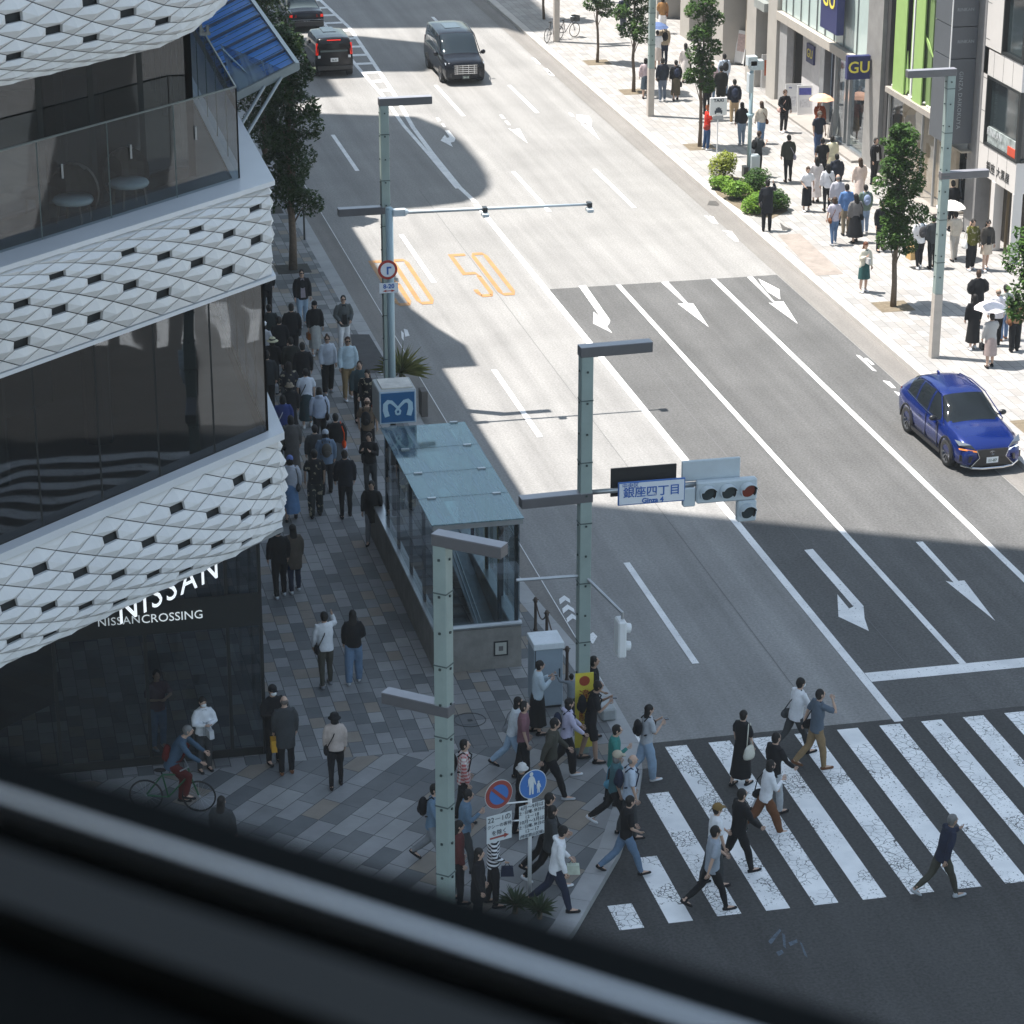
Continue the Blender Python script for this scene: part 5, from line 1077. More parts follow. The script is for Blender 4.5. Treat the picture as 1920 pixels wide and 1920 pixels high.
def tree(pos, z0, z1, rad, label, m, n, seed, lean=0, leaf=.085, trunk=.10, clumps=16, bulge=.5, grp=None):
    rr = random.Random(seed); r_ = root('street_tree', (pos[0], pos[1], KZ), label, 'tree', grp); z0 -= KZ; z1 -= KZ
    b = MB(); pts = [Vector((rr.uniform(-.05, .05) * (k > 0), rr.uniform(-.05, .05) * (k > 0), (z0 + (z1 - z0) * .85) * k / 7)) for k in range(8)]
    b.tube(pts, [trunk * 1.25, trunk, trunk * .92, trunk * .8, trunk * .62, trunk * .45, trunk * .3, trunk * .12], 9); cen = []
    for k in range(clumps):
        t = (k + .5) / clumps; z = z0 + (z1 - z0) * (t * .96 + .02); prof = (math.sin(math.pi * min(1, t * .80 + .17)) ** .75); a = k * 2.4 + rr.uniform(-.4, .4); rd = rad * prof * rr.uniform(.30, .72)
        c = Vector((math.cos(a) * rd, math.sin(a) * rd, z)); cen.append((c, prof)); s = pts[min(7, max(1, int(7 * z / (z1))))] ; s = Vector((s.x, s.y, max(z - .9 - rd * .6, z0 * .75)))
        if k % 1 == 0 and t < .9: b.tube([s, s.lerp(c, .55) + Vector((0, 0, .08)), c], [trunk * .32, trunk * .2, trunk * .06], 5)
    mk('trunk', b, M_bark, r_, smooth=True)
    b = MB()
    for c, prof in cen:
        rc = rad * (.33 + .20 * prof) * rr.uniform(.85, 1.15); leaves(b, c, (rc, rc, rc * .8), n // clumps, leaf, rr)
        for _ in range(3): q = c + Vector((rr.uniform(-1, 1), rr.uniform(-1, 1), rr.uniform(-.7, .9))) * rc * .95; leaves(b, q, (rc * .33,) * 3, n // clumps // 9, leaf, rr)
    leaves(b, (0, 0, (z0 + z1) / 2), (rad * .55, rad * .55, (z1 - z0) * .42), n // 12, leaf, rr)
    mk('crown', b, m, r_); return r_
GT1 = 'trees along the shaded pavement'; GT2 = 'thin trees along the sunny pavement'
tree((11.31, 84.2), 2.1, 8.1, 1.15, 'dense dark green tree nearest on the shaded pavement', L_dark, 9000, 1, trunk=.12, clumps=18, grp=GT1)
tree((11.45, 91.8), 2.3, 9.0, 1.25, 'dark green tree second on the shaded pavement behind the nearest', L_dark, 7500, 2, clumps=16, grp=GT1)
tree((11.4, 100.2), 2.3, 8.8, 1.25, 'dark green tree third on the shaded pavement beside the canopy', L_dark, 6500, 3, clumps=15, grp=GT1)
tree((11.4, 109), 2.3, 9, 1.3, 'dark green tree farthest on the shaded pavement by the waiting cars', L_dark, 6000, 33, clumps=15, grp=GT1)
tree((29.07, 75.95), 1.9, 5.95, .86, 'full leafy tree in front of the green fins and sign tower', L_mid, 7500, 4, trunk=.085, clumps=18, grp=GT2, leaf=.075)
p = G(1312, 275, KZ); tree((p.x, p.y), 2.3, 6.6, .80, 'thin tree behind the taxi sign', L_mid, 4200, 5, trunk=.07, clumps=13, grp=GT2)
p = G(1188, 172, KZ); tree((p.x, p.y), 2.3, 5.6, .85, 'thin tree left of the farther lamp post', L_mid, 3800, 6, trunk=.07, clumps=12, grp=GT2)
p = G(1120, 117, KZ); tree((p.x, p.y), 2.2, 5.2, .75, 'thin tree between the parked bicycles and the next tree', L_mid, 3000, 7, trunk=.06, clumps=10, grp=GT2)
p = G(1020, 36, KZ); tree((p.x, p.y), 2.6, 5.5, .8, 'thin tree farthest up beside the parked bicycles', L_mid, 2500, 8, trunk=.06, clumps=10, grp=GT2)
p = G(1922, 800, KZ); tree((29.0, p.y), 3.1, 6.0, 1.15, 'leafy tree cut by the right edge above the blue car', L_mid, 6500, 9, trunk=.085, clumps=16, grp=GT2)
M_soil = mat('tree_pit_soil', (.16, .13, .09), .9, var=.3, sc=6); M_soild = mat('tree_pit_dark', (.05, .05, .045), .9, var=.3, sc=6)
for i, (x, y) in enumerate(((29.07, 75.95), tuple(G(1312, 275, KZ))[:2], tuple(G(1188, 172, KZ))[:2], tuple(G(1120, 117, KZ))[:2], (29.0, G(1922, 800, KZ).y), (11.31, 84.2), (11.45, 91.8))):
    b = MB(); b.quad((x - .55, y - .55, KZ + .003), (x + .55, y - .55, KZ + .003), (x + .55, y + .55, KZ + .003), (x - .55, y + .55, KZ + .003)); mk('tree_pit', b, M_soil if i < 5 else M_soild, kind='structure')
# shrub bed on the sunny side
def shrub(px, py, r, h, m, n, seed, lab, leaf=.06):
    p = G(px, py, KZ); rr = random.Random(seed); r_ = root('shrub', p, lab, 'shrub', 'shrubs in the kerbside bed'); b = MB()
    for k in range(7): a = rr.uniform(0, 6.3); d = rr.uniform(0, r * .6); b.tube([(0, 0, 0), (math.cos(a) * d, math.sin(a) * d, h * .7)], .012, 4)
    mk('stems', b, M_bark, r_); b = MB()
    for k in range(9): a = rr.uniform(0, 6.3); d = rr.uniform(0, r * .7); leaves(b, (math.cos(a) * d, math.sin(a) * d, h * rr.uniform(.35, .8)), (r * .6, r * .6, h * .42), int(n * 1.5) // 9, leaf, rr)
    mk('foliage', b, m, r_)
shrub(1358, 338, .55, .95, L_yg, 1500, 1, 'yellow green bushy shrub highest in the kerbside bed')
shrub(1352, 355, .40, .45, L_lime, 700, 2, 'low sparse shrub at the kerb corner of the bed')
shrub(1385, 372, .60, .60, L_lime, 1500, 3, 'lime green shrub in the middle of the bed')
shrub(1420, 362, .60, .75, L_mid, 1700, 4, 'darker leafy shrub below the equipment pole')
shrub(1420, 398, .65, .62, L_lime, 1700, 5, 'bright green shrub left of the black coated person')
shrub(1452, 395, .55, .70, L_mid, 1500, 6, 'dark green shrub right of the black coated person')
flat('planting_bed', PX([(1328, 338), (1350, 325), (1440, 345), (1478, 395), (1448, 410), (1400, 402), (1345, 365)], KZ), KZ + .004, M_soil)
def spiky(px, py, h, n, seed, lab, m):
    p = G(px, py, KZ); rr = random.Random(seed); r_ = root('spiky_plant', p, lab, 'plant', 'spiky plants on the shaded pavement'); b = MB(); b.tube([(0, 0, 0), (0, 0, h * .35)], .05, 8); mk('stem', b, M_bark, r_); b = MB()
    for k in range(n):
        a = rr.uniform(0, 6.28); e = rr.uniform(.1, 1.2); L_ = h * rr.uniform(.5, .85); d = Vector((math.cos(a) * math.cos(e), math.sin(a) * math.cos(e), math.sin(e))); s = d.cross(Vector((0, 0, 1))).normalized() * .018
        o = Vector((0, 0, h * .3)); m1 = o + d * L_ * .6; m2 = o + d * L_ - Vector((0, 0, L_ * .16 * math.cos(e))); b.add([o - s, o + s, m1 + s, m2, m1 - s], [(0, 1, 2, 3, 4)])
    mk('leaf_blades', b, m, r_)
spiky(752, 722, 1.25, 130, 1, 'spiky long leaved plant behind the station sign box', leafmat('olive_blades', (.10, .12, .04), (.26, .25, .09)))
spiky(966, 1712, .55, 90, 2, 'dark spiky plant left of the corner sign post foot', leafmat('dark_blades', (.03, .05, .03), (.06, .09, .045)))
spiky(1012, 1722, .5, 90, 3, 'dark spiky plant right of the corner sign post foot', leafmat('dark_blades2', (.03, .05, .03), (.06, .09, .045)))
# ================================================================== PEOPLE
CT = bpy.data.textures.new('cloth_folds', 'CLOUDS'); CT.noise_scale = .16; CT.noise_depth = 2
PENDING = []
SKIN = mat('skin', (.50, .33, .25), .55, var=.04)
SKIN_D = mat('skin_tanned', (.36, .23, .17), .55, var=.04)
def cloth(c, pat=None):
    key = 'cloth_%s_%s' % ('_'.join('%03d' % int(x * 999) for x in c), pat or 'plain')
    if key in MC: return MC[key]
    m = mat(key, c, .85, var=.14, sc=7, spec=.2)
    if pat:
        n = m.node_tree; b = n.nodes['Principled BSDF']; tc = n.nodes.new('ShaderNodeTexCoord')
        def wave(d, sc):
            w_ = n.nodes.new('ShaderNodeTexWave'); w_.bands_direction = d; w_.inputs['Scale'].default_value = sc; w_.inputs['Distortion'].default_value = .6
            n.links.new(tc.outputs['Object'], w_.inputs['Vector'])
            g = n.nodes.new('ShaderNodeMath'); g.operation = 'GREATER_THAN'; g.inputs[1].default_value = .5; n.links.new(w_.outputs['Fac'], g.inputs[0]); return g.outputs[0]
        f = wave('Z', 4.5 if pat != 'fine' else 9)
        if pat == 'plaid':
            f2 = wave('X', 3.5); k = n.nodes.new('ShaderNodeMath'); k.operation = 'MULTIPLY_ADD'; k.inputs[1].default_value = .5; n.links.new(f, k.inputs[0])
            h = n.nodes.new('ShaderNodeMath'); h.operation = 'MULTIPLY'; h.inputs[1].default_value = .5; n.links.new(f2, h.inputs[0]); n.links.new(h.outputs[0], k.inputs[2]); f = k.outputs[0]
        if pat == 'print':
            v = n.nodes.new('ShaderNodeTexNoise'); v.inputs['Scale'].default_value = 9; n.links.new(tc.outputs['Object'], v.inputs['Vector'])
            g = n.nodes.new('ShaderNodeMath'); g.operation = 'GREATER_THAN'; g.inputs[1].default_value = .60; n.links.new(v.outputs['Fac'], g.inputs[0]); f = g.outputs[0]
        mx = n.nodes.new('ShaderNodeMix'); mx.data_type = 'RGBA'; n.links.new(f, mx.inputs[0]); mx.inputs[6].default_value = (*c, 1)
        alt = {'stripe': (.025, .027, .035), 'plaid': (.62, .60, .58), 'print': (.30, .27, .20), 'fine': (.42, .42, .44)}[pat]
        mx.inputs[7].default_value = (*alt, 1); n.links.new(mx.outputs[2], b.inputs['Base Color'])
    return m
def pend(o, vox, disp=0.0, extra=None, smooth=2):
    md = o.modifiers.new('r', 'REMESH'); md.mode = 'VOXEL'; md.voxel_size = vox; md.use_smooth_shade = True
    if smooth: s = o.modifiers.new('s', 'SMOOTH'); s.iterations = smooth; s.factor = .5
    if disp: d = o.modifiers.new('d', 'DISPLACE'); d.texture = CT; d.strength = disp; d.texture_coords = 'LOCAL'; d.mid_level = .5
    PENDING.append((o, extra))
def flush():
    dg = bpy.context.evaluated_depsgraph_get(); dg.update()
    new = []
    for o, ex in PENDING: new.append(bpy.data.meshes.new_from_object(o.evaluated_get(dg)))
    for (o, ex), me in zip(PENDING, new):
        o.modifiers.clear(); nm = o.data.name; o.data = me; me.shade_smooth()
        if ex and ex.v:
            bm = bmesh.new(); bm.from_mesh(me); t = bpy.data.meshes.new('t'); t.from_pydata([tuple(v) for v in ex.v], [], ex.f); bm.from_mesh(t); bm.to_mesh(me); bm.free(); bpy.data.meshes.remove(t); me.shade_smooth()
    PENDING.clear()
def adir(a, b, s):
    a, b = R(a), R(b); return Vector((s * math.sin(b), math.sin(a) * math.cos(b), -math.cos(a) * math.cos(b)))
ARMS = {  # upper forward, abduct, elbow, inward
    'd': (4, 9, 12, 0), 'f': (24, 8, 24, 2), 'b': (-26, 9, 10, 0), 'p': (16, 8, 112, 26), 'e': (68, 22, 125, 18), 'h': (0, 12, 54, 22), 'o': (34, 10, 112, 14), 'u': (95, 25, 40, 0), 'c': (18, 14, 75, 55), 'k': (-12, 26, 70, 40), 'w': (30, 16, 70, -6), 'g': (40, 14, 14, 6)}
def person(hx, hy, H, hd, stride, arms, hair, top, bottom, shoes, desc, **op):
    gz = op.get('gz', KZ); far = op.get('far', False)
    pz = gz + H * (.99 - (.03 if abs(stride) > 20 else 0))
    pos = op.get('at') or G(hx, hy, pz); pos = Vector((pos.x, pos.y, gz))
    near = pos.y < 62
    r_ = root('person', pos, 'person in ' + desc, 'person', op.get('group'), R(hd - 90))
    S = lambda x, y, z: Vector((x * H, y * H, z * H))
    lean = math.tan(R(op.get('lean', 3 if abs(stride) > 12 else 1)))
    st = stride * .80; sit = op.get('sit')
    # ---- skeleton
    legs = []
    for s in (-1, 1):
        a = st * s; kb = 8 if a > 0 else 30 if abs(st) > 12 else 4
        if sit: a, kb = (62 if s > 0 else 28), (75 if s > 0 else 35)
        hip = S(s * .052, 0, .0); t = adir(a, 2, s) * .245 * H; k = hip + t
        ak = k + adir(a - kb, 1, s) * .245 * H; legs.append([hip, k, ak, a - kb])
    low = min(l[2].z for l in legs); hz = -low + .042 * H
    if sit: hz = .52 * H
    for l in legs:
        for i in range(3): l[i] = l[i] + Vector((0, 0, hz))
    tz = lambda z: Vector((0, lean * (z - .5) * H, hz + (z - .49) * H))
    shw = .112 if not op.get('slim') else .101
    A = []
    for i, s in enumerate((-1, 1)):
        ua, ab, el, inn = ARMS[arms[i]]; sh = tz(.815) + Vector((s * shw * H, 0, 0))
        e_ = sh + adir(ua, ab, s) * .172 * H; w_ = e_ + adir(ua + el, -inn, s) * .148 * H; hd_ = (w_ - e_).normalized()
        A.append((sh, e_, w_, w_ + hd_ * .05 * H, hd_))
    hc = tz(.925) + Vector((0, .012 * H + (.018 * H if op.get('down') else 0), 0))
    # ---- body, one continuous surface
    b = MB(); h = H
    b.tube([tz(.47), tz(.52), tz(.60), tz(.70), tz(.78), tz(.83), tz(.85)], [(.075 * h, .055 * h), (.092 * h, .062 * h), (.078 * h, .054 * h), (.092 * h, .060 * h), (.100 * h, .058 * h), (.075 * h, .045 * h), (.03 * h, .03 * h)], 14, ref=(1, 0, 0))
    b.tube([tz(.82), hc - Vector((0, .004 * h, .03 * h))], .031 * h, 10); b.ell(hc, (.044 * h, .054 * h, .066 * h), 14, 10)
    for (hip, k, ak, an), s in zip(legs, (-1, 1)):
        b.tube([hip + Vector((0, 0, .01 * h)), hip * .5 + k * .5, k, k * .6 + ak * .4, ak], [.052 * h, .045 * h, .033 * h, .033 * h, .021 * h], 10)
        f = Vector((0, math.cos(R(an * .7)), math.sin(R(an * .7)))) if an < 0 and abs(st) > 12 else Vector((0, 1, 0))
        b.tube([ak - f * .02 * h, ak + f * .1 * h - Vector((0, 0, .02 * h))], [.026 * h, .018 * h], 8)
    ex = MB()
    for (sh, e_, w_, hnd, hd_), s in zip(A, (-1, 1)):
        b.tube([sh + Vector((-s * .02 * h, 0, .004 * h)), sh * .5 + e_ * .5, e_, e_ * .5 + w_ * .5, w_, hnd], [.028 * h, .026 * h, .021 * h, .020 * h, .0145 * h, (.024 * h, .013 * h)], 10)
        side = Vector((s * .2, 1, 0)); side = (side - hd_ * side.dot(hd_)).normalized(); nrm = hd_.cross(side)
        for q in range(4):   # four fingers of unequal length, bent, and a thumb off the side of the palm
            o_ = hnd - hd_ * .012 * h + side * (q - 1.5) * .0115 * h; L_ = (.036, .043, .040, .031)[q] * h
            p1 = o_ + hd_ * L_ * .6; p2 = p1 + (hd_ * .7 + nrm * .5 * -s).normalized() * L_ * .55
            ex.tube([o_, p1, p2], [.0055 * h, .005 * h, .0038 * h], 5)
        o_ = w_ + hd_ * .014 * h + side * .016 * h; ex.tube([o_, o_ + (hd_ + side * .8).normalized() * .026 * h, o_ + (hd_ * 1.5 + side * .5).normalized() * .045 * h], [.0065 * h, .006 * h, .0045 * h], 5)
    ex.add([hc + S(-.008, .048, .006), hc + S(.008, .048, .006), hc + S(0, .050, .026), hc + S(0, .066, -.002), hc + S(0, .05, -.008)], [(0, 3, 2), (1, 2, 3), (0, 4, 3), (1, 3, 4)])
    for s in (-1, 1): ex.ell(hc + S(s * .044, -.002, 0), (.006 * h, .012 * h, .018 * h), 6, 5)
    vox = .020 if pos.y < 75 else .027
    sk = SKIN_D if op.get('tan') else SKIN
    ob = mk('body', b, sk, r_); pend(ob, vox, 0, ex)
    if near:
        for s in (-1, 1):
            e = MB(); e.ell(hc + S(s * .017, .0495, .008), (.0065 * h, .004 * h, .004 * h), 6, 4); mk('eye', e, M_black, r_)
        e = MB(); e.ell(hc + S(0, .0505, -.032), (.013 * h, .004 * h, .003 * h), 6, 4); mk('lips', e, mat('lip', (.36, .14, .12), .5), r_)
    # ---- clothes
    kind, col = top[0], top[1]; pat = top[2] if len(top) > 2 else None; w_ = 1.13 if kind != 'coat' else 1.2
    c = MB(); bl = {'tee': .475, 'shirt': .46, 'knit': .48, 'jacket': .45, 'coat': .32, 'crop': .55, 'dress': .5, 'robe': .3}[kind]
    wd = 1.12 if kind in ('knit', 'jacket', 'shirt') else 1.22 if kind in ('coat', 'robe') else 1.07
    low_ = [tz(bl)] if bl < .5 else []
    c.tube(low_ + [tz(max(bl + .04, .52)), tz(.60), tz(.70), tz(.78), tz(.83), tz(.852)], ([(.098 * h * wd, .072 * h * wd)] if low_ else []) + [(.098 * h * wd, .070 * h * wd), (.090 * h * wd, .064 * h * wd), (.100 * h * wd, .068 * h * wd), (.106 * h, .066 * h), (.085 * h, .055 * h), (.04 * h, .04 * h)], 16, ref=(1, 0, 0))
    short = kind in ('tee', 'dress') or op.get('short')
    for (sh, e_, wr, hnd, hd_), s in zip(A, (-1, 1)):
        f = 1.15 if kind in ('knit', 'jacket', 'coat') else 1.0
        f *= 1.9 if kind == 'robe' else 1
        if short: c.tube([sh + Vector((-s * .025 * h, 0, .006 * h)), sh * .5 + e_ * .5, sh * .15 + e_ * .85], [.040 * h, .039 * h, .036 * h], 10)
        else: c.tube([sh + Vector((-s * .025 * h, 0, .006 * h)), sh * .5 + e_ * .5, e_, e_ * .5 + wr * .5, wr], [.040 * h, .036 * h * f, .032 * h * f, .029 * h * f, .024 * h * f], 10)
    if op.get('hood'): c.tube([tz(.84) + S(-.05, -.03, 0), tz(.86) + S(0, -.065, 0), tz(.84) + S(.05, -.03, 0)], .028 * h, 8)
    o = mk('top', c, cloth(col, pat), r_); pend(o, vox, .030 if near else .018)
    if op.get('inner'):   # shirt visible in an open jacket
        i_ = MB(); i_.add([tz(.84) + S(-.03, .052, 0), tz(.84) + S(.03, .052, 0), tz(.5) + S(.045, .092, 0), tz(.5) + S(-.045, .092, 0)], [(0, 1, 2, 3)]); mk('shirt_front', i_, cloth(op['inner']), r_)
    bk, bc = bottom[0], bottom[1]; bp_ = bottom[2] if len(bottom) > 2 else None
    c = MB()
    if bk in ('trousers', 'wide', 'shorts', 'slim'):
        f = {'trousers': 1.22, 'wide': 1.6, 'shorts': 1.35, 'slim': 1.1}[bk]
        c.tube([tz(.455), tz(.50), tz(.575)], [(.088 * h, .066 * h), (.100 * h, .072 * h), (.084 * h, .060 * h)], 14, ref=(1, 0, 0))
        for (hip, k, ak, an), s in zip(legs, (-1, 1)):
            if bk == 'shorts': c.tube([hip + Vector((0, 0, .02 * h)), hip * .5 + k * .5, hip * .05 + k * .95], [.060 * h, .056 * h, .050 * h], 10)
            else: c.tube([hip + Vector((0, 0, .02 * h)), hip * .5 + k * .5, k, k * .5 + ak * .5, ak + Vector((0, 0, -.006 * h))], [.060 * h, .052 * h * (f ** .5), .037 * h * f, .034 * h * f, (.027 if bk != 'slim' else .024) * h * f], 10)
    else:
        hem = {'skirt': .10, 'midi': .20, 'mini': .30, 'longdress': .08, 'dress': .24}[bk]; fl = op.get('flare', .30)
        N = 22; vs = []; fs = []; zz = [.60, .56, .50, .42, .32, .22, .14, .08]; zz = [z for z in zz if z > hem] + [hem]
        sw = st * .0022
        for i, z in enumerate(zz):
            t_ = (.6 - z) / .5; rx = (.080 + min(t_, .2) * .13 + max(0, t_ - .2) * fl * .12) * h; ry = (.060 + min(t_, .2) * .13 + max(0, t_ - .2) * (fl * .12 + abs(sw) * .9)) * h
            for k in range(N):
                a = 2 * math.pi * k / N; ff = 1 + .07 * t_ * math.sin(a * 7 + z * 9); p = tz(z) if z > .5 else Vector((0, lean * (z - .5) * h * .2, z * h + (hz - .49 * h)))
                vs.append(p + Vector((math.cos(a) * rx * ff, math.sin(a) * ry * ff, 0)))
        for i in range(len(zz) - 1):
            for k in range(N): fs.append((i * N + k, i * N + (k + 1) % N, (i + 1) * N + (k + 1) % N, (i + 1) * N + k))
        fs.append(tuple(range(N))); c.add(vs, fs)
    o = mk('bottom', c, cloth(bc, bp_), r_, smooth=True)
    if bk in ('trousers', 'wide', 'shorts', 'slim'): pend(o, vox, .028 if near else .015)
    for (hip, k, ak, an), s in zip(legs, (-1, 1)):
        c = MB(); f = Vector((0, math.cos(R(an * .7)), math.sin(R(an * .7)))) if an < 0 and abs(st) > 12 else Vector((0, 1, 0.0))
        u = f.cross(Vector((1, 0, 0))) * -1
        q = ak + Vector((0, 0, 0)) - Vector((0, 0, .022 * h))
        c.tube([q - f * .040 * h, q - f * .01 * h, q + f * .05 * h, q + f * .10 * h, q + f * .122 * h], [(.018 * h, .018 * h), (.026 * h, .026 * h), (.027 * h, .021 * h), (.025 * h, .016 * h), (.014 * h, .010 * h)], 10, ref=(1, 0, 0))
        c.tube([q, q + (k - ak).normalized() * .045 * h], .026 * h, 8)
        mk('shoe', c, cloth(shoes), r_, smooth=True)
    # ---- hair and headgear
    hs, hcol = hair; c = MB(); Mh = mat('hair_%d_%d' % (hcol[0] * 999, hcol[2] * 999), hcol, .62, var=.25, sc=14, spec=.3)
    if hs != 'bald':
        hcc = hc + S(0, -.010, .012); c.ell(hcc, (.050 * h, .058 * h, .064 * h), 14, 10)
        c.ell(hc + S(0, -.022, -.012), (.046 * h, .040 * h, .055 * h), 12, 8)
        if hs == 'bob': c.ell(hc + S(0, -.020, -.035), (.058 * h, .046 * h, .062 * h), 12, 8)
        if hs == 'long': c.tube([hc + S(0, -.022, .0), hc + S(0, -.036, -.06), hc + S(0, -.052, -.12), hc + S(0, -.062, -.19), hc + S(0, -.064, -.235)], [(.05 * h, .045 * h), (.056 * h, .030 * h), (.058 * h, .024 * h), (.048 * h, .018 * h), (.02 * h, .01 * h)], 12, ref=(1, 0, 0))
        if hs == 'bun': c.ell(hc + S(0, -.035, .068), (.024 * h, .024 * h, .022 * h), 10, 8)
        if hs == 'tail': c.tube([hc + S(0, -.05, .02), hc + S(0, -.075, -.03), hc + S(0, -.075, -.11)], [.018 * h, .022 * h, .008 * h], 8)
        o = mk('hair', c, Mh, r_); pend(o, .016, .030)
    else:
        c.ell(hc + S(0, -.022, -.004), (.047 * h, .038 * h, .040 * h), 12, 8); mk('hair', c, Mh, r_, smooth=True)
    if 'hat' in op:
        hk, c3 = op['hat']; c = MB(); t = hc + S(0, -.006, .020)
        if hk in ('cap', 'beanie'):
            c.ell(t, (.054 * h, .062 * h, .058 * h), 16, 10, keep=lambda q: q.z > -.012 * h)
            if hk == 'cap': c.add([t + S(-.036, .04, .004), t + S(.036, .04, .004), t + S(.028, .095, -.008), t + S(-.028, .095, -.008), t + S(-.036, .04, .012), t + S(.036, .04, .012), t + S(.028, .095, -.002), t + S(-.028, .095, -.002)], [(0, 1, 2, 3), (4, 5, 6, 7), (0, 1, 5, 4), (1, 2, 6, 5), (2, 3, 7, 6), (3, 0, 4, 7)])
        else:
            br = .105 if hk == 'straw' else .085
            c.lathe([(0, .052 * h), (.035 * h, .050 * h), (.054 * h, .035 * h), (.060 * h, 0), (br * h, -.018 * h), (br * h, -.022 * h), (.056 * h, -.006 * h)], 20, t)
        mk('hat', c, cloth(c3), r_, smooth=True)
        if hk == 'straw': c = MB(); c.lathe([(.060 * h, .004 * h), (.0605 * h, .016 * h), (.057 * h, .026 * h)], 20, t); mk('hat_band', c, M_black, r_)
    if op.get('mask'):
        c = MB(); c.ell(hc + S(0, .026, -.028), (.036 * h, .034 * h, .030 * h), 10, 8); mk('face_mask', c, cloth((.75, .77, .8)), r_, smooth=True)
    if op.get('glasses'):
        c = MB()
        for s in (-1, 1): c.ell(hc + S(s * .019, .052, .008), (.017 * h, .006 * h, .012 * h), 8, 6); c.bar(hc + S(s * .036, .05, .01), hc + S(s * .046, 0, .01), .004 * h)
        c.bar(hc + S(-.01, .056, .01), hc + S(.01, .056, .01), .004 * h); mk('glasses', c, M_black, r_)
    # ---- carried things are things of their own
    M4 = Matrix.Translation(pos) @ Matrix.Rotation(R(hd - 90), 4, 'Z')
    def own(name, mbx, m, lab, cat, smooth=True, parts=()):
        """own root, mesh local to it"""
        cc = sum((Vector(v) for v in mbx.v), Vector()) / len(mbx.v); base = Vector((cc.x, cc.y, min(v[2] for v in mbx.v)))
        t = root(name, M4 @ base, lab + ' ' + desc, cat, None, R(hd - 90))
        for nm, q, mm in [(parts[0] if parts else 'bag_body', mbx, m)] + list(parts[1:]):
            q.v = [tuple(Vector(v) - base) for v in q.v]; mk(nm, q, mm, t, smooth=smooth)
        return t
    for bg_ in op.get('bags', ()):
        k, c3 = bg_[0], bg_[1]; cn = bg_[2]; s = bg_[3] if len(bg_) > 3 else 1
        a_ = A[0 if s < 0 else 1]; c = MB(); q = MB(); mm = cloth(c3)
        if k == 'backpack':
            ctr = tz(.70) + S(0, -.125, 0); c.ell(ctr, (.078 * h, .052 * h, .115 * h), 16, 10); c.ell(ctr + S(0, -.035, -.03), (.055 * h, .03 * h, .055 * h), 12, 8)
            for x in (-.055, .055): q.tube([tz(.80) + S(x, -.07, 0), tz(.85) + S(x, -.01, .005), tz(.78) + S(x, .085, 0), tz(.64) + S(x * 1.4, .06, 0), tz(.62) + S(x * 1.5, -.07, 0)], (.012 * h, .004 * h) and .009 * h, 6)
            own('backpack', c, mm, cn + ' backpack on person in', 'backpack', parts=('pack', ('strap', q, mm)))
        elif k == 'tote':
            sh = a_[0]; ctr = tz(.50) + S(s * .14, -.03, 0); c.tube([ctr + S(0, 0, -.10), ctr + S(0, 0, -.06), ctr + S(0, 0, .03), ctr + S(0, 0, .07)], [(.05 * h, .09 * h), (.055 * h, .10 * h), (.03 * h, .085 * h), (.01 * h, .06 * h)], 12, ref=(1, 0, 0))
            for y in (-.05, .04): q.tube([ctr + S(0, y, .06), sh + S(s * .005, y * .4, .035)], .007 * h, 6)
            own('tote_bag', c, mm, cn + ' tote bag of person in', 'tote bag', parts=('bag_body', ('strap', q, mm)))
        elif k in ('shoulder', 'cross'):
            ctr = tz(.50) + S(s * .12, -.045, 0); c.ell(ctr, (.035 * h, .085 * h, .065 * h), 14, 8)
            tp = tz(.845) + S(-s * .05 if k == 'cross' else s * .07, 0, .012)
            q.tube([ctr + S(0, -.05, .04), tz(.70) + S(s * .03 if k == 'cross' else s * .12, -.085, 0), tp, tz(.72) + S(s * .03 if k == 'cross' else s * .11, .085, 0), ctr + S(0, .04, .04)], .007 * h, 6)
            own('shoulder_bag', c, mm, cn + ' shoulder bag on person in', 'shoulder bag', parts=('bag_body', ('strap', q, mm)))
        elif k in ('hand', 'paper', 'big'):
            hp = a_[3]; sz = {'hand': (.075, .03, .11), 'paper': (.085, .035, .15), 'big': (.11, .05, .27)}[k]
            z1 = hp.z - .05 * h; z0 = z1 - sz[2] * h; x, y = hp.x, hp.y
            c.add([(x + i * sz[1] * h, y + j * sz[0] * h * f, z) for z, f in ((z0, 1), (z1, .86)) for i, j in ((-1, -1), (1, -1), (1, 1), (-1, 1))], [(0, 1, 2, 3), (4, 5, 6, 7), (0, 1, 5, 4), (1, 2, 6, 5), (2, 3, 7, 6), (3, 0, 4, 7)])
            q.tube([(x, y - .04 * h, z1), (x, y, hp.z + .01), (x, y + .04 * h, z1)], .005 * h, 5)
            own('hand_bag' if k == 'hand' else 'shopping_bag', c, mm, cn + (' handbag' if k == 'hand' else ' shopping bag') + ' held by person in', 'bag', False, parts=('bag_body', ('handle', q, mm)))
            if op.get('logo') and k == 'paper': pass
        elif k == 'phone':
            hp = a_[3] + a_[4] * .03 * h; c.box(hp.x - .037, hp.x + .037, hp.y - .004, hp.y + .075, hp.z + .01, hp.z + .02); q.box(hp.x - .033, hp.x + .033, hp.y, hp.y + .071, hp.z + .021, hp.z + .022)
            own('phone', c, M_black, 'phone held by person in', 'phone', False, parts=('phone_case', ('screen', q, mat('phone_screen', (.05, .06, .08), .1))))
        elif k == 'umbrella':
            hp = a_[3]; tp = hp + S(-s * .06, -.02, .34); c.tube([hp - Vector((0, 0, .05)), hp + (tp - hp) * .97], .006, 6)
            N = 8; vs = [tp + Vector((0, 0, .02))]; fs = []
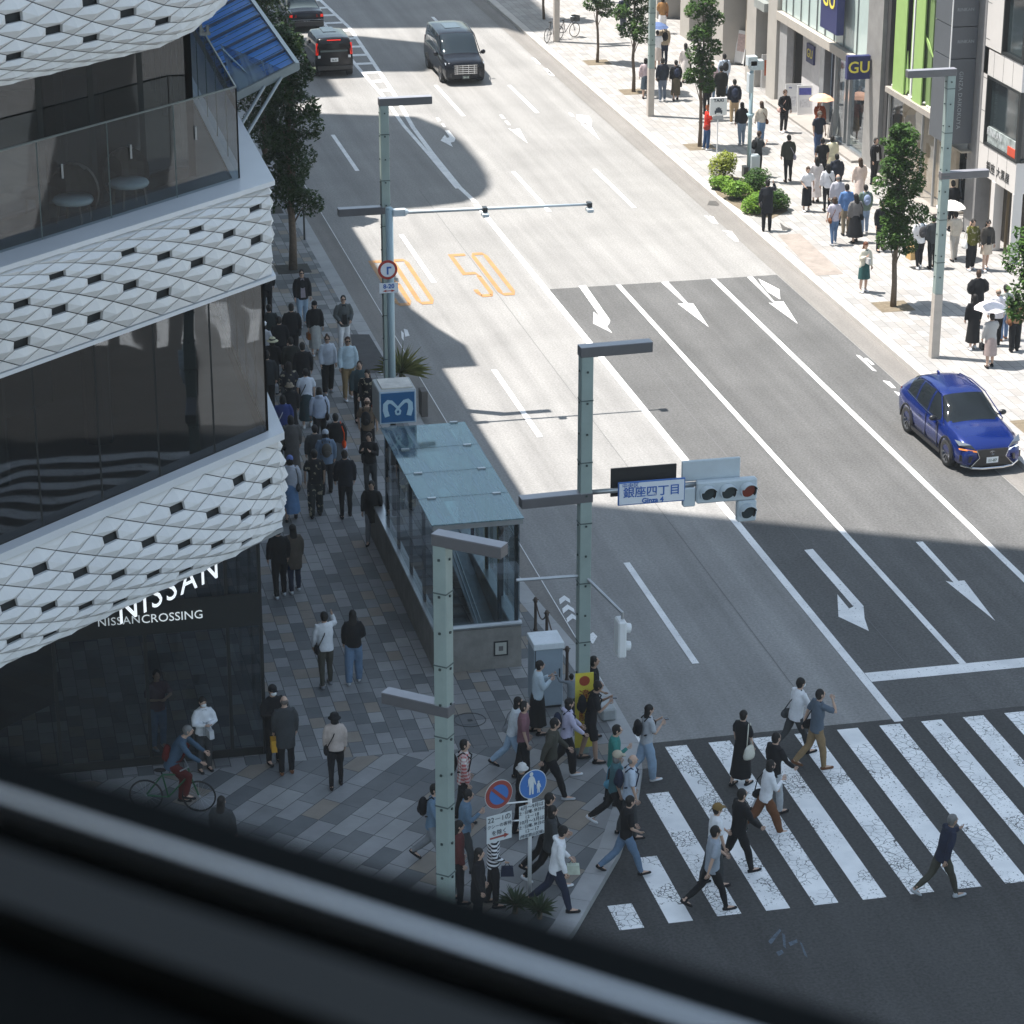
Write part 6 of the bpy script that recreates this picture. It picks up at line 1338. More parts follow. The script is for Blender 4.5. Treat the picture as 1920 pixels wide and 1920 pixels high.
            for rr_, dz in ((.18, -.03), (.36, -.11), (.50, -.23)):
                for k2 in range(16): a = math.pi * k2 / 8; e2 = 1 if k2 % 2 == 0 else .955; vs.append(tp + Vector((math.cos(a) * rr_ * e2, math.sin(a) * rr_ * e2, dz + (0 if k2 % 2 == 0 else .012))))
            for k2 in range(16): fs.append((0, 1 + k2, 1 + (k2 + 1) % 16)); fs += [(1 + i * 16 + k2, 17 + i * 16 + k2, 17 + i * 16 + (k2 + 1) % 16, 1 + i * 16 + (k2 + 1) % 16) for i in (0, 1)]
            q.add(vs, fs)
            own('parasol', c, M_steel, cn + ' parasol held over person in', 'parasol', False, parts=('shaft', ('canopy', q, mm)))
    return r_
# colours
K = (.012, .013, .016); DG = (.045, .05, .055); NV = (.018, .025, .05); W = (.72, .73, .76); LG = (.42, .44, .47); GR = (.20, .21, .23); BE = (.50, .43, .35); TN = (.26, .18, .10); JE = (.13, .20, .30); JL = (.28, .38, .50); OL = (.055, .055, .045); BR = (.14, .06, .03)
HK = (.010, .009, .009); HB = (.05, .028, .018); HG = (.16, .16, .16)
s_, b_, l_ = ('short', HK), ('bob', HK), ('long', HK)
ZC = dict(gz=0.0)
R0, AW, TO, LE = 0, 90, 270, 180
PEOPLE = [
 # crossing
 (1213, 1327, 1.62, 5, 16, 'pp', l_, ('tee', LG), ('wide', JL), W, 'pale blouse and light jeans stepping onto the road', dict(gz=0, bags=[('phone', K, '', 1), ('backpack', K, 'small black')])),
 (1393, 1338, 1.60, 35, 12, 'dd', s_, ('tee', K), ('skirt', K), K, 'black tee and long black skirt on the zebra', dict(gz=0, slim=1, bags=[('tote', (.62, .60, .52), 'cream', 1)])),
 (1494, 1279, 1.70, 15, 30, 'df', s_, ('shirt', W), ('slim', DG), K, 'white shirt and face mask ahead', dict(gz=0, mask=1, lean=7, bags=[('cross', DG, 'large grey', -1)])),
 (1534, 1298, 1.72, 5, 18, 'be', s_, ('shirt', (.10, .13, .17)), ('trousers', TN), BR, 'slate shirt and khakis touching face', dict(gz=0, short=1, bags=[('cross', K, 'black', -1)])),
 (1452, 1380, 1.70, 20, 16, 'df', s_, ('shirt', K), ('trousers', LG), K, 'black shirt and pale trousers mid crossing', dict(gz=0)),
 (1438, 1432, 1.58, 5, 32, 'hp', b_, ('shirt', W), ('wide', BR), W, 'white blouse and rust brown trousers striding', dict(gz=0, slim=1, lean=6, bags=[('shoulder', K, 'black', -1)])),
 (1387, 1488, 1.72, 10, 26, 'df', s_, ('jacket', K), ('trousers', K), K, 'black suit and white mask crossing', dict(gz=0, mask=1, inner=W)),
 (1341, 1513, 1.66, 5, 15, 'fd', s_, ('tee', W), ('trousers', DG), K, 'tan cap and white tee behind another walker', dict(gz=0, hat=('cap', (.20, .13, .05)))),
 (1337, 1557, 1.70, 5, 28, 'fb', s_, ('shirt', (.30, .34, .40)), ('slim', K), K, 'pale grey short sleeved shirt crossing in front', dict(gz=0, short=1)),
 (1772, 1537, 1.68, 10, 30, 'wb', ('short', HG), ('jacket', NV), ('slim', OL), LG, 'navy hooded jacket and khakis hurrying at the end', dict(gz=0, hood=1, lean=12, tan=1)),
 (1175, 1500, 1.63, 5, 30, 'hh', ('short', HK), ('tee', K), ('trousers', JE), K, 'black tee and blue jeans striding off the kerb', dict(gz=.05, down=1)),
 # corner
 (1008, 1245, 1.60, 0, 6, 'pp', s_, ('knit', (.48, .56, .62)), ('skirt', K), K, 'pale blue cardigan before the grey cabinet', dict(slim=1, down=1, bags=[('phone', K, '', 1)])),
 (1072, 1267, 1.02, 120, 5, 'uh', s_, ('shirt', (.20, .23, .26)), ('trousers', DG), W, 'grey top, a small child at the bollard', dict(slim=1)),
 (1112, 1237, 1.73, 350, 4, 'dh', ('short', HK), ('tee', K), ('trousers', K), K, 'black tee standing by the yellow notice', dict(tan=1)),
 (1108, 1282, 1.75, 350, 14, 'pp', s_, ('tee', K), ('shorts', K), K, 'black tee and black shorts reading a phone', dict(tan=1, down=1, lean=8, bags=[('phone', K, '', 1), ('backpack', K, 'big black')])),
 (1063, 1315, 1.62, 355, 16, 'ff', b_, ('knit', (.48, .46, .60)), ('wide', K), W, 'lavender hooded sweatshirt and black trousers', dict(hood=1, slim=1, bags=[('backpack', NV, 'navy')])),
 (961, 1315, 1.60, 350, 24, 'dd', l_, ('knit', (.58, .62, .66)), ('trousers', JL), K, 'long white top and light jeans leaning forward', dict(slim=1, lean=9, bags=[('shoulder', GR, 'grey', -1)])),
 (981, 1321, 1.70, 345, 12, 'dd', s_, ('tee', (.20, .10, .12)), ('trousers', K), K, 'mauve tee and dark trousers', {}),
 (1033, 1353, 1.72, 345, 30, 'fb', s_, ('knit', OL), ('trousers', K), LG, 'dark olive sweater stepping toward the road', dict(down=1)),
 (1152, 1365, 1.66, 340, 10, 'dp', s_, ('shirt', (.04, .20, .18)), ('trousers', K), K, 'green and white raglan top at the kerb', dict(down=1)),
 (1153, 1415, 1.66, 345, 28, 'dd', ('bob', HG), ('tee', (.06, .14, .16)), ('trousers', K), W, 'teal tee and beige visor cap', dict(hat=('cap', (.40, .36, .28)), tan=1, bags=[('shoulder', (.12, .32, .44), 'sky blue', -1)])),
 (1181, 1421, 1.70, 350, 14, 'dd', ('bald', HG), ('shirt', (.45, .52, .62)), ('trousers', DG), K, 'light blue short sleeves with thinning grey hair', dict(short=1, bags=[('backpack', NV, 'navy')])),
 (869, 1393, 1.70, 345, 10, 'dd', s_, ('shirt', (.40, .10, .10), 'plaid'), ('trousers', K), K, 'red and white check shirt beside the front pole', dict(bags=[('backpack', K, 'black')])),
 (811, 1478, 1.70, 330, 24, 'df', s_, ('shirt', (.13, .20, .28)), ('trousers', GR), K, 'dusty blue shirt left of the front pole', dict(bags=[('backpack', K, 'black')])),
 (870, 1486, 1.66, 350, 18, 'dp', s_, ('shirt', (.12, .19, .27)), ('trousers', DG), K, 'denim shirt right of the front pole', dict(down=1)),
 (977, 1437, 1.50, 350, 10, 'dd', ('short', (.5, .5, .5)), ('knit', K), ('trousers', K), K, 'black top and pale bucket hat behind the signs', dict(hat=('bucket', (.5, .5, .5)))),
 (1026, 1496, 1.68, 0, 24, 'df', s_, ('knit', K), ('trousers', K), K, 'black knit just right of the time plate', {}),
 (1031, 1519, 1.64, 0, 26, 'fd', b_, ('jacket', DG), ('trousers', K), W, 'charcoal jacket behind the round signs', dict(inner=W)),
 (925, 1553, 1.60, 350, 8, 'dh', s_, ('shirt', W, 'stripe'), ('trousers', K), K, 'black and white striped top below the taxi plate', dict(slim=1, bags=[('hand', NV, 'navy', 1)])),
 (896, 1597, 1.56, 340, 6, 'dd', l_, ('coat', K), ('trousers', K), K, 'long black coat with long dark hair', dict(slim=1)),
 (858, 1545, 1.62, 350, 8, 'dd', l_, ('knit', (.10, .03, .03)), ('trousers', K), K, 'dark red knit half behind the front pole', dict(slim=1)),
 (1043, 1557, 1.70, 350, 26, 'hd', s_, ('jacket', W), ('trousers', NV), K, 'white hooded jacket beside the sign post', dict(hood=1, down=1, lean=7, bags=[('hand', (.55, .6, .5), 'pale green', -1)])),
 (414, 1500, 1.60, 60, 6, 'dd', l_, ('knit', DG), ('trousers', K), K, 'dark top at the very bottom left', {}),
 (627, 1343, 1.56, 85, 12, 'dd', ('bob', K), ('knit', (.50, .42, .38)), ('slim', K), K, 'beige pink jacket and black trousers', dict(hat=('bucket', K), slim=1, bags=[('cross', K, 'black', -1)])),
 (510, 1290, 1.70, 285, 2, 'cc', s_, ('jacket', K), ('trousers', K), K, 'black cap and white mask at the glass corner', dict(hat=('cap', K), mask=1)),
 (533, 1312, 1.64, 90, 4, 'dd', ('bald', (.12, .10, .09)), ('coat', DG), ('trousers', K), BR, 'dark coat waiting by the glass corner', dict(bags=[('paper', (.62, .33, .04), 'yellow', -1)])),
 (608, 1153, 1.68, 95, 10, 'de', s_, ('shirt', W), ('slim', OL), GR, 'white shirt raising an arm on the pavement', dict(bags=[('cross', K, 'large black', -1)])),
 (661, 1150, 1.64, 80, 12, 'dh', l_, ('knit', K), ('wide', JE), LG, 'black sweater and blue jeans with wavy hair', dict(slim=1)),
 (549, 989, 1.62, 95, 10, 'dd', l_, ('coat', (.10, .08, .065)), ('trousers', NV), W, 'brown coat and dark jeans under the white band', dict(slim=1)),
 (521, 992, 1.70, 95, 10, 'dd', s_, ('jacket', K), ('trousers', K), W, 'black jacket and white trainers at the building edge', {}),
 (292, 1262, 1.72, 290, 2, 'cc', s_, ('tee', (.14, .09, .11)), ('trousers', JE), LG, 'mauve tee and jeans with clasped hands', {}),
 (379, 1312, 1.60, 285, 2, 'cc', s_, ('knit', W), ('trousers', DG), K, 'white cardigan and mask against the dark glass', dict(mask=1, inner=LG, slim=1, bags=[('hand', (.55, .56, .58), 'white', 1)])),
 # left crowd
 (565, 509, 1.74, 275, 10, 'dd', s_, ('jacket', K), ('trousers', JL), W, 'black blazer and faded jeans near the tree', dict(inner=(.28, .25, .28), glasses=1)),
 (589, 568, 1.60, 275, 12, 'dd', b_, ('knit', K), ('skirt', (.40, .41, .40)), W, 'black cap and long pale grey skirt', dict(hat=('cap', K), flare=.1, bags=[('hand', (.16, .05, .01), 'brown', 1)])),
 (643, 558, 1.74, 275, 8, 'hh', s_, ('jacket', (.085, .095, .10)), ('trousers', W), W, 'grey jacket and white jeans near the kerb', dict(inner=K, glasses=1)),
 (613, 632, 1.68, 275, 12, 'dd', ('bun', HB), ('knit', (.55, .60, .68)), ('wide', K), LG, 'white sweatshirt and black trousers with hair bun', dict(glasses=1, slim=1)),
 (651, 636, 1.78, 275, 12, 'dd', ('short', HB), ('knit', (.46, .58, .66)), ('trousers', (.24, .17, .09)), W, 'pale blue sweatshirt and tan trousers', dict(glasses=1, tan=1)),
 (546, 574, 1.74, 85, 8, 'dd', s_, ('jacket', K), ('trousers', K), K, 'black jacket facing away behind the blazer wearer', dict(bags=[('shoulder', K, 'black', 1)])),
 (504, 575, 1.68, 85, 8, 'dd', s_, ('jacket', (.02, .028, .03)), ('trousers', K), K, 'dark green jacket against the building edge', {}),
 (523, 598, 1.68, 85, 8, 'dd', s_, ('knit', K), ('trousers', K), K, 'plain black sweater in the queue', {}),
 (493, 607, 1.70, 60, 4, 'fd', b_, ('shirt', (.45, .45, .48)), ('trousers', DG), K, 'white cap peeking past the building', dict(hat=('cap', W))),
 (510, 637, 1.62, 60, 6, 'dd', b_, ('knit', K), ('trousers', K), K, 'straw hat with black band', dict(hat=('straw', (.55, .52, .36)))),
 (545, 637, 1.68, 88, 8, 'dd', s_, ('knit', (.03, .033, .03)), ('trousers', K), K, 'very dark olive knit in the crowd', {}),
 (567, 647, 1.74, 88, 8, 'dd', s_, ('jacket', K), ('trousers', K), K, 'broad black jacket left of the white sweatshirt', {}),
 (500, 663, 1.78, 88, 8, 'dd', s_, ('jacket', (.03, .035, .04)), ('trousers', K), K, 'broad charcoal jacket at the glass', dict(bags=[('hand', (.35, .36, .38), 'pale grey', 1)])),
 (541, 683, 1.62, 88, 8, 'dd', l_, ('knit', (.025, .027, .035), 'print'), ('trousers', K), K, 'dark printed top with long dark hair', dict(bags=[('cross', DG, 'grey', -1)])),
 (573, 696, 1.62, 88, 10, 'dd', s_, ('tee', (.60, .64, .72)), ('skirt', (.03, .055, .065)), W, 'white tee and long teal skirt', dict(bags=[('cross', K, 'black', -1)])),
 (543, 722, 1.56, 88, 8, 'dd', b_, ('knit', K), ('skirt', K), K, 'tan bucket hat and black clothes', dict(hat=('bucket', (.24, .20, .15)))),
 (674, 681, 1.70, 265, 6, 'dd', s_, ('knit', (.045, .075, .085)), ('trousers', K), K, 'dark teal top beside the station box sign', {}),
 (689, 697, 1.60, 240, 6, 'dd', l_, ('knit', K, 'print'), ('trousers', K), K, 'very long black hair beside the station box sign', dict(bags=[('hand', (.20, .03, .02), 'dark red', -1)])),
 (598, 731, 1.64, 88, 10, 'dd', b_, ('knit', (.42, .48, .60)), ('trousers', K), K, 'pale blue hoodie seen from behind', dict(hood=1, bags=[('shoulder', K, 'large black', 1)])),
 (530, 746, 1.66, 88, 8, 'dd', b_, ('knit', (.03, .05, .18)), ('trousers', K), K, 'royal blue top with a white strap', dict(bags=[('cross', (.5, .52, .6), 'white', -1)])),
 (545, 784, 1.66, 88, 8, 'dd', b_, ('coat', (.105, .10, .098)), ('longdress', (.105, .10, .098)), K, 'long loose grey dress near the ledge', dict(bags=[('shoulder', K, 'black', -1)])),
 (629, 780, 1.68, 85, 10, 'dd', s_, ('knit', K), ('skirt', (.09, .10, .11)), K, 'black top and grey skirt in the middle', dict(bags=[('shoulder', (.75, .08, .01), 'orange red', 1), ('paper', (.45, .5, .62), 'white', 1)])),
 (610, 811, 1.66, 88, 8, 'dd', b_, ('jacket', (.15, .21, .30)), ('trousers', K), K, 'denim jacket and pale beanie', dict(hood=1, hat=('beanie', (.38, .42, .48)), bags=[('backpack', (.085, .08, .07), 'olive')])),
 (590, 802, 1.64, 88, 8, 'dd', s_, ('coat', (.05, .055, .06)), ('trousers', DG), K, 'dark grey coat behind the olive backpack', {}),
 (543, 860, 1.64, 80, 14, 'dd', b_, ('knit', (.52, .55, .66), 'fine'), ('skirt', (.13, .24, .42)), K, 'blue beanie with striped knit and blue skirt', dict(hat=('beanie', (.13, .18, .42)), bags=[('shoulder', DG, 'dark', 1)])),
 (589, 848, 1.72, 88, 10, 'dd', s_, ('tee', K, 'print'), ('wide', (.03, .035, .035), 'print'), K, 'black graphic tee and patterned trousers', {}),
 (646, 849, 1.72, 88, 10, 'dd', s_, ('jacket', (.010, .013, .02)), ('slim', K), K, 'plain black jacket walking away alone', {}),
 (688, 751, 1.72, 70, 6, 'dd', ('bald', HB), ('tee', (.14, .10, .07)), ('trousers', K), K, 'tan tee by the station entrance glass', dict(bags=[('backpack', K, 'black')])),
 (693, 815, 1.62, 240, 4, 'pp', l_, ('knit', K), ('trousers', DG), W, 'black knit leaning at the entrance glass', dict(down=1)),
 (697, 905, 1.60, 250, 14, 'dd', s_, ('coat', K), ('trousers', GR), K, 'black coat passing the entrance glass', {}),
 (497, 492, 1.76, 88, 10, 'dd', s_, ('jacket', K), ('trousers', K), K, 'black clothes partly behind the upper band', dict(bags=[('backpack', OL, 'olive black')])),
 # right pavement, far
 (1246, 48, 1.74, 85, 10, 'dd', s_, ('shirt', (.36, .30, .22)), ('trousers', NV), K, 'tan shirt walking up the far pavement', dict(bags=[('backpack', K, 'black')])),
 (1233, 60, 1.62, 85, 10, 'do', s_, ('shirt', W), ('midi', (.55, .48, .44)), K, 'white top under a blue parasol', dict(bags=[('umbrella', (.10, .15, .30), 'blue', 1)])),
 (1286, 84, 1.62, 85, 10, 'dd', l_, ('knit', (.68, .62, .60)), ('skirt', (.70, .66, .64)), K, 'all white with very long black hair', dict(bags=[('hand', K, 'small black', 1)])),
 (1243, 112, 1.74, 88, 10, 'dd', s_, ('shirt', (.02, .025, .04)), ('trousers', (.12, .15, .20)), LG, 'navy shirt and grey jeans far away', dict(bags=[('cross', K, 'black', -1)])),
 (1268, 116, 1.62, 88, 10, 'dd', s_, ('knit', K), ('skirt', (.09, .075, .05)), K, 'black top and olive skirt far away', dict(flare=.15, bags=[('hand', K, 'black', 1), ('backpack', NV, 'navy')])),
 (1243, -3, 1.64, 80, 12, 'hd', b_, ('knit', (.34, .18, .07)), ('wide', W), K, 'ochre brown top at the top edge', dict(bags=[('shoulder', BR, 'brown', 1)])),
 (1136, -62, 1.72, 275, 16, 'dd', s_, ('shirt', NV), ('trousers', (.05, .09, .22)), LG, 'blue trousers cut by the top edge', {}),
 (1169, -8, 1.72, 275, 14, 'dd', s_, ('shirt', NV), ('trousers', (.05, .06, .08)), K, 'dark slacks behind the second thin tree', {}),
 (1211, 112, 1.62, 85, 12, 'dd', b_, ('knit', (.5, .4, .42)), ('midi', (.05, .07, .09)), K, 'pink top hidden by the far lamp pole', {}),
 (1327, 135, 1.74, 88, 6, 'dd', s_, ('shirt', K), ('trousers', K), K, 'black shirt and trousers above the taxi sign', {}),
 (1353, 127, 1.76, 88, 6, 'dd', s_, ('coat', (.012, .013, .012)), ('trousers', K), K, 'oversized black smock and black hat', dict(hat=('beanie', K))),
 (1336, 118, 1.60, 270, 6, 'dp', s_, ('tee', (.55, .42, .46)), ('trousers', JE), W, 'pink top beyond the black smock', {}),
 (1359, 104, 1.70, 88, 6, 'dd', s_, ('shirt', (.45, .52, .62)), ('trousers', JE), K, 'pale blue shirt behind the big thin tree', dict(bags=[('backpack', K, 'black')])),
 (1378, 152, 1.72, 80, 8, 'dd', s_, ('jacket', (.015, .018, .03)), ('trousers', (.34, .25, .15)), W, 'navy jacket and beige chinos', dict(bags=[('backpack', NV, 'navy')])),
 (1392, 195, 1.62, 95, 10, 'dd', b_, ('knit', K), ('trousers', (.20, .26, .34)), LG, 'black hoodie and light jeans by the round pole', dict(hood=1)),
 (1327, 200, 1.70, 0, 5, 'dp', ('short', (.30, .10, .04)), ('tee', (.62, .035, .02)), ('trousers', (.03, .07, .16)), W, 'bright red shirt waiting under the taxi sign', dict(bags=[('phone', K, '', 1), ('shoulder', (.3, .04, .03), 'dark red', 1)])),
 (1429, 193, 1.62, 95, 14, 'dd', ('long', HB), ('knit', (.62, .56, .48)), ('trousers', (.13, .22, .36)), (.2, .1, .05), 'cream knit and jeans right of round pole', dict(slim=1, bags=[('cross', BR, 'thin brown', 1)])),
 (1423, 249, 1.66, 20, 4, 'dp', ('short', HB), ('tee', DG), ('trousers', K), K, 'dark tee crouched behind the pole boxes', dict(bags=[('backpack', K, 'black')])),
 (1440, 341, 1.74, 80, 4, 'de', s_, ('coat', (.014, .016, .022)), ('trousers', K), K, 'long black coat beside the shrubs phoning', dict(bags=[('cross', K, 'black', -1)])),
 (1472, 171, 1.66, 280, 4, 'dh', ('short', HB), ('jacket', K), ('trousers', K), W, 'black jacket with pink pouch near boards', dict(bags=[('cross', (.55, .36, .32), 'pink', 1)])),
 (1480, 256, 1.70, 92, 6, 'dd', s_, ('jacket', (.04, .045, .038)), ('slim', K), K, 'dark green jacket alone on open pavement', dict(bags=[('cross', (.35, .33, .4), 'pale', 1)])),
 (1537, 190, 1.62, 275, 6, 'do', ('long', (.2, .09, .04)), ('knit', (.26, .07, .03)), ('midi', TN), K, 'rust blouse under a peach parasol', dict(bags=[('umbrella', (.85, .48, .32), 'peach', 1)])),
 (1536, 211, 1.72, 275, 14, 'dd', s_, ('tee', (.015, .02, .035)), ('trousers', (.04, .07, .15)), LG, 'cap and navy tee coming down the pavement', dict(hat=('cap', (.10, .09, .08)), tan=1)),
 (1543, 262, 1.70, 90, 6, 'dd', s_, ('tee', K), ('trousers', K), K, 'black tee leading the group of walkers', {}),
 (1561, 258, 1.62, 90, 6, 'dd', b_, ('knit', (.68, .64, .48)), ('midi', (.55, .50, .36)), K, 'pale yellow dress beside the shop threshold', {}),
 (1532, 298, 1.60, 90, 6, 'dd', l_, ('knit', (.62, .58, .58)), ('skirt', (.65, .60, .60)), K, 'white dress with straight black hair', {}),
 (1570, 292, 1.70, 85, 6, 'dd', s_, ('coat', (.018, .022, .035)), ('trousers', K), K, 'big navy coat near the shop wall', dict(hood=1)),
 (1515, 316, 1.56, 270, 4, 'dh', ('short', HB), ('tee', W), ('skirt', K), W, 'black pinafore over a white tee', dict(flare=.1)),
 (1553, 311, 1.62, 90, 8, 'dd', l_, ('shirt', (.66, .67, .72)), ('slim', K), K, 'loose white shirt and black trousers', dict(bags=[('cross', K, 'black', 1)])),
 (1572, 331, 1.72, 90, 8, 'dd', ('bald', HG), ('shirt', (.46, .46, .56), 'fine'), ('trousers', DG), K, 'lavender striped shirt with bald crown', {}),
 (1614, 300, 1.62, 90, 8, 'dd', ('long', HB), ('knit', (.64, .52, .46)), ('skirt', (.66, .55, .50)), K, 'flowing beige dress with brown hair', dict(flare=.5)),
 (1589, 349, 1.72, 88, 8, 'dd', s_, ('shirt', (.10, .20, .42)), ('trousers', (.18, .15, .11)), K, 'blue shirt and brown trousers', {}),
 (1566, 373, 1.60, 95, 12, 'dd', ('bob', HB), ('tee', (.44, .42, .50)), ('slim', (.08, .14, .25)), LG, 'pale lilac tee and blue jeans', dict(bags=[('cross', BR, 'brown', -1)])),
 (1606, 367, 1.64, 92, 12, 'dd', l_, ('knit', (.16, .155, .155)), ('skirt', K), K, 'grey top and flared black skirt', dict(flare=.7, bags=[('shoulder', K, 'black', 1)])),
 (1624, 350, 1.66, 88, 10, 'dd', s_, ('jacket', (.12, .17, .14)), ('trousers', (.20, .27, .38)), LG, 'grey green jacket left of the big tree', dict(bags=[('backpack', (.22, .28, .42), 'blue')])),
 (1642, 262, 1.68, 300, 4, 'dd', s_, ('jacket', K), ('trousers', K), K, 'black suit beside the grey pier', dict(inner=W)),
 (1655, 380, 1.68, 270, 8, 'dd', s_, ('jacket', K), ('trousers', K), K, 'black jacket half hidden by the big tree', {}),
 (1623, 457, 1.60, 280, 3, 'dp', ('long', (.12, .04, .02)), ('jacket', (.62, .60, .52)), ('dress', (.03, .09, .09)), W, 'green dress and white cardigan near the kerb', dict(inner=(.03, .09, .09), slim=1, bags=[('hand', (.5, .5, .5), 'pale', 1)])),
 (1727, 408, 1.72, 95, 12, 'dd', s_, ('shirt', W), ('slim', K), W, 'white shirt under the big tree', dict(bags=[('backpack', (.05, .05, .055), 'dark'), ('big', (.55, .36, .16), 'tall brown paper', -1)])),
 (1752, 408, 1.72, 95, 8, 'dd', s_, ('jacket', DG), ('trousers', K), K, 'dark jacket behind the right lamp pole', {}),
 (1793, 400, 1.62, 95, 12, 'od', s_, ('knit', (.60, .54, .46)), ('trousers', (.42, .40, .37)), K, 'cream blouse under a white parasol', dict(bags=[('umbrella', (.85, .84, .80), 'white', -1)])),
 (1788, 342, 1.70, 90, 8, 'dd', s_, ('jacket', K), ('trousers', K), K, 'black cardigan beyond the white parasol', {}),
 (1825, 414, 1.66, 275, 6, 'de', l_, ('shirt', (.10, .10, .02), 'print'), ('wide', K), W, 'black and yellow blouse sipping a drink', dict(bags=[('tote', (.6, .6, .6), 'white', 1)])),
 (1853, 415, 1.66, 275, 12, 'dd', l_, ('jacket', (.05, .045, .04)), ('mini', (.5, .42, .34)), W, 'leather jacket and sunglasses with bare legs', dict(glasses=1, inner=K, slim=1)),
 (1836, 511, 1.74, 88, 10, 'hh', ('short', HB), ('robe', K), ('trousers', K), K, 'wide black robe with white collar', dict(inner=W)),
 (1829, 556, 1.64, 90, 10, 'dd', l_, ('knit', K), ('skirt', (.014, .014, .016)), W, 'long black dress following the robe wearer', dict(flare=.25)),
 (1873, 545, 1.72, 85, 10, 'dd', ('bald', (.16, .13, .10)), ('shirt', (.75, .75, .80)), ('trousers', K), K, 'crisp white shirt and black trousers', {}),
 (1861, 592, 1.58, 90, 8, 'do', s_, ('knit', (.36, .36, .35), 'fine'), ('midi', (.36, .29, .28)), K, 'checked grey top and mauve skirt', dict(bags=[('umbrella', (.82, .76, .78), 'pale pink', 1), ('hand', K, 'black', -1)])),
 (1887, 538, 1.66, 88, 10, 'dd', s_, ('tee', (.30, .32, .30)), ('trousers', (.13, .20, .34)), BR, 'grey green tee and blue jeans at the edge', {}),
 (1908, 556, 1.70, 85, 8, 'dd', s_, ('tee', (.32, .18, .10)), ('wide', K), K, 'tan vest and wide black trousers at the edge', dict(bags=[('shoulder', BR, 'brown', -1)])),
 (1793, 292, 1.68, 270, 3, 'dd', s_, ('knit', K), ('trousers', K), K, 'black knit inside the cream shop doorway', {}),
 (1814, 288, 1.68, 100, 3, 'dd', s_, ('jacket', DG), ('trousers', DG), K, 'dark jacket inside the cream shop doorway', {}),
]
CYC = person(0, 0, 1.70, -15, 18, 'gg', ('short', HG), ('shirt', (.05, .09, .14)), ('trousers', (.075, .012, .012)), K, 'blue shirt and dark red trousers riding a green bicycle', at=Vector((CB.x, CB.y - .0, 0)), sit=1, lean=24, down=1, bags=[('backpack', (.10, .012, .012), 'dark red')])  # clothes and pack dimmed in colour to imitate the hazed, dim corner
CYC.location.z = KZ + .12
GRP = 'people walking at the crossing and on the pavements'
for i_, p_ in enumerate(PEOPLE):
    o_ = dict(p_[11]); o_.setdefault('group', GRP); person(*p_[:11], **o_)
flush()
# ================================================================== CARS
M_gril = mat('grille_black', (.012, .012, .014), .35, var=0)
def crom(keys, ts):
    """catmull-rom through key rows"""
    ks = np.array([k[0] for k in keys], float); vs = np.array([k[1] for k in keys], float); out = []
    for t in ts:
        i = int(np.clip(np.searchsorted(ks, t) - 1, 0, len(ks) - 2)); u = (t - ks[i]) / (ks[i + 1] - ks[i]); p1, p2 = vs[i], vs[i + 1]
        m1 = (p2 - vs[max(i - 1, 0)]) / (ks[i + 1] - ks[max(i - 1, 0)]) * (ks[i + 1] - ks[i]); m2 = (vs[min(i + 2, len(vs) - 1)] - p1) / (ks[min(i + 2, len(vs) - 1)] - ks[i]) * (ks[i + 1] - ks[i])
        h = (2 * u**3 - 3 * u**2 + 1) * p1 + (u**3 - 2 * u**2 + u) * m1 + (-2 * u**3 + 3 * u**2) * p2 + (u**3 - u**2) * m2; lo, hi = np.minimum(p1, p2), np.maximum(p1, p2); out.append(np.clip(h, lo, hi))
    return np.array(out)
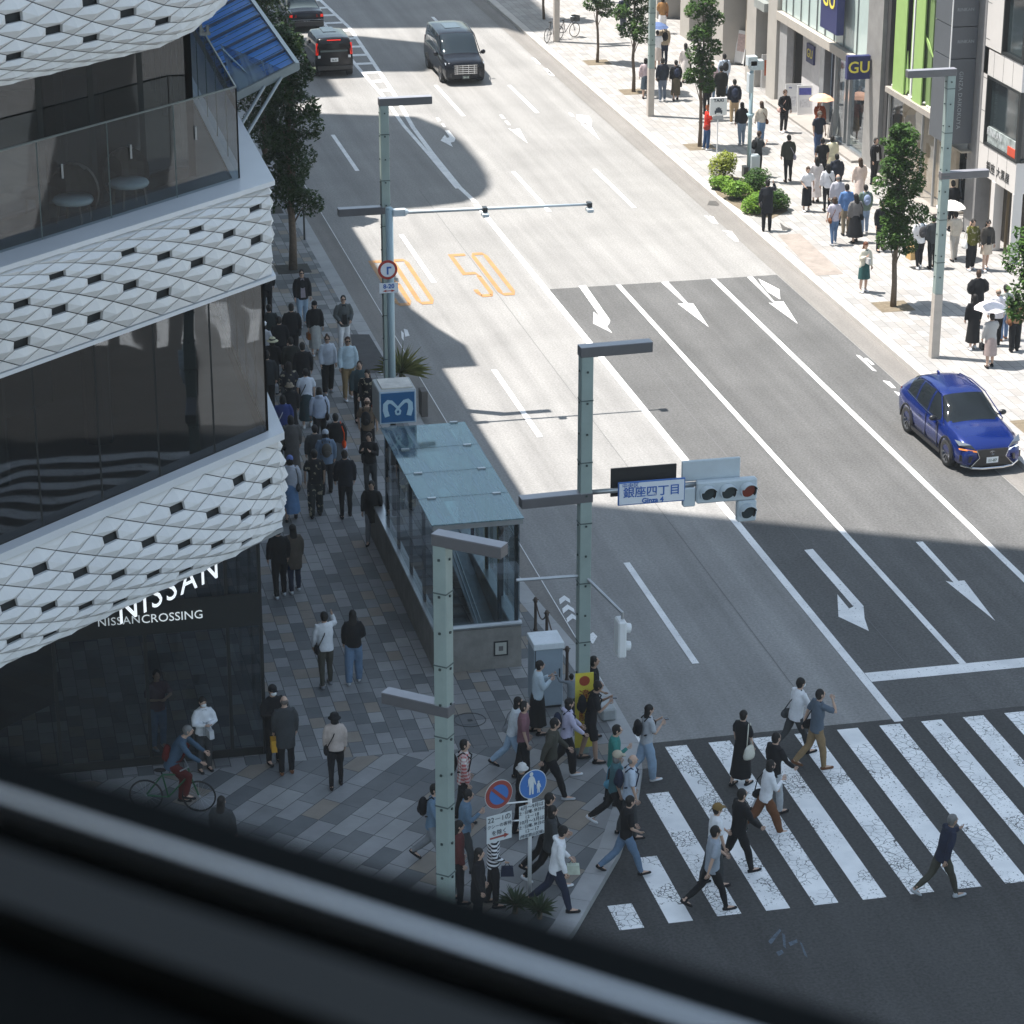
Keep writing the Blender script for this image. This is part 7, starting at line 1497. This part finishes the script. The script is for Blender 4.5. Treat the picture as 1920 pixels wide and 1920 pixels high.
def car(pos, rz, label, paint_, keys, L, wheels, wr, glassr, ws, rw, side, roofz=None, trim=(.02, .02, .022), group=None, coat=1.0, nm='car', clad=False):
    """keys: (y, [zbottom, half width, z belt, half width at belt, z roof, half width roof]); ws/rw: (y0,y1) of windscreen and rear window; side: (y0,y1,pillars)"""
    r_ = root(nm, pos, label, 'car', group, rz)
    mp_ = mat('paint_' + str(paint_), paint_, .22, .35, var=0, coat=coat * .5, spec=.4 if coat == 1.0 else .22)
    ys = np.linspace(keys[0][0], keys[-1][0], 61); K_ = crom(keys, ys)
    def prof(r):
        zb, w, zl, wl_, zr_, wrf = r; has = zr_ - zl
        return [(0, zb), (w * .86, zb), (w * .97, zb + .06), (w, zb + (zl - zb) * .35), (w * 1.0, zb + (zl - zb) * .62), (w * .985, zl - .09), (wl_, zl - .02), (wl_ * .985, zl), (wl_ + (wrf - wl_) * .33, zl + has * .36), (wl_ + (wrf - wl_) * .67, zl + has * .70), (wrf, zr_ - min(.07, has * .2 + .005)), (wrf * .90, zr_ - .015), (wrf * .5, zr_ + .008), (0, zr_ + .016)]
    PR_ = [prof(r) for r in K_]; NP = len(PR_[0])
    b = MB(); gsd = [MB() for _ in range(8)]; gw = MB(); gr = MB(); cnt = 0
    pil = [side[0]] + list(side[2]) + [side[1]]
    for sx_ in (-1, 1):
        for i in range(len(ys) - 1):
            y0, y1 = ys[i], ys[i + 1]; ym = (y0 + y1) / 2
            for k in range(NP - 1):
                q = [(sx_ * PR_[i][k][0], y0, PR_[i][k][1]), (sx_ * PR_[i][k + 1][0], y0, PR_[i][k + 1][1]), (sx_ * PR_[i + 1][k + 1][0], y1, PR_[i + 1][k + 1][1]), (sx_ * PR_[i + 1][k][0], y1, PR_[i + 1][k][1])]
                tgt = b
                if 7 <= k <= 9 and side[0] < ym < side[1]:
                    for a in range(len(pil) - 1):
                        if pil[a] + .04 < ym < pil[a + 1] - .04: tgt = gsd[a * 2 + (sx_ > 0)]
                if k >= 10 and ws[0] < ym < ws[1]: tgt = gw
                if k >= 10 and rw[0] < ym < rw[1]: tgt = gr
                if k >= 7 and k < 10 and (ws[0] + .12 < ym < ws[1] - .10) and not (side[0] < ym < side[1]): tgt = gw if k > 7 else b
                if tgt is b or True: tgt.add(q, [(0, 1, 2, 3)])
    for i in (0, len(ys) - 1):
        pl = [(x, ys[i], z) for x, z in PR_[i]] + [(-x, ys[i], z) for x, z in PR_[i][::-1]]; b.add(pl, [tuple(range(len(pl)))])
    def fin(o_):
        bm = bmesh.new(); bm.from_mesh(o_.data); bmesh.ops.remove_doubles(bm, verts=bm.verts, dist=.0008); bmesh.ops.recalc_face_normals(bm, faces=bm.faces); bm.to_mesh(o_.data); bm.free(); o_.data.shade_smooth()
    body = mk('body', b, mp_, r_); fin(body)
    # wheel arches cut out
    cut = MB()
    for y in wheels:
        for s in (-1, 1): cut.tube([(s * (keys[3][1][1] - .30), y, wr), (s * (keys[3][1][1] + .3), y, wr)], wr + .055, 28)
    co = mk('cut', cut, mp_); dm = body.modifiers.new('b', 'BOOLEAN'); dm.operation = 'DIFFERENCE'; dm.object = co; dm.solver = 'FAST'
    dg = bpy.context.evaluated_depsgraph_get(); me = bpy.data.meshes.new_from_object(body.evaluated_get(dg))
    if len(me.polygons) > 500: body.data = me
    body.modifiers.clear(); bpy.data.objects.remove(co)
    GLM = mat('car_glass_%d' % int(glassr[0] * 999), glassr, .04, 0, var=0, spec=.15)
    if gw.v: fin(mk('windscreen', gw, GLM, r_))
    if gr.v: fin(mk('rear_window', gr, GLM, r_))
    for g_ in gsd:
        if g_.v: fin(mk('side_window', g_, GLM, r_))
    W_ = keys[3][1][1]
    for y in wheels:
        for s in (-1, 1):
            c = MB(); c.lathe([(wr * .68, -.10), (wr * .95, -.11), (wr, -.07), (wr, .07), (wr * .95, .11), (wr * .68, .10)], 28); c.v = [(s * (W_ - .095) + v[2] * s, y + v[0], wr + v[1]) for v in c.v]; w__ = mk('wheel', c, M_black, r_, smooth=True)
            c = MB(); c.lathe([(0, .05), (wr * .18, .07), (wr * .2, .04)], 20)
            for k in range(10):
                a = k * math.tau / 10; c.add([(math.cos(a - .10) * wr * .15, math.sin(a - .10) * wr * .15, .06), (math.cos(a + .10) * wr * .15, math.sin(a + .10) * wr * .15, .06), (math.cos(a + .14) * wr * .68, math.sin(a + .14) * wr * .68, .085), (math.cos(a - .06) * wr * .68, math.sin(a - .06) * wr * .68, .085)], [(0, 1, 2, 3)])
            c.lathe([(wr * .66, .09), (wr * .72, .105), (wr * .70, .05)], 28); c.v = [(s * (W_ - .095) + v[2] * s, y + v[0], wr + v[1]) for v in c.v]; mk('rim', c, mat('rim_grey', (.26, .27, .29), .3, .8), w__)
            c = MB(); c.tube([(s * (W_ - .22), y, wr), (s * (W_ - .20), y, wr)], wr + .05, 24); mk('wheel_well', c, M_black, r_)
            if clad: c = MB(); c.tube([(s * (W_ - .004), y + (wr + .075) * math.cos(a_), wr + (wr + .075) * math.sin(a_)) for a_ in [math.pi * k / 14 for k in range(15)]], .032, 6); mk('arch_cladding', c, M_gril, r_)
    return r_, mp_, K_, ys
def face_at(K_, ys, y): i = int(np.argmin(abs(ys - y))); return K_[i]
def plate(par, y, z, txt, s=1, lit=(.70, .72, .74), col=(.03, .08, .05)):
    b = MB(); b.box(-.165, .165, y - .006 if s < 0 else y, y if s < 0 else y + .006, z - .082, z + .082); o = mk('licence_plate', b, mat('plate_%d' % int(lit[0] * 99), lit, .5, var=0), par)
    text('plate_digits', txt, .105, mat('plate_ink_%d' % int(col[1] * 999), col, .5, var=0), frame((0, y + s * .010, z - .015), (-s, 0, 0), (0, 0, 1)), o, ext=.001, bold=.003)
def boxpart(par, nm, dims, m, bevel=.01, rz=0, c=None):
    b = MB(); b.box(*dims, rot=rz, c=c); return mk(nm, b, m, par, bevel=bevel)
M_chr = mat('chrome', (.65, .66, .68), .12, 1.0, var=0); M_gril = mat('grille_black', (.012, .012, .014), .35, var=0)
M_lamp = mat('headlamp_clear', (.42, .46, .50), .08, .3, var=0); M_drl = mat('daylight_strip', (.8, .85, .9), .3, emis=.5, var=0); M_amb = mat('amber_strip', (.7, .22, .04), .3, emis=.25, var=0)
M_red = mat('tail_lamp_red', (.60, .02, .01), .25, emis=.35, var=0); M_redd = mat('tail_lamp_dark', (.22, .012, .01), .2, var=0)
def quad3(par, nm, pts, m, th=.012, n=Vector((0, 1, 0))):
    b = MB(); k = len(pts); v = [Vector(p) for p in pts]; b.add(v + [q - n * th for q in v], [tuple(range(k)), tuple(range(2 * k - 1, k - 1, -1))] + [(i, (i + 1) % k, k + (i + 1) % k, k + i) for i in range(k)]); return mk(nm, b, m, par)
# --- blue SUV. front is +y (length 4.63)
kk = [(-2.30, [.50, .62, .98, .60, 1.00, .50]), (-2.22, [.34, .80, 1.04, .74, 1.10, .58]), (-1.85, [.26, .90, 1.10, .80, 1.42, .56]), (-1.35, [.24, .925, 1.09, .83, 1.585, .57]), (-.6, [.22, .925, 1.05, .85, 1.645, .60]), (.1, [.22, .92, 1.02, .85, 1.61, .60]), (.62, [.22, .92, 1.02, .84, 1.38, .60]), (1.08, [.22, .92, 1.01, .80, 1.075, .62]), (1.45, [.22, .915, .97, .78, 1.02, .60]), (1.90, [.24, .89, .86, .77, .93, .57]), (2.18, [.26, .82, .74, .70, .80, .52]), (2.30, [.30, .76, .64, .66, .69, .50])]
cpos = Vector((26.46, 63.85, 0))
suv, mp_, K_, ys = car(cpos, R(180 + 1.5), 'metallic blue compact SUV driving toward the crossing in the right lane', (.003, .017, .14), kk, 4.6, (1.42, -1.33), .365, (.012, .016, .02), (.22, 1.06), (-2.05, -1.45), (-1.65, .70, (-.95, -.08)), coat=1.0, clad=True)
for s in (-1, 1):
    quad3(suv, 'headlight', [(s * .46, 2.30, .71), (s * .86, 2.10, .80), (s * .905, 1.90, .90), (s * .58, 2.24, .835)], mat('headlamp_dark', (.10, .12, .15), .1, .2, var=0), .03)
    quad3(suv, 'light_strip', [(s * .44, 2.345, .650), (s * .87, 2.16, .705), (s * .88, 2.14, .740), (s * .45, 2.335, .685)], M_drl if s < 0 else M_amb, .02)
    quad3(suv, 'fog_recess', [(s * .60, 2.335, .38), (s * .86, 2.19, .40), (s * .86, 2.19, .56), (s * .56, 2.345, .54)], M_gril, .04)
    quad3(suv, 'tail_light', [(s * .50, -2.27, .92), (s * .82, -2.12, .98), (s * .80, -2.12, 1.06), (s * .50, -2.25, 1.0)], M_redd, -.02)
    b = MB(); b.ell((s * 1.0, .62, 1.08), (.11, .07, .075), 12, 8); mk('mirror', b, M_gril, suv, smooth=True); b = MB(); b.tube([(s * .84, .62, 1.03), (s * .94, .62, 1.05)], .02, 6); mk('mirror_arm', b, M_gril, suv)
    b = MB(); b.tube([(s * .85, .95, 1.05), (s * .615, .25, 1.585), (s * .585, -.6, 1.64), (s * .57, -1.35, 1.57), (s * .70, -1.85, 1.15)], .016, 6); mk('roof_trim', b, mp_, suv)
    b = MB(); b.tube([(s * .90, .9, 1.01), (s * .865, -.6, 1.06), (s * .83, -1.6, 1.12)], .011, 6); mk('window_trim', b, M_chr, suv)
    b = MB(); b.box(min(s * .875, s * .93), max(s * .875, s * .93), -.98, 1.0, .215, .31); mk('sill_trim', b, M_gril, suv)
    b = MB(); b.tube([(s * .93, -.55, .80), (s * .93, -.35, .80)], .012, 6); b.tube([(s * .928, .35, .78), (s * .928, .15, .78)], .012, 6); mk('door_handle', b, M_chr, suv)
    for y in (-.55 + .5, .78): b = MB(); b.box(s * .905 if s > 0 else s * .932, s * .932 if s > 0 else s * .905, y, y + .012, .32, 1.0); mk('door_gap', b, M_gril, suv)
quad3(suv, 'grille', [(-.44, 2.335, .71), (.44, 2.335, .71), (.36, 2.35, .50), (.58, 2.345, .27), (-.58, 2.345, .27), (-.36, 2.35, .50)], M_gril, .05)
b = MB()
for s in (-1, 1): b.tube([(s * .45, 2.345, .71), (s * .365, 2.36, .50), (s * .59, 2.35, .27)], .010, 6)
mk('grille_surround', b, M_chr, suv)
b = MB(); b.tube([(-.80, 2.14, .27), (-.55, 2.33, .22), (-.3, 2.37, .20), (.3, 2.37, .20), (.55, 2.33, .22), (.80, 2.14, .27)], .034, 8); mk('bumper_lip', b, M_chr, suv)
b = MB(); N = 18; b.tube([(.085 * math.cos(k * math.tau / N), 2.335, .60 + .06 * math.sin(k * math.tau / N)) for k in range(N + 1)], .007, 5, cap=False); b.tube([(-.0, 2.34, .63), (.03, 2.34, .575), (-.045, 2.34, .575)], .007, 5); mk('emblem', b, M_chr, suv)
plate(suv, 2.345, .42, '11-07')
b = MB(); b.tube([(0, 1.02, 1.09), (-.45, 1.0, 1.10)], .010, 5); b.tube([(.1, 1.04, 1.085), (.55, .98, 1.10)], .010, 5); mk('wiper', b, M_gril, suv)
b = MB(); b.ell((0, -1.5, 1.60), (.03, .10, .05), 8, 6); mk('roof_fin', b, mp_, suv, smooth=True)
# --- black minivan toward the camera
kk = [(-2.46, [.42, .80, 1.05, .78, 1.30, .72]), (-2.40, [.30, .89, 1.10, .86, 1.76, .72]), (-2.1, [.24, .92, 1.12, .89, 1.90, .76]), (-1.0, [.22, .925, 1.12, .89, 1.935, .78]), (.3, [.22, .925, 1.10, .89, 1.90, .77]), (.75, [.22, .925, 1.09, .88, 1.74, .76]), (1.55, [.22, .92, 1.06, .84, 1.16, .74]), (1.95, [.22, .90, 1.0, .82, 1.09, .72]), (2.35, [.24, .86, .93, .78, 1.01, .68]), (2.46, [.28, .82, .86, .74, .92, .62])]
van, mp_, K_, ys = car(Vector((22.6, 113.55, 0)), R(180), 'glossy black minivan with big chrome grille coming down the middle lane', (.010, .012, .018), kk, 4.9, (1.5, -1.5), .35, (.02, .03, .04), (.50, 1.5), (-2.44, -2.2), (-2.1, .95, (-1.2, -.1)), coat=.25)
quad3(van, 'grille', [(-.52, 2.49, .90), (.52, 2.49, .90), (.46, 2.50, .48), (-.46, 2.50, .48)], M_gril, .05)
for k in range(5): boxpart(van, 'grille_bar', (-.50, .50, 2.50, 2.515, .52 + k * .085, .545 + k * .085), M_chr, 0)
for k in range(4): boxpart(van, 'grille_bar', (-.38 + k * .25, -.36 + k * .25, 2.50, 2.512, .5, .9), M_chr, 0)
for s in (-1, 1):
    quad3(van, 'headlight', [(s * .54, 2.47, .80), (s * .82, 2.38, .82), (s * .86, 2.18, .96), (s * .56, 2.42, .95)], M_lamp, .03)
    quad3(van, 'fog_recess', [(s * .60, 2.47, .38), (s * .82, 2.43, .38), (s * .80, 2.44, .56), (s * .60, 2.475, .52)], M_gril, .02)
    b = MB(); b.ell((s * 1.04, 1.15, 1.16), (.11, .07, .10), 10, 7); b.tube([(s * .86, 1.15, 1.12), (s * .98, 1.15, 1.14)], .02, 6); mk('mirror', b, mp_, van, smooth=True)
    b = MB(); b.tube([(s * .88, 1.45, 1.12), (s * .765, .55, 1.84), (s * .785, -.9, 1.925), (s * .74, -2.2, 1.86)], .018, 6); mk('roof_trim', b, M_chr if False else mp_, van)
    quad3(van, 'tail_light', [(s * .60, -2.46, 1.0), (s * .88, -2.38, 1.0), (s * .86, -2.38, 1.3), (s * .70, -2.44, 1.3)], M_redd, -.02)
plate(van, 2.52, .38, '30-18', 1, (.03, .035, .04), (.6, .7, .62))
b = MB(); b.box(-.34, .34, -1.4, -.3, 1.955, 1.962); mk('sunroof', b, mat('car_glass_30', (.03, .04, .05), .04), van)
# --- black box van seen from behind
kk = [(-1.85, [.36, .78, 1.00, .78, 1.50, .70]), (-1.80, [.28, .82, 1.02, .80, 1.66, .70]), (-1.5, [.22, .835, 1.04, .81, 1.72, .71]), (-.3, [.2, .835, 1.03, .81, 1.735, .72]), (.7, [.2, .835, 1.02, .80, 1.66, .71]), (1.1, [.2, .83, 1.0, .79, 1.36, .70]), (1.4, [.2, .82, .98, .77, 1.05, .68]), (1.72, [.22, .80, .90, .74, .96, .62]), (1.85, [.28, .74, .80, .66, .84, .56])]
bx, mp_, K_, ys = car(Vector((17.38, 115.75, 0)), 0, 'small black box van with lit red tail lamps waiting in the left lane', (.012, .012, .014), kk, 3.7, (1.15, -1.25), .30, (.02, .025, .03), (.75, 1.38), (-9, -8), (-1.55, 1.0, (-.6, .3)), coat=.25)
quad3(bx, 'rear_window', [(-.60, -1.862, 1.12), (.60, -1.862, 1.12), (.58, -1.80, 1.55), (-.58, -1.80, 1.55)], mat('car_glass_20', (.02, .025, .03), .04), -.03)
for s in (-1, 1): quad3(bx, 'tail_light', [(s * .70, -1.87, 1.0), (s * .80, -1.84, 1.0), (s * .78, -1.80, 1.50), (s * .70, -1.84, 1.50)], M_red, -.03); boxpart(bx, 'reflector', (s * .66 - .06, s * .66 + .06, -1.875, -1.85, .86, .98), M_lamp)
boxpart(bx, 'brake_light', (-.30, .30, -1.83, -1.78, 1.60, 1.64), M_red); plate(bx, -1.875, .78, '36-51', -1)
boxpart(bx, 'bumper', (-.74, .74, -1.90, -1.80, .34, .52), mat('bumper_dark', (.014, .014, .016), .5)); boxpart(bx, 'roof_reflection', (-.28, .28, -.6, .5, 1.752, 1.764), mat('roof_reflect', (.10, .11, .12), .2), .004)  # paler roof plate stands in for a reflection on the black roof
for s in (-1, 1): b = MB(); b.ell((s * .93, 1.05, 1.06), (.09, .06, .09), 10, 6); mk('mirror', b, mp_, bx, smooth=True)
# --- black sedan taxi in front of it
kk = [(-2.33, [.38, .78, .80, .74, .86, .66]), (-2.25, [.28, .82, .90, .78, .98, .68]), (-1.65, [.22, .845, .95, .80, 1.04, .68]), (-1.25, [.2, .85, .95, .80, 1.25, .60]), (-.85, [.2, .85, .95, .80, 1.46, .58]), (-.2, [.2, .85, .94, .80, 1.51, .60]), (.45, [.2, .85, .93, .80, 1.44, .59]), (.95, [.2, .85, .92, .79, 1.14, .60]), (1.25, [.2, .85, .90, .78, .97, .66]), (2.1, [.22, .82, .82, .74, .88, .62]), (2.33, [.30, .74, .70, .66, .74, .56])]
tx_, mp_, K_, ys = car(Vector((17.65, 126.3, 0)), 0, 'black sedan taxi with square red tail lamps at the head of the left lane', (.010, .012, .018), kk, 4.7, (1.4, -1.35), .31, (.10, .13, .14), (.50, 1.2), (-1.6, -.92), (-1.15, .85, (-.15,)), coat=.25)
for s in (-1, 1): quad3(tx_, 'tail_light', [(s * .46, -2.345, .72), (s * .80, -2.30, .72), (s * .79, -2.29, .86), (s * .46, -2.335, .86)], M_redd, -.03); quad3(tx_, 'brake_lamp', [(s * .66, -2.36, .73), (s * .79, -2.34, .73), (s * .78, -2.33, .85), (s * .66, -2.35, .85)], M_red, -.02)
boxpart(tx_, 'brake_light', (-.10, .10, -1.45, -1.40, 1.10, 1.14), M_red); plate(tx_, -2.36, .52, '54-20', -1, (.03, .06, .04), (.6, .66, .62)); boxpart(tx_, 'bumper_strip', (-.80, .80, -2.37, -2.33, .60, .63), M_chr, 0)
boxpart(tx_, 'roof_lamp', (-.16, .16, -.28, -.12, 1.53, 1.66), mat('roof_lamp_white', (.35, .33, .30), .4), .02)
boxpart(tx_, 'bumper', (-.80, .80, -2.42, -2.28, .32, .54), mat('bumper_dark', (0, 0, 0)))
# car standing farther up, cut by the top edge
# ================================================================== WINDOW SILL of the room the photo was taken from
zs = CAM_H - .50
A_ = G(0, 1490, zs); B_ = G(1330, 1920, zs); dW = (B_ - A_); dW.z = 0; dW.normalize(); nW = Vector((-dW.y, dW.x, 0))
if nW.y < 0: nW = -nW      # outward, away from the camera
ws_ = root('window_frame', A_, 'dark window frame with a thin bright metal edge across the near foreground', 'window frame')
def strip(nm, o0, o1, z0, z1, m, bev=.0):
    b = MB(); P0 = A_ - dW * 1.0; P1 = B_ + dW * 1.2
    vs = [p + nW * o + Vector((0, 0, z - zs)) for p in (P0, P1) for o, z in ((o0, z0), (o1, z0), (o1, z1), (o0, z1))]
    b.add(vs, [(0, 1, 2, 3), (7, 6, 5, 4), (0, 4, 5, 1), (1, 5, 6, 2), (2, 6, 7, 3), (3, 7, 4, 0)]); mk(nm, lc(b, tuple(A_)), m, ws_, bevel=bev)
M_fr = mat('anodised_grey_frame', (.085, .088, .092), .6, .0, var=0, spec=.2); M_frd = mat('black_gasket', (.016, .019, .021), .8, var=0, spec=.1)
strip('outer_gasket', .0035, .036, zs - .05, zs - .004, M_frd)
strip('metal_edge', -.001, .0035, zs - .05, zs + .000, mat('bright_edge', (.95, .96, .98), .35, .85, var=0))
strip('groove', -.024, -.001, zs - .06, zs - .012, M_frd)
strip('thin_ledge', -.030, -.024, zs - .06, zs - .006, mat('ledge_grey', (.16, .165, .175), .5, var=0))
strip('frame_rail', -.064, -.030, zs - .06, zs - .002, M_fr)
strip('inner_step', -.085, -.064, zs - .06, zs - .014, M_frd)
strip('inner_sill', -.60, -.085, zs - .06, zs - .008, mat('inner_sill_black', (.016, .018, .019), .8, var=0, spec=.1))
b = MB(); P0 = A_ - dW * 6; P1 = B_ + dW * 8
vs = [p + nW * o + Vector((0, 0, z - zs)) for p in (P0, P1) for o, z in ((-.7, 0), (-.02, 0), (-.02, zs - .07), (-.7, zs - .07))]
b.add(vs, [(0, 1, 2, 3), (7, 6, 5, 4), (0, 4, 5, 1), (1, 5, 6, 2), (2, 6, 7, 3), (3, 7, 4, 0)]); 
bq = MB(); vs = [p + nW * o + Vector((0, 0, z - zs)) for p in (P0, P1) for o, z in ((-3, CAM_H + 1.7), (1.5, CAM_H + 1.7), (1.5, CAM_H + 2.3), (-3, CAM_H + 2.3))]  # unseen slab added overhead to keep the sun off the sill
bq.add(vs, [(0, 1, 2, 3), (7, 6, 5, 4), (0, 4, 5, 1), (1, 5, 6, 2), (2, 6, 7, 3), (3, 7, 4, 0)]); bq2 = MB(); vs = [p + nW * o + Vector((0, 0, z - zs)) for p in (P0, P1) for o, z in ((-3, zs - .1), (-2.8, zs - .1), (-2.8, CAM_H + 1.7), (-3, CAM_H + 1.7))]
bq2.add(vs, [(0, 1, 2, 3), (7, 6, 5, 4), (0, 4, 5, 1), (1, 5, 6, 2), (2, 6, 7, 3), (3, 7, 4, 0)])
bw = root('viewpoint_building', (A_.x, A_.y, 0), 'pale stone wall of the building below the window the photo was taken from', 'building'); mk('wall', lc(b, (A_.x, A_.y, 0)), M_nb, bw); mk('sill_shade_slab', lc(bq, (A_.x, A_.y, 0)), M_nb, bw); mk('room_wall', lc(bq2, (A_.x, A_.y, 0)), M_inner, bw)
# ================================================================== AIR: thin haze volume added to lift the blacks
hz = MB(); hz.box(-45, 95, -12, 170, -1.2, 62.5)
hm = bpy.data.materials.new('black_lift_air'); hm.use_nodes = True; hn = hm.node_tree; hn.nodes.clear(); ho = hn.nodes.new('ShaderNodeOutputMaterial'); hv = hn.nodes.new('ShaderNodeVolumePrincipled')
hv.inputs['Color'].default_value = (.93, .97, 1, 1); hv.inputs['Density'].default_value = .00035; hv.inputs['Anisotropy'].default_value = .2
hn.links.new(hv.outputs[0], ho.inputs['Volume']); mk('haze', hz, hm, kind='stuff')
import sys, OpenImageIO as oiio, numpy as np
def load(p):
    b=oiio.ImageBuf(p); return b.get_pixels(oiio.FLOAT)
if __name__=='__main__':
    a=load('/workdir/render_main.png'); s=a.shape[1]/1920
    for n,(x,y) in dict(old_lit=(1100,460),old_lit2=(1000,600),old_sh=(1100,1150),old_sh2=(700,350),new_lit=(1300,650),new_sh=(1700,1100),new_sh2=(1600,1800),pavL=(620,1200),pavR=(1600,560),kerbR=(1560,540),panel=(250,450),paint=(1500,1600),zeb2=(1330,1450)).items():
        X=int(x*s);Y=int(y*s); r=a[Y-3:Y+4,X-3:X+4,:3].mean((0,1))*255; print(n,r.astype(int))
